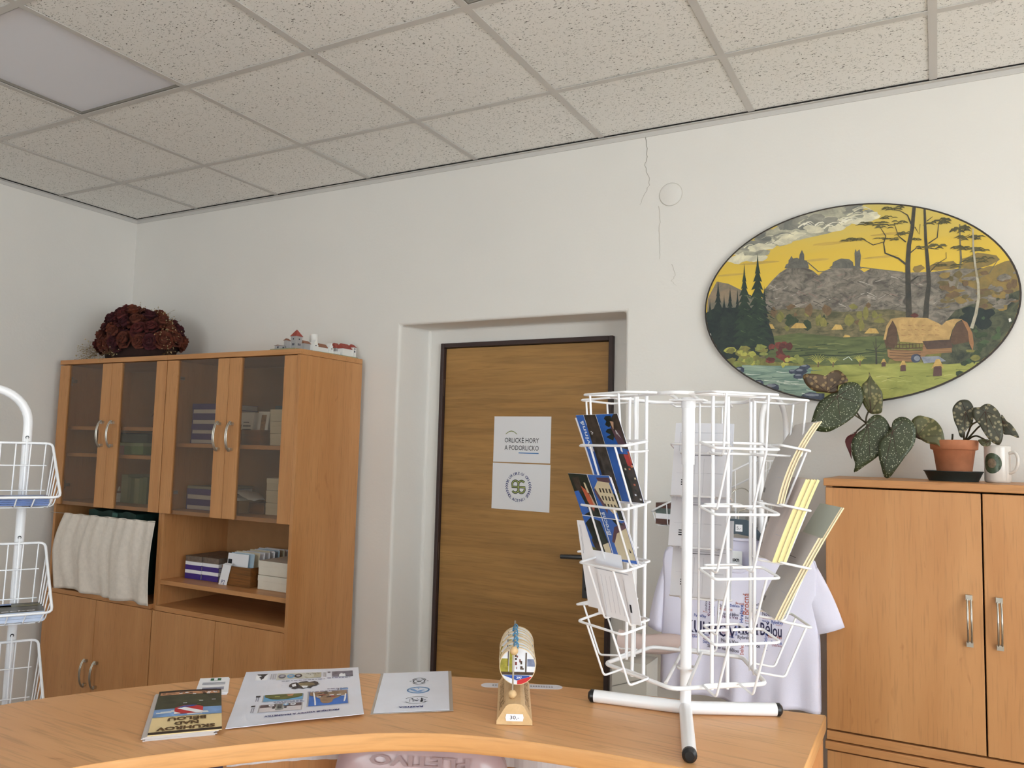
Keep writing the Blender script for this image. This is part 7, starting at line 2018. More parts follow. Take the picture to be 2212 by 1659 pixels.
for i in range(6):
    q_ = lc[5-i]; P = bil(*q_, ZC+.0014+.0015*i, (lambda a, c, i=i: .0008*i*.3*sin(a*PI)*(1-c)))
    b = MB(); flat_sheet(b, P, EDGP if i < 5 else TAN, 8, 12, .0013)
    if i == 5:
        area(b, P, 0, 1, 0, .47, FORP); area(b, P, 0, 1, .0, .05, CHAR, .0007); area(b, P, .03, .97, .045, .115, HOUSE, .0007)
        for k in range(14): x_ = RND.uniform(.05, .9); c_ = RND.uniform(.06, .11); area(b, P, x_, x_+.05, c_, c_+.02, PAPER if k % 2 else CHAR, .0009, 1, 1)
        for k in range(9): x_ = RND.uniform(.1, .85); c_ = RND.uniform(.16, .40); area(b, P, x_, x_+.06, c_, c_+.012, [PAPER, mat('leaflet_meadow', (120, 130, 60), .4), FORP][k % 3], .0009, 1, 1)
        area(b, P, 0, 1, .46, .64, SKYP, .0006)
        for k in range(6): x_ = RND.uniform(0, .8); c_ = .5+.02*k; area(b, P, x_, x_+.22, c_, c_+.022, mat('leaflet_cloud', (214, 220, 226), .4), .0008, 2, 1)
        area(b, P, 0, 1, .955, 1, CHAR, .0007)
        U = up(P, .099, .205)
        # emblem: rounded shield seen upside down
        S = [(.30, .60), (.30, .50)]+[(.30+.42*k/8, .50-.095*math.sin(PI*(.12+.76*k/8))**.8) for k in range(9)]+[(.72, .50), (.72, .60)]
        fig(b, P, S, REDI, .0011); fig(b, P, [(.30, .60), (.30, .545), (.40, .60)], PAPER, .0014); fig(b, P, [(.33, .475), (.45, .455), (.72, .565), (.72, .60), (.62, .60)], PAPER, .0014); fig(b, P, [(.34, .455), (.42, .425), (.55, .412), (.64, .425), (.58, .44), (.44, .455), (.40, .47)], BLUS, .0014)
        b.text('SKUHROV', U, BRNI, w=.080, h=.0135, x=.0495, y=.205*.875, bold=.045, align='C'); b.text('NAD', U, BRNI, w=.034, h=.0135, x=.0495, y=.205*.775, bold=.045, align='C'); b.text('BĚLOU', U, BRNI, w=.054, h=.0135, x=.0495, y=.205*.675, bold=.045, align='C')
    tag(b.build('leaflet', origin=(3.05, -2.05, ZC+.0001+.0015*i)), 'parchment and forest tourist leaflet with a red shield, top of the counter stack' if i == 5 else 'tourist leaflet in the counter stack, %s' % ['lowest', 'second from the bottom', 'third from the bottom', 'fourth from the bottom', 'directly under the top one'][i], 'leaflet', 'tourist leaflets stacked on the counter')
# visiting cards
GRNF = mat('card_flag_green', (24, 92, 58), .5); GREYI = mat('card_grey_ink', (140, 140, 156), .6)
for i in range(4):
    o_ = .0012*((i*7) % 3-1)
    P = bil((2.922+o_, -1.905), (2.958+o_, -1.871), (3.023, -1.934+o_), (2.984, -1.969+o_), ZC+.0010+.0011*i)
    b = MB(); flat_sheet(b, P, PAPER, 2, 2, .0009)
    if i == 3:
        area(b, P, .38, .74, .06, .22, GRNF); area(b, P, .50, .62, .06, .22, PAPER, .0008)
        for c_ in (.34, .40, .46): area(b, P, .14, .90, c_, c_+.025, GREYI)
        for c_, m_ in ((.66, GREYI), (.73, NAVYI), (.79, GREYI)): area(b, P, .18, .88, c_, c_+.035, m_)
        fig(b, P, [(.36, .98), (.40, .88), (.5, .84), (.6, .85), (.64, .92), (.6, .99)], REDI); fig(b, P, [(.42, .90), (.6, .96), (.58, .99), (.40, .95)], PAPER, .001)
    tag(b.build('visiting_card', origin=(2.97, -1.92, ZC+.0001+.0011*i)), 'white visiting card with a green flag mark, top of the small card stack' if i == 3 else 'white visiting card in the small stack beside the leaflets, %s' % ['lowest', 'second from the bottom', 'directly under the top card'][i], 'card', 'visiting cards stacked on the counter')
# large laminated sheet
PHB = mat('print_sky_blue', (40, 106, 196), .4, var=.2, vscale=16); PHB2 = mat('print_pale_sky', (112, 170, 214), .4, var=.2, vscale=16); PHR = mat('print_stone', (150, 122, 98), .4, var=.35, vscale=70); PHG = mat('print_meadow', (96, 100, 52), .4, var=.35, vscale=60); PHD = mat('print_dusk_purple', (96, 80, 86), .4, var=.3, vscale=40); PHK = mat('print_dark', (50, 46, 52), .4, var=.2); PHGREY = mat('print_grey', (176, 174, 182), .5); PHSEP = mat('print_castle_etching', (112, 108, 124), .4, var=.5, vscale=90)
curl = lambda a, c: .0065*max(0, c-.55)**1.5*(.4+a)*2+.0035*max(0, .25-c)*a+.0015*sin(c*9+a*4)**2*.5
P = bil((2.950, -1.823), (3.106, -1.684), (3.295, -1.902), (3.156, -2.058), ZC+.0012, curl)
b = MB(); flat_sheet(b, P, PAPERL, 14, 18, .0007); U = up(P, .21, .297)
b.text('PRODEJNÉ VIZITKY A MAGNETKY', U, NAVYI, w=.118, h=.0065, x=.098, y=.297*.868, bold=.045, align='C')
def frame(a0, a1, c0, c1): area(b, P, a0, a1, c0, c1, PAPER, .0005); area(b, P, a0+.006, a1-.006, c0+.004, c1-.004, PHGREY, .0007)
frame(.555, .90, .490, .775); area(b, P, .575, .885, .50, .765, PHB, .0010)
fig(b, P, [(.58, .505), (.88, .505), (.885, .575), (.84, .60), (.80, .64), (.77, .66), (.76, .71), (.73, .735), (.69, .73), (.67, .70), (.665, .65), (.63, .60), (.58, .57)], PHR, .0014)
for k in range(14): x_ = RND.uniform(.60, .84); c_ = RND.uniform(.51, .62); area(b, P, x_, x_+.035, c_, c_+.012, [PHK, PAPER, mat('print_red', (160, 70, 60), .4)][k % 3], .0018, 1, 1)
fig(b, P, [(.605, .52), (.615, .52), (.625, .62), (.632, .70), (.635, .765), (.622, .765), (.618, .68)], PAPER, .0019); fig(b, P, [(.866, .57), (.876, .57), (.872, .66), (.862, .72), (.85, .735)], PAPER, .0019)
frame(.20, .535, .500, .625); area(b, P, .215, .525, .505, .618, PHB2, .0010); fig(b, P, [(.22, .505), (.52, .505), (.52, .56), (.46, .585), (.40, .60), (.33, .60), (.28, .585), (.225, .545)], PHG, .0014)
fig(b, P, [(.39, .515), (.45, .51), (.44, .545), (.41, .55)], HOUSE, .0017); fig(b, P, [(.30, .54), (.34, .54), (.34, .552), (.30, .552)], mat('print_pale_green', (170, 176, 110), .4), .0017)
frame(.19, .535, .675, .815); area(b, P, .205, .52, .68, .735, PHD, .0010); area(b, P, .205, .52, .735, .808, mat('print_cloud', (218, 210, 216), .4, var=.08, vscale=30), .0010)
for x_, m_ in ((.29, PAPER), (.40, PHB2), (.455, PAPER)): fig(b, P, [(x_+.022*cos(2*PI*k/14), .705+.020*sin(2*PI*k/14)) for k in range(14)], m_, .0014); fig(b, P, [(x_+.012*cos(2*PI*k/10), .705+.011*sin(2*PI*k/10)) for k in range(10)], PHGREY if m_ is PAPER else PAPER, .0018)
area(b, P, .325, .385, .69, .79, mat('print_tablet', (150, 150, 146), .5), .0014)
for c_ in (.705, .73, .755): area(b, P, .338, .372, c_, c_+.014, PHK, .0018, 1, 1)
area(b, P, .30, .32, .74, .765, PHK, .0014); area(b, P, .39, .41, .74, .765, PHK, .0014)
for x_ in (.155, .17): area(b, P, x_, x_+.006, .53, .60, GREYI); area(b, P, x_-.012, x_-.006, .71, .80, GREYI)
area(b, P, .15, .185, .505, .53, PHK); area(b, P, .135, .165, .67, .695, PHK)
for x0_, x1_, c_ in ((.30, .53, .633), (.31, .54, .652), (.56, .86, .478), (.72, .90, .440), (.33, .70, .232), (.72, .92, .215)):
    k = x0_
    while k < x1_-.01: wv = RND.uniform(.015, .04); area(b, P, k, min(x1_, k+wv), c_, c_+.010, GREYI if RND.random() < .5 else mat('print_mauve_ink', (120, 112, 150), .6), .0006, 1, 1); k += wv+.008
area(b, P, .825, .895, .445, .475, SKYP); area(b, P, .81, .816, .45, .472, PHK)
fig(b, P, [(.40, .33), (.415, .30), (.455, .285), (.47, .30), (.49, .275), (.545, .27), (.565, .29), (.61, .275), (.64, .295), (.645, .33), (.66, .335), (.64, .345), (.63, .365), (.60, .375), (.58, .41), (.55, .395), (.52, .415), (.48, .40), (.455, .415), (.42, .405), (.43, .385), (.40, .37)], PHK)
fig(b, P, [(.42, .33), (.45, .31), (.46, .36), (.43, .375)], PAPER, .0009); fig(b, P, [(.47, .31), (.55, .295), (.60, .31), (.62, .345), (.56, .37), (.50, .375)], mat('print_statue', (136, 122, 92), .4, var=.4, vscale=90), .0009); fig(b, P, [(.50, .36), (.56, .365), (.55, .395), (.52, .405)], PAPER, .0012)
area(b, P, .10, .205, .075, .205, PAPER, .0006); fig(b, P, [(.105, .08), (.20, .08), (.19, .10), (.175, .13), (.17, .17), (.15, .20), (.145, .17), (.13, .15), (.15, .13), (.14, .11), (.115, .105)], PHK, .0009)
for x_ in (.225, .245, .262): area(b, P, x_, x_+.010, .08, .19, PHGREY)
area(b, P, .28, .60, .075, .205, mat('print_ivory', (206, 204, 196), .5), .0005)
for x_, m_ in ((.325, PHSEP), (.40, PHB2), (.465, PHK)): fig(b, P, [(x_+.034*cos(2*PI*k/16), .14+.042*sin(2*PI*k/16)) for k in range(16)], m_, .0009); fig(b, P, [(x_+.018*cos(2*PI*k/12), .14+.022*sin(2*PI*k/12)) for k in range(12)], PHGREY, .0012)
area(b, P, .52, .665, .08, .20, mat('print_tan_text', (186, 180, 160), .5, var=.1, vscale=200))
for k in range(8): area(b, P, .535+.015*k, .542+.015*k, .09+.01*(k % 3), .105+.01*(k % 3), PHK, .0009, 1, 1)
for x_ in (.685, .70): area(b, P, x_, x_+.009, .085, .19, PHGREY)
area(b, P, .72, .745, .075, .105, PHSEP); area(b, P, .76, .945, .08, .20, PHSEP, .0006); fig(b, P, [(.82, .20), (.825, .15), (.845, .13), (.86, .15), (.875, .14), (.88, .20)], PAPER, .0009)
tag(b.build('laminated_sheet', origin=(3.12, -1.87, ZC+.0001)), 'large laminated sheet with blue heading and printed pictures on the counter', 'laminated sheet', 'laminated sheets on the counter')
# smaller laminated sheet with three stamps
P0 = bil((3.166, -1.690), (3.268, -1.600), (3.400, -1.800), (3.294, -1.884), ZC+.0008, lambda a, c: .003*max(0, c-.6)*a)
b = MB(); flat_sheet(b, P0, mat('clear_laminate_rim', (206, 196, 188), .2, alpha=.55), 8, 8, .0005)
P = bil((3.170, -1.687), (3.264, -1.605), (3.393, -1.801), (3.295, -1.878), ZC+.0014, lambda a, c: .003*max(0, c-.6)*a)
flat_sheet(b, P, PAPERL, 8, 8, .0004); U = up(P, .127, .233)
b.text('RAZÍTKA', U, NAVYI, w=.042, h=.0062, x=.066, y=.233*.895, bold=.05, align='C')
def ringp(cx_, cc, ra, rc, m, w_=.010, a0=0, a1=360, d=.0006):
    n_ = 26; V = [P(cx_+(ra+s_*w_)*cos(rad(a0+(a1-a0)*i/n_)), cc+(rc+s_*w_*.6)*sin(rad(a0+(a1-a0)*i/n_)), d) for s_ in (-.5, .5) for i in range(n_+1)]
    b.add(V, [(i, i+1, n_+2+i, n_+1+i) for i in range(n_)], m)
STB = mat('stamp_blue', (112, 160, 214), .5)
ringp(.56, .265, .085, .055, BLACKI, .014, 110, 250); ringp(.56, .265, .085, .055, BLACKI, .014, -70, 70); ringp(.56, .265, .105, .085, BLACKI, .012, 200, 340); ringp(.56, .265, .105, .085, BLACKI, .012, 30, 150); ringp(.56, .265, .04, .025, BLACKI, .010, 190, 350)
area(b, P, .42, .445, .262, .27, BLACKI); area(b, P, .675, .70, .262, .27, BLACKI); area(b, P, .53, .59, .27, .285, BLACKI)
ringp(.56, .50, .155, .075, STB, .020); ringp(.56, .50, .145, .066, mat('stamp_pale_blue', (176, 204, 236), .5), .02); fig(b, P, [(.44, .47), (.50, .485), (.55, .53), (.63, .50), (.66, .51), (.60, .525), (.62, .54), (.56, .55), (.51, .53), (.46, .50)], STB, .0009); fig(b, P, [(.545, .455), (.575, .46), (.56, .485)], STB, .0009)
ringp(.55, .745, .165, .080, BLACKI, .008, 205, 335); ringp(.55, .745, .165, .085, BLACKI, .008, 25, 155)
for k in range(16): x_ = RND.uniform(.45, .66); c_ = RND.uniform(.705, .79); area(b, P, x_, x_+RND.uniform(.008, .035), c_, c_+RND.uniform(.006, .02), BLACKI if k % 3 else GREYI, .0006, 1, 1)
area(b, P, .61, .625, .70, .80, BLACKI); area(b, P, .63, .64, .71, .77, BLACKI); area(b, P, .455, .461, .72, .79, BLACKI)
tag(b.build('laminated_sheet', origin=(3.28, -1.74, ZC+.0001)), 'small laminated sheet with three printed stamps on the counter', 'laminated sheet', 'laminated sheets on the counter')

# white label strip lying behind and under the wooden stand
b = MB(); A_, B2_ = Vector((3.374, -1.640)), Vector((3.484, -1.582)); t_ = (B2_-A_).normalized(); w_ = Vector((-t_.y, t_.x))
O_ = [A_+w_*.013*cos(a)-t_*.013*sin(a) for a in [PI*i/10 for i in range(11)]]+[B2_-w_*.013*cos(a)+t_*.013*sin(a) for a in [PI*i/10 for i in range(11)]]
b.prism([(p.x, p.y, ZC+.0001) for p in O_], (0, 0, .0005), PAPERL)
def stp(x, y): p = A_+t_*x+w_*y; return (p.x, p.y, ZC+.0008)
for k in range(12):
    x_ = [.008, .013, .018][k] if k < 3 else .078+.0048*(k-3)
    for y_ in (-.003, .003): b.poly([stp(x_, y_-.0012), stp(x_+.003, y_-.0012), stp(x_+.003, y_+.0012), stp(x_, y_+.0012)], BLACKI)
tag(b.build('label_strip', origin=(3.43, -1.61, ZC+.0001)), 'white round-ended label strip lying across the counter behind the wooden token stand', 'label')

# ------------------------------------------------------------------ wooden stand with round tokens
BIRCH = wood('pale_birch', (222, 190, 146), (204, 168, 122), 'y', across=30, rough=.5, pores=.08, knots=False)
ax_ = Vector((-.475, .880, 0)).normalized(); ay_ = Vector((ax_.y, -ax_.x, 0)); c0 = Vector((3.515, -1.8015, ZC+.0007))
def tk(s_, l_, h_): return tuple(c0+ay_*s_+ax_*l_+Vector((0, 0, h_)))
st = thing('token_stand', 'small wooden stand with a wire rod holding round tokens, price label in front', 'stand', tuple(c0))
prof = [(-.0285, 0), (.0285, 0), (.0285, .006), (.0265, .009), (.0145, .028), (.010, .0315), (.0, .0325), (-.010, .0315), (-.0145, .028), (-.0265, .009), (-.0285, .006)]
b = MB(); b.prism([tk(s_, 0, h_) for s_, h_ in prof], ax_*.205, BIRCH); b.build('base_block', st, bevel=.0012)
TI = mat('engraved_brown', (150, 118, 80), .7)
def slope(sg): return lambda x, y: tk(sg*(.0262-y*.52), (.205-x) if sg < 0 else x, .0094+y*.855+.0004)
sl = lambda sg: (lambda x, y: tuple(Vector(tk(sg*.0265, .02+x if sg > 0 else .185-x, .009))+(Vector(tk(sg*.0145, 0, .028))-Vector(tk(sg*.0265, 0, .009)))*(y/.0225)+ay_*sg*.0004+Vector((0, 0, .0003))))
for sg in (1, -1): b = MB(); b.text('TURISTICKÉ', sl(sg), TI, w=.155, h=.014, x=.004, y=.004); b.build('engraved_lettering', st)
b = MB(); b.ball(tk(-.004, .030, .0385), .0068, BIRCH, n=14, sq=(1, 1, 1)); b.build('bead', st)
b = MB(); b.tube(fillet([tk(-.004, .030, .040), tk(-.003, .030, .1085), tk(.0, .230, .112)], .006, 5), .0016, CHROME, n=8); b.build('wire_rod', st)
b = MB(); b.ball(tk(-.003, .030, .107), .0070, BIRCH, n=14); b.build('bead', st)
b = MB(); b.prism([tk(s_, -.0006, h_) for s_, h_ in [(-.013, .006), (.013, .006), (.0145, .0115), (.013, .017), (-.013, .017), (-.0145, .0115)]], tuple(-ax_*.0004), PAPER)
b.text('30,-', lambda x, y: tk(x, -.0013, y), mat('pen_ink', (40, 40, 64), .6), w=.0145, h=.0058, x=-.0072, y=.0090); b.build('price_label', st)
TKW = mat('token_wood', (226, 204, 170), .6, var=.06, vscale=60); DARKP = mat('token_print_brown', (70, 52, 40), .4, var=.5, vscale=120); YEL = mat('token_yellow', (150, 142, 50), .4, var=.3, vscale=120); TWH = mat('token_print_white', (222, 224, 232), .4, var=.08, vscale=60); STRING = mat('blue_white_string', (70, 132, 172), .7, var=.5, vscale=500)
for i in range(13):
    tl = .046+.0125*i; dz = .0015*sin(i*2.3); ds = .0012*sin(i*1.7)+.0035
    tilt = .12+.02*sin(i)
    ct = .1090-.0305+dz
    def tp(s_, h_, l_=0.): return tk(s_+ds, tl+l_+tilt*.3*(h_-.03)*0, ct+h_)
    o = thing('wooden_token', ('front wooden token with a colourful tower print and red and blue rim' if i == 0 else 'wooden token hanging on the rod, %s behind the front one' % ['', 'first', 'second', 'third', 'fourth', 'fifth', 'sixth', 'seventh', 'eighth', 'ninth', 'tenth', 'eleventh', 'last'][i]), 'token', tp(0, 0), 'wooden tokens on the rod')
    b = MB(); n_ = 40; V = [tp(.030*cos(2*PI*k/n_), .030*sin(2*PI*k/n_), l_) for l_ in (0, .0045) for k in range(n_)]
    b.add(V, [tuple(range(n_))], TKW); b.add(V, [tuple(range(n_, 2*n_))[::-1]], TKW); b.add(V, [(k, (k+1) % n_, n_+(k+1) % n_, n_+k) for k in range(n_)], TKW)
    b.build('token_disc', o)
    b = MB(); g = lambda s_, h_, d_=.0003: tp(s_, h_, -d_)
    rr = .0288; circ = [(rr*cos(2*PI*k/48), rr*sin(2*PI*k/48)) for k in range(48)]
    b.add([g(*p) for p in circ], [tuple(range(48))], TWH)
    def seg(lo, hi, m, d_, x0=-1, x1=1):
        pts = clip([(x0*rr, lo), (x1*rr, lo), (x1*rr, hi), (x0*rr, hi)], rr, rr, 48)
        if len(pts) > 2: b.add([g(p[0], p[1], d_) for p in pts], [tuple(range(len(pts)))], m)
    seg(-.014, -.009, DARKP, .0005); seg(-.010, .012, YEL, .0005, -1, -.52); seg(-.010, .024, YEL, .0005, -.48, -.30); seg(.0, .03, DARKP, .0007, -.57, -.52); seg(-.01, .022, DARKP, .0007, .44, .52); seg(.0, .012, mat('token_blue_grey', (120, 130, 160), .4, var=.4, vscale=80), .0005, .55, 1)
    for k in range(10): x_ = RND.uniform(-.18, .25); h_ = RND.uniform(-.008, .016); seg(h_, h_+RND.uniform(.0015, .006), DARKP if k % 3 else mat('token_brick', (120, 56, 50), .4), .0007+.00005*k, x_, x_+RND.uniform(.04, .14))
    seg(-.03, -.0145, TWH, .0009); 
    pb = clip([(-.024, -.0145), (.020, -.0145), (.020, -.0165), (-.001, -.0225)], rr, rr, 48); b.add([g(p[0], p[1], .0011) for p in pb], [tuple(range(len(pb)))], BLUS)
    pr = clip([(.030, -.0150), (.030, -.03), (.0, -.03), (.0, -.0225), (.020, -.0165)], rr, rr, 48); b.add([g(p[0], p[1], .0011) for p in pr], [tuple(range(len(pr)))], REDI)
    if i == 0: b.text('297', lambda x, y: g(x, y, .0014), PAPER, w=.009, h=.0034, x=-.0015, y=-.0196, bold=.03)
    b.build('printed_face', o)
    b = MB(); hole = tp(-.0035, .0245)
    b.tube([tk(ds-.0035, tl-.001, ct+.0235)]+[tk(ds-.0035+.0035*sin(a), tl-.0005+.0005*a, ct+.0290+.0055*cos(PI-a)) for a in [2*PI*k/9 for k in range(1, 9)]]+[tk(ds-.0035, tl+.005, ct+.0235)], .0010, STRING, n=6); b.build('string_loop', o)
# ------------------------------------------------------------------ revolving postcard rack (five sides)
RC = Vector((3.731, -1.589)); AP, RR = .112, .138; FACES = {'F1': -119, 'F2': -47, 'F3': 25, 'F4': 97, 'F5': 169}
LOOPZ = [1.528, 1.430, 1.336, 1.242]; BOTZ = [1.433, 1.338, 1.246, 1.155]
def fw(face, s_, d_, z_):
    a = rad(FACES[face]); n_ = Vector((cos(a), sin(a))); t_ = Vector((-n_.y, n_.x)); p = RC+n_*(AP+d_)+t_*s_; return (p.x, p.y, z_)
rk = thing('postcard_rack', 'white revolving wire postcard rack on a three-legged tube foot, on the counter', 'postcard rack', (RC.x, RC.y, ZC))
JX = (3.732, -1.598); zl = ZC+.0108
ENDS = [(3.796, -1.802), (3.574, -1.624), (3.869, -1.522)]
b = MB(); b.tube([(JX[0], JX[1], ZC+.004), (RC.x, RC.y, 1.602)], .0093, WHITEM, n=20); b.build('pole', rk)
b = MB(); b.tube([(RC.x, RC.y, 1.497), (RC.x, RC.y, 1.606)], .0112, WHITEM, n=20); b.build('sleeve', rk)
for e_ in ENDS:
    b = MB(); d_ = (Vector(e_)-Vector(JX)).normalized(); e2 = Vector(e_)-d_*.004
    b.tube([(JX[0], JX[1], zl), (e2.x, e2.y, zl)], .0105, WHITEM, n=20); lg = b.build('leg', rk)
    b = MB(); b.tube([(e2.x, e2.y, zl), (e2.x+d_.x*.003, e2.y+d_.y*.003, zl), (e2.x+d_.x*.006, e2.y+d_.y*.006, zl)], .0107, BLACKP, n=20); b.tube([(e2.x+d_.x*.006, e2.y+d_.y*.006, zl), (e2.x+d_.x*.010, e2.y+d_.y*.010, zl)], .0107, BLACKP, n=20, r1=.0065); b.build('end_cap', lg)
b = MB(); b.ball((JX[0], JX[1], zl), .0125, WHITEM, n=14); b.build('hub', rk)
CORN = [(RC.x+RR*cos(rad(-47+36+72*k)), RC.y+RR*sin(rad(-47+36+72*k))) for k in range(5)]
def ring(z_, r_, name):
    pts = []
    for k in range(5):
        p0, p1, p2 = Vector(CORN[k-1]), Vector(CORN[k]), Vector(CORN[(k+1) % 5]); u = (p0-p1).normalized()*.014; v_ = (p2-p1).normalized()*.014
        for j in range(5): t_ = j/4; q_ = (p1+u)*(1-t_)**2+p1*2*t_*(1-t_)+(p1+v_)*t_*t_; pts.append((q_.x, q_.y, z_))
    b = MB(); b.tube(pts, r_, WHITEM, n=8, closed=True)
    for (x0, y0), (x1, y1) in [((3.764, -1.699), (3.727, -1.476)), ((3.729, -1.700), (3.694, -1.484))]: b.tube([(x0, y0, z_), (x1, y1, z_)], .0028, WHITEM)
    return b.build(name, rk)
ring(1.155, .0036, 'lower_ring'); ring(1.612, .0034, 'upper_ring')
b = MB(); b.tube([(RC.x+.0145*cos(2*PI*i/24), RC.y+.0145*sin(2*PI*i/24), 1.154) for i in range(24)], .0024, WHITEM, n=6, closed=True); b.build('collar', rk)
b = MB(); b.box(RC.x-.030, RC.x+.030, RC.y-.016, RC.y+.016, 1.607, 1.610, WHITEM); b.tube([(RC.x, RC.y, 1.595), (RC.x, RC.y, 1.613)], .0125, WHITEM, n=18); b.build('top_plate', rk)
for f_ in FACES:
    for s_ in ((-.0135, .0135) if f_ != 'F4' else (-.004,)):
        b = MB(); b.tube([fw(f_, s_, -.002, 1.150), fw(f_, s_, -.002, 1.618)], .0030 if f_ != 'F4' else .0022, WHITEM, n=8); b.build('upright', rk)
W1 = .0019
for f_ in FACES:
    # shallow top pocket
    b = MB(); zt, zb = 1.609, 1.517
    b.tube(fillet([fw(f_, 0, .003, zt+.003), fw(f_, -.055, .012, zt+.003), fw(f_, -.055, .078, zt), fw(f_, .055, .078, zt), fw(f_, .055, .012, zt+.003), fw(f_, .002, .003, zt+.003)], .008), W1*1.1, WHITEM, n=6)
    for sg in (-1, 1): b.tube(fillet([fw(f_, sg*.036, .078, zt), fw(f_, sg*.036, .070, zb-.002), fw(f_, sg*.036, .030, zb), fw(f_, sg*.020, .0, zb+.002)], .007), W1, WHITEM, n=6)
    b.tube([fw(f_, -.036, .030, zb), fw(f_, .036, .030, zb)], W1, WHITEM, n=6)
    b.build('pocket', rk)
    for k in range(4):
        zl_, zb = LOOPZ[k], BOTZ[k]
        b = MB()
        b.tube(fillet([fw(f_, .003, .030, zl_+.006), fw(f_, .055, .030, zl_+.006), fw(f_, .055, .080, zl_-.003), fw(f_, -.055, .080, zl_-.003), fw(f_, -.055, .030, zl_+.006), fw(f_, -.003, .030, zl_+.006)], .008), W1*1.15, WHITEM, n=6)
        P_ = []
        for sg in (-1, 1): b.tube(fillet([fw(f_, sg*.031, .080, zl_-.003), fw(f_, sg*.031, .043, zb-.002), fw(f_, sg*.031, .001, zb+.004), fw(f_, 0, .001, zb+.004)], .006), W1, WHITEM, n=6)
        b.build('pocket', rk)

# ------------------------------------------------------------------ postcards
def pcard(face, tier, d0, slope, curve, m, label, group, s0=0., H=.148, W=.105, th=.0006, front=(), back=(), texts=(), dz=0., edge=None, rot=0.):
    """card leaning out of its pocket; (x, y) run 0..1 from the left as seen on the printed side"""
    zb = BOTZ[tier]+.0035+dz
    def P(x, y, off=0.):       # x: 0..1 along +s
        s_ = (x-.5)*W; h = y*H
        if rot: s_, h = s_*cos(rot)-h*sin(rot), h*cos(rot)+s_*sin(rot)
        d_ = d0+slope*h+curve*h*h; g = slope+2*curve*h; l = math.sqrt(1+g*g); zz = zb+h/math.sqrt(1+(slope+curve*h)**2)
        return fw(face, s0+s_, d_+off/l, zz-off*g/l)
    b = MB(); nv = 12
    for o_, fl in ((th/2, 1), (-th/2, -1)):
        V = [P(i, j/nv, o_) for j in range(nv+1) for i in (0, 1)]; b.add(V, [(2*j, 2*j+1, 2*j+3, 2*j+2)[::fl] for j in range(nv)], m, smooth=True)
    L_ = [P(0, j/nv, o_) for j in range(nv+1) for o_ in (th/2, -th/2)]; b.add(L_, [(2*j, 2*j+2, 2*j+3, 2*j+1) for j in range(nv)], edge or m)
    L_ = [P(1, j/nv, o_) for j in range(nv+1) for o_ in (th/2, -th/2)]; b.add(L_, [(2*j, 2*j+1, 2*j+3, 2*j+2) for j in range(nv)], edge or m)
    for y in (0, 1): b.add([P(0, y, th/2), P(1, y, th/2), P(1, y, -th/2), P(0, y, -th/2)], [(0, 1, 2, 3)], edge or m)
    for k, (pts, pm) in enumerate(front):
        if len(pts) == 4 and not isinstance(pts[0], tuple):
            x0, x1, y0, y1 = pts; nn = max(1, int((y1-y0)*10)); V = [P(x, y0+(y1-y0)*j/nn, th/2+.00025+.00002*k) for j in range(nn+1) for x in (x0, x1)]
            b.add(V, [(2*j, 2*j+1, 2*j+3, 2*j+2) for j in range(nn)], pm)
        else: b.add([P(x, y, th/2+.00025+.00002*k) for x, y in pts], [tuple(range(len(pts)))], pm)
    for k, (x0, x1, y0, y1, pm) in enumerate(back):
        nn = max(1, int((y1-y0)*10)); V = [P(1-x, y0+(y1-y0)*j/nn, -th/2-.0002) for j in range(nn+1) for x in (x0, x1)]
        b.add(V, [(2*j, 2*j+1, 2*j+3, 2*j+2) for j in range(nn)], pm)
    for (s_, x, y, w_, h_, pm, r_, bk) in texts:
        f = (lambda u, v: P(1-u/W, v/H, -th/2-.0004)) if bk else (lambda u, v: P(u/W, v/H, th/2+.0013))
        b.text(s_, f, pm, w=w_, h=h_, x=x*W, y=y*H, rot=r_, bold=.015)
    return tag(b.build('postcard', origin=fw(face, s0, d0, zb)), label, 'postcard', group)
CSKY = mat('postcard_deep_sky', (44, 98, 182), .25, var=.25, vscale=14); CBLU = mat('postcard_blue_band', (58, 104, 188), .25, var=.15, vscale=14); CDRK = mat('postcard_dark_village', (58, 50, 44), .3, var=.6, vscale=90); CMEA = mat('postcard_meadow', (96, 98, 56), .3, var=.3, vscale=50); CTRE = mat('postcard_trees', (26, 36, 30), .3, var=.5, vscale=80); CROF = mat('postcard_orange_roof', (188, 96, 66), .3, var=.2, vscale=60); CPLA = mat('postcard_pink_plaster', (190, 156, 132), .3, var=.15); CPUR = mat('postcard_purple_roof', (92, 66, 78), .3, var=.2); CCRE = mat('postcard_cream_house', (206, 196, 168), .3, var=.1); CRED = mat('postcard_red', (170, 44, 44), .3); LINE = mat('postcard_white_line', (226, 230, 236), .3); CTXT = mat('postcard_pale_text', (206, 222, 240), .3)
G1 = 'picture postcards in the left column of the rack'
svinna = [((0, 1, 0, 1), CSKY), ((0, .20, 0, 1), CBLU), ([(.20, 1), (.50, 1), (.50, 0), (.20, 0)], CDRK), ((.36, .50, 0, 1), CMEA), ((.20, .28, .55, 1), CTRE), ((.50, 1, 0, 1), CSKY),
  ([(1, 1), (.92, 1), (.78, .93), (.74, .78), (.84, .62), (1, .60)], CDRK), ([(.72, .98), (.66, .95), (.70, .92), (.64, .88), (.72, .85), (.82, .90), (.84, .98)], CTRE), ([(.66, .83), (.60, .80), (.70, .77), (.58, .74), (.72, .70), (.78, .76), (.76, .84)], CTRE),
  ([(.78, .92), (1, .90), (1, .83), (.80, .83)], CPLA), ([(.76, .86), (.80, .83), (1, .68), (1, .62), (.80, .66)], CPUR), ((.84, .96, .69, .82), LINE)]
for k in range(7): svinna.append(((.85+.016*k, .858+.016*k, .69, .82), CPUR))
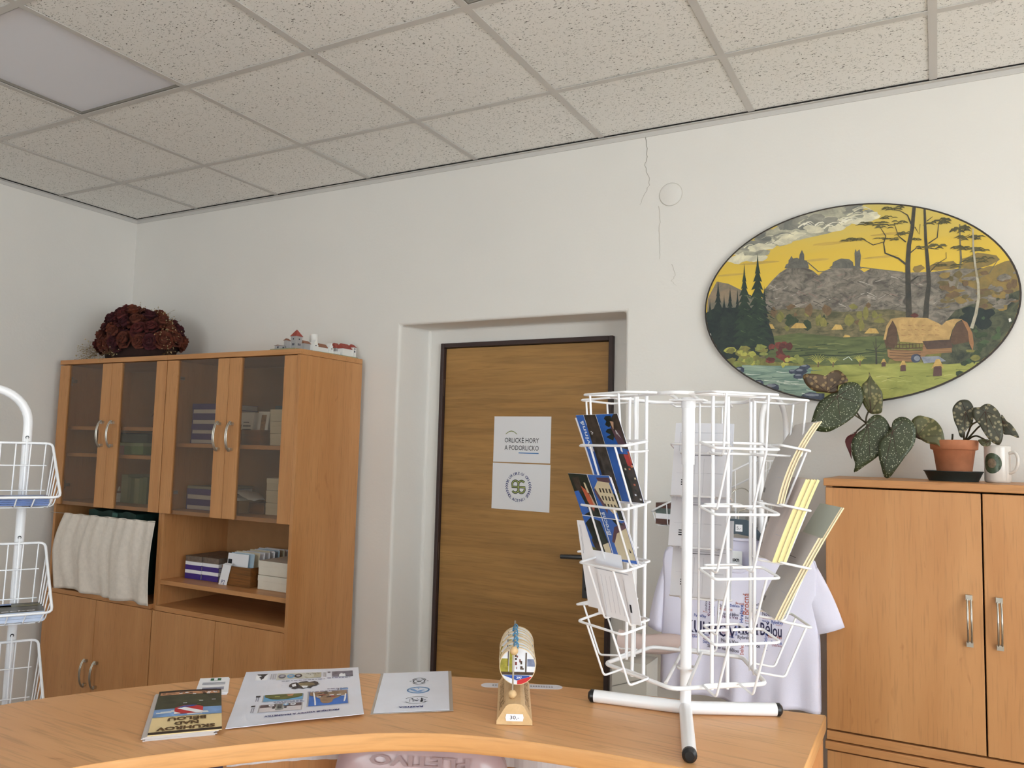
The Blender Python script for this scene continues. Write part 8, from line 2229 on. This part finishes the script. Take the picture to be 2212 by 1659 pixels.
svinna += [((.20, .50, .0, .48), CDRK), ((.38, .50, .0, .46), CMEA), ((.70, 1, 0, .55), CDRK), ([(.86, .55), (.98, .54), (.98, .40), (.88, .42)], CRED), ([(.96, .58), (1, .58), (1, .44), (.97, .46)], CROF), ([(.50, .3), (.62, .34), (.70, .2), (.72, 0), (.50, 0)], CSKY), ([(.66, .30), (.74, .34), (.82, .26), (.80, .05), (.70, .02), (.72, .15)], CTRE), ((.20, .208, 0, 1), LINE), ((.496, .506, 0, 1), LINE)]
for k in range(10): x_ = RND.uniform(.76, .97); y_ = RND.uniform(.02, .42); svinna.append(((x_, x_+.04, y_, y_+.02), [CCRE, CROF, LINE, CTRE][k % 4]))
for k in range(8): x_ = RND.uniform(.22, .34); y_ = RND.uniform(.05, .95); svinna.append(((x_, x_+.02, y_, y_+.015), [CCRE, LINE][k % 2]))
pcard('F1', 0, .030, .36, .2, PAPER, 'plain white card at the back of the top left pocket of the rack', G1, s0=-.010, dz=-.004)
pcard('F1', 0, .033, .36, .2, PAPER, 'white-edged card directly behind the picture postcard in the top left pocket', G1, s0=-.004)
pcard('F1', 0, .036, .36, .2, PAPER, 'blue picture postcard lettered along its left side in the top left pocket', G1, s0=0, front=svinna, texts=[('Svinná', .155, .60, .050, .010, CTXT, PI/2, False)])
brocna = [((0, 1, 0, 1), CSKY), ((0, .48, .50, 1), CTRE), ([(.05, .95), (.25, .97), (.22, .80), (.10, .76)], CDRK), ([(.0, .78), (.12, .80), (.22, .55), (.05, .5), (0, .5)], CBLU), ([(.22, .86), (.34, .80), (.40, .62), (.34, .56), (.26, .68)], CROF), ([(.32, .90), (.36, .90), (.38, .78), (.33, .78)], CCRE), ([(.36, .78), (.46, .70), (.46, .60), (.40, .60)], CPLA), ((.40, .50, .50, .98), CTRE),
  ((.50, 1, .50, 1), CBLU), ([(.54, .84), (.70, .94), (.94, .94), (.98, .60), (.80, .56), (.66, .66)], CCRE), ([(.52, .80), (.56, .85), (.70, .60), (.66, .55)], CPUR), ([(.68, .97), (.98, .98), (.98, .92), (.70, .93)], CPUR), ((.90, 1, .50, .80), CTRE)]
for r_ in range(3):
    for k in range(4): brocna.append(((.66+.075*k, .695+.075*k, .62+.09*r_, .67+.09*r_), CDRK))
brocna += [((0, .48, 0, .49), CBLU), ([(.02, .40), (.20, .48), (.42, .45), (.46, .20), (.30, .06), (.12, .14)], CTRE), ([(.04, .20), (.18, .28), (.24, .10), (.10, .04)], CDRK), ([(.30, .16), (.46, .20), (.46, .04), (.32, .02)], CCRE), ([(0, .12), (.10, .10), (.08, 0), (0, 0)], CMEA), ((.50, 1, 0, .49), CBLU), ([(.60, .22), (.74, .34), (1, .42), (1, .04), (.62, .02)], CCRE), ([(.56, .22), (.72, .40), (1, .48), (1, .41), (.74, .33), (.62, .20)], CPUR), ([(.72, .49), (.84, .49), (.98, .44), (.80, .43)], CTRE)]
for k in range(4): brocna.append(((.70+.07*k, .735+.07*k, .12, .24), CDRK))
brocna += [((.484, .500, 0, 1), LINE), ((0, 1, .492, .502), LINE)]
for i in range(3): pcard('F1', 1, .036+.0016*i, .37, .25, PAPER, 'plain white card in the second left pocket, %s' % ['rearmost', 'second from the back', 'just behind the picture card'][i], G1, s0=-.010+.002*i, dz=-.002)
pcard('F1', 1, .042, .37, .25, PAPER, 'picture postcard of houses and red roof in the second left pocket', G1, s0=-.007, front=brocna, texts=[('Brocná', .60, .30, .040, .010, CTXT, PI/2, False)])
GL = mat('postcard_grey_line', (170, 172, 184), .6)
lines = [((.12+.105*k, .125+.105*k, .10, .80), GL) for k in range(7)]
pcard('F1', 2, .030, .17, .0, PAPER, 'white card tilted left in the third left pocket of the rack', G1, s0=-.038, dz=.004, back=(), front=[((.06, .07, .62, .95), GL), ((.09, .095, .66, .95), GL)], rot=.03)
pcard('F1', 2, .038, .22, .2, PAPER, 'white card with ruled address lines standing low in the third left pocket', G1, s0=.000, dz=-.002, H=.088, front=lines+[((.1, .9, .90, .915), GL), ((.80, .84, .2, .35), BLACKI)])
# right-hand column: backs of cards, warped by damp
GB_ = mat('card_back_grey', (190, 186, 184), .7, var=.03); GB2 = mat('card_back_pinkish', (200, 188, 184), .7, var=.03); GB3 = mat('card_back_green', (172, 180, 170), .7, var=.03); YE = mat('yellowed_edge', (222, 204, 168), .7); YE2 = mat('yellow_edge', (222, 210, 152), .7)
G3 = 'warped postcards in the right column of the rack'
bl = [(.20+.10*k, .204+.10*k, .05, .52, GL) for k in range(4)]+[(.10, .60, .68, .685, GL), (.15, .55, .70, .706, BLACKI), (.06, .075, .10, .16, BLACKI), (.09, .105, .10, .16, BLACKI), (.12, .135, .10, .16, BLACKI), (.66, .96, .30, .305, GL)]
pos = ['nearest the pole', 'second from the pole', 'third from the pole', 'fourth from the pole', 'outermost']
for i in range(5): pcard('F3', 0, .026+.0024*i, .20, 1.45, GB_, 'curved grey-backed postcard in the top right pocket, %s' % pos[i], G3, th=.0021, back=bl if i == 0 else (), edge=YE, s0=.002*(i % 2), H=.146+.001*i)
for i in range(5): pcard('F3', 1, .019+.0046*i, .34, .25, GB2, 'pinkish-backed postcard with yellow edge in the middle right pocket, %s' % pos[i], G3, th=.0044, back=bl if i == 0 else (), edge=YE2, s0=.002*(i % 2), H=.146)
for i in range(5): pcard('F3', 2, .022+.0025*i, .44, .25, GB_ if i < 3 else GB3, ('grey-backed postcard in the third right pocket, %s' % pos[i]) if i < 3 else 'long grey-green card in the third right pocket, %s' % ['inner of two', 'outer of two'][i-3], G3, th=.0023, back=bl if i == 0 else (), edge=YE, s0=.002*(i % 2), H=.148 if i < 3 else .205)
# back column: white backs seen through the rack
G4 = 'white-backed postcards in the far column of the rack'
WB = mat('card_back_white', (222, 222, 230), .6, var=.02)
bk = [(.08, .92, .30, .302, GL), (.40, .404, .04, .50, GL), (.56, .564, .04, .50, GL), (.30, .88, .545, .551, BLACKI), (.20, .95, .575, .580, GL), (.17, .28, .17, .185, BLACKI), (.17, .28, .20, .215, BLACKI), (.17, .28, .14, .155, BLACKI), (.62, .92, .30, .305, GL), (.10, .96, .86, .865, GL), (.10, .105, .60, .86, GL)]
for k in range(3):
    for i in range(3): pcard('F4', k, .020+.004*i, .34, .15, WB, 'white-backed postcard in the %s far pocket, %s' % (['top', 'second', 'third'][k], ['nearest the pole', 'middle', 'outermost'][i]), G4, th=.0016, back=bk if i == 0 else (), s0=-.003*i+.004*(k % 2))

# ------------------------------------------------------------------ daylight, camera, view
W = bpy.data.worlds.new('daylight'); bpy.context.scene.world = W; W.use_nodes = True
bg = W.node_tree.nodes['Background']; bg.inputs['Color'].default_value = (.92, .96, 1.0, 1); bg.inputs['Strength'].default_value = 11.0
def portal(loc, rot, sx, sy):
    l = bpy.data.lights.new('window_portal', 'AREA'); l.shape = 'RECTANGLE'; l.size, l.size_y = sx, sy; l.cycles.is_portal = True
    o = bpy.data.objects.new('window_portal', l); COL.objects.link(o); o.location = loc; o.rotation_euler = rot
portal((RX+.22, (WR[0]+WR[1])/2, (WR[2]+WR[3])/2), (0, PI/2, 0), WR[3]-WR[2], WR[1]-WR[0])
sl_ = bpy.data.lights.new('sun', 'SUN'); sl_.energy = 130; sl_.angle = rad(1.0); sl_.color = (1, .98, .96)  # sun added so its floor patch bounces light onto the ceiling
so = bpy.data.objects.new('sun', sl_); COL.objects.link(so); so.location = (8, -3, 6); so.rotation_euler = Vector((-.5, .02, -.866)).to_track_quat('-Z', 'Y').to_euler()
portal(((WF[0]+WF[1])/2, RY-.22, (WF[2]+WF[3])/2), (PI/2, 0, 0), WF[1]-WF[0], WF[3]-WF[2])
cam = bpy.data.cameras.new('camera'); co = bpy.data.objects.new('camera', cam); COL.objects.link(co)
CAMF, YAW, PIT, ROL = 1706.7, -.494574, .083178, .026133
cam.sensor_width = 36; cam.sensor_fit = 'HORIZONTAL'; cam.lens = CAMF/2212*36; cam.clip_start = .05
cy, sy, cp, sp, cr, sr = cos(YAW), sin(YAW), cos(PIT), sin(PIT), cos(ROL), sin(ROL)
fv = Vector((sy*cp, cy*cp, sp)); rv = Vector((cy, -sy, 0)); uv = rv.cross(fv)
r2 = rv*cr+uv*sr; u2 = uv*cr-rv*sr
M = Matrix((r2, u2, -fv)).transposed().to_4x4(); M.translation = Vector((4.1122, -2.9464, 1.5143)); co.matrix_world = M
sc = bpy.context.scene; sc.camera = co
sc.view_settings.view_transform = 'Standard'; sc.view_settings.look = 'None'; sc.view_settings.gamma = 1; sc.view_settings.use_curve_mapping = False
sc.view_settings.exposure = -0.13
sc.cycles.max_bounces = 10; sc.cycles.diffuse_bounces = 7; sc.cycles.transparent_max_bounces = 16
sc.cycles.use_denoising = True; sc.cycles.sample_clamp_indirect = 6
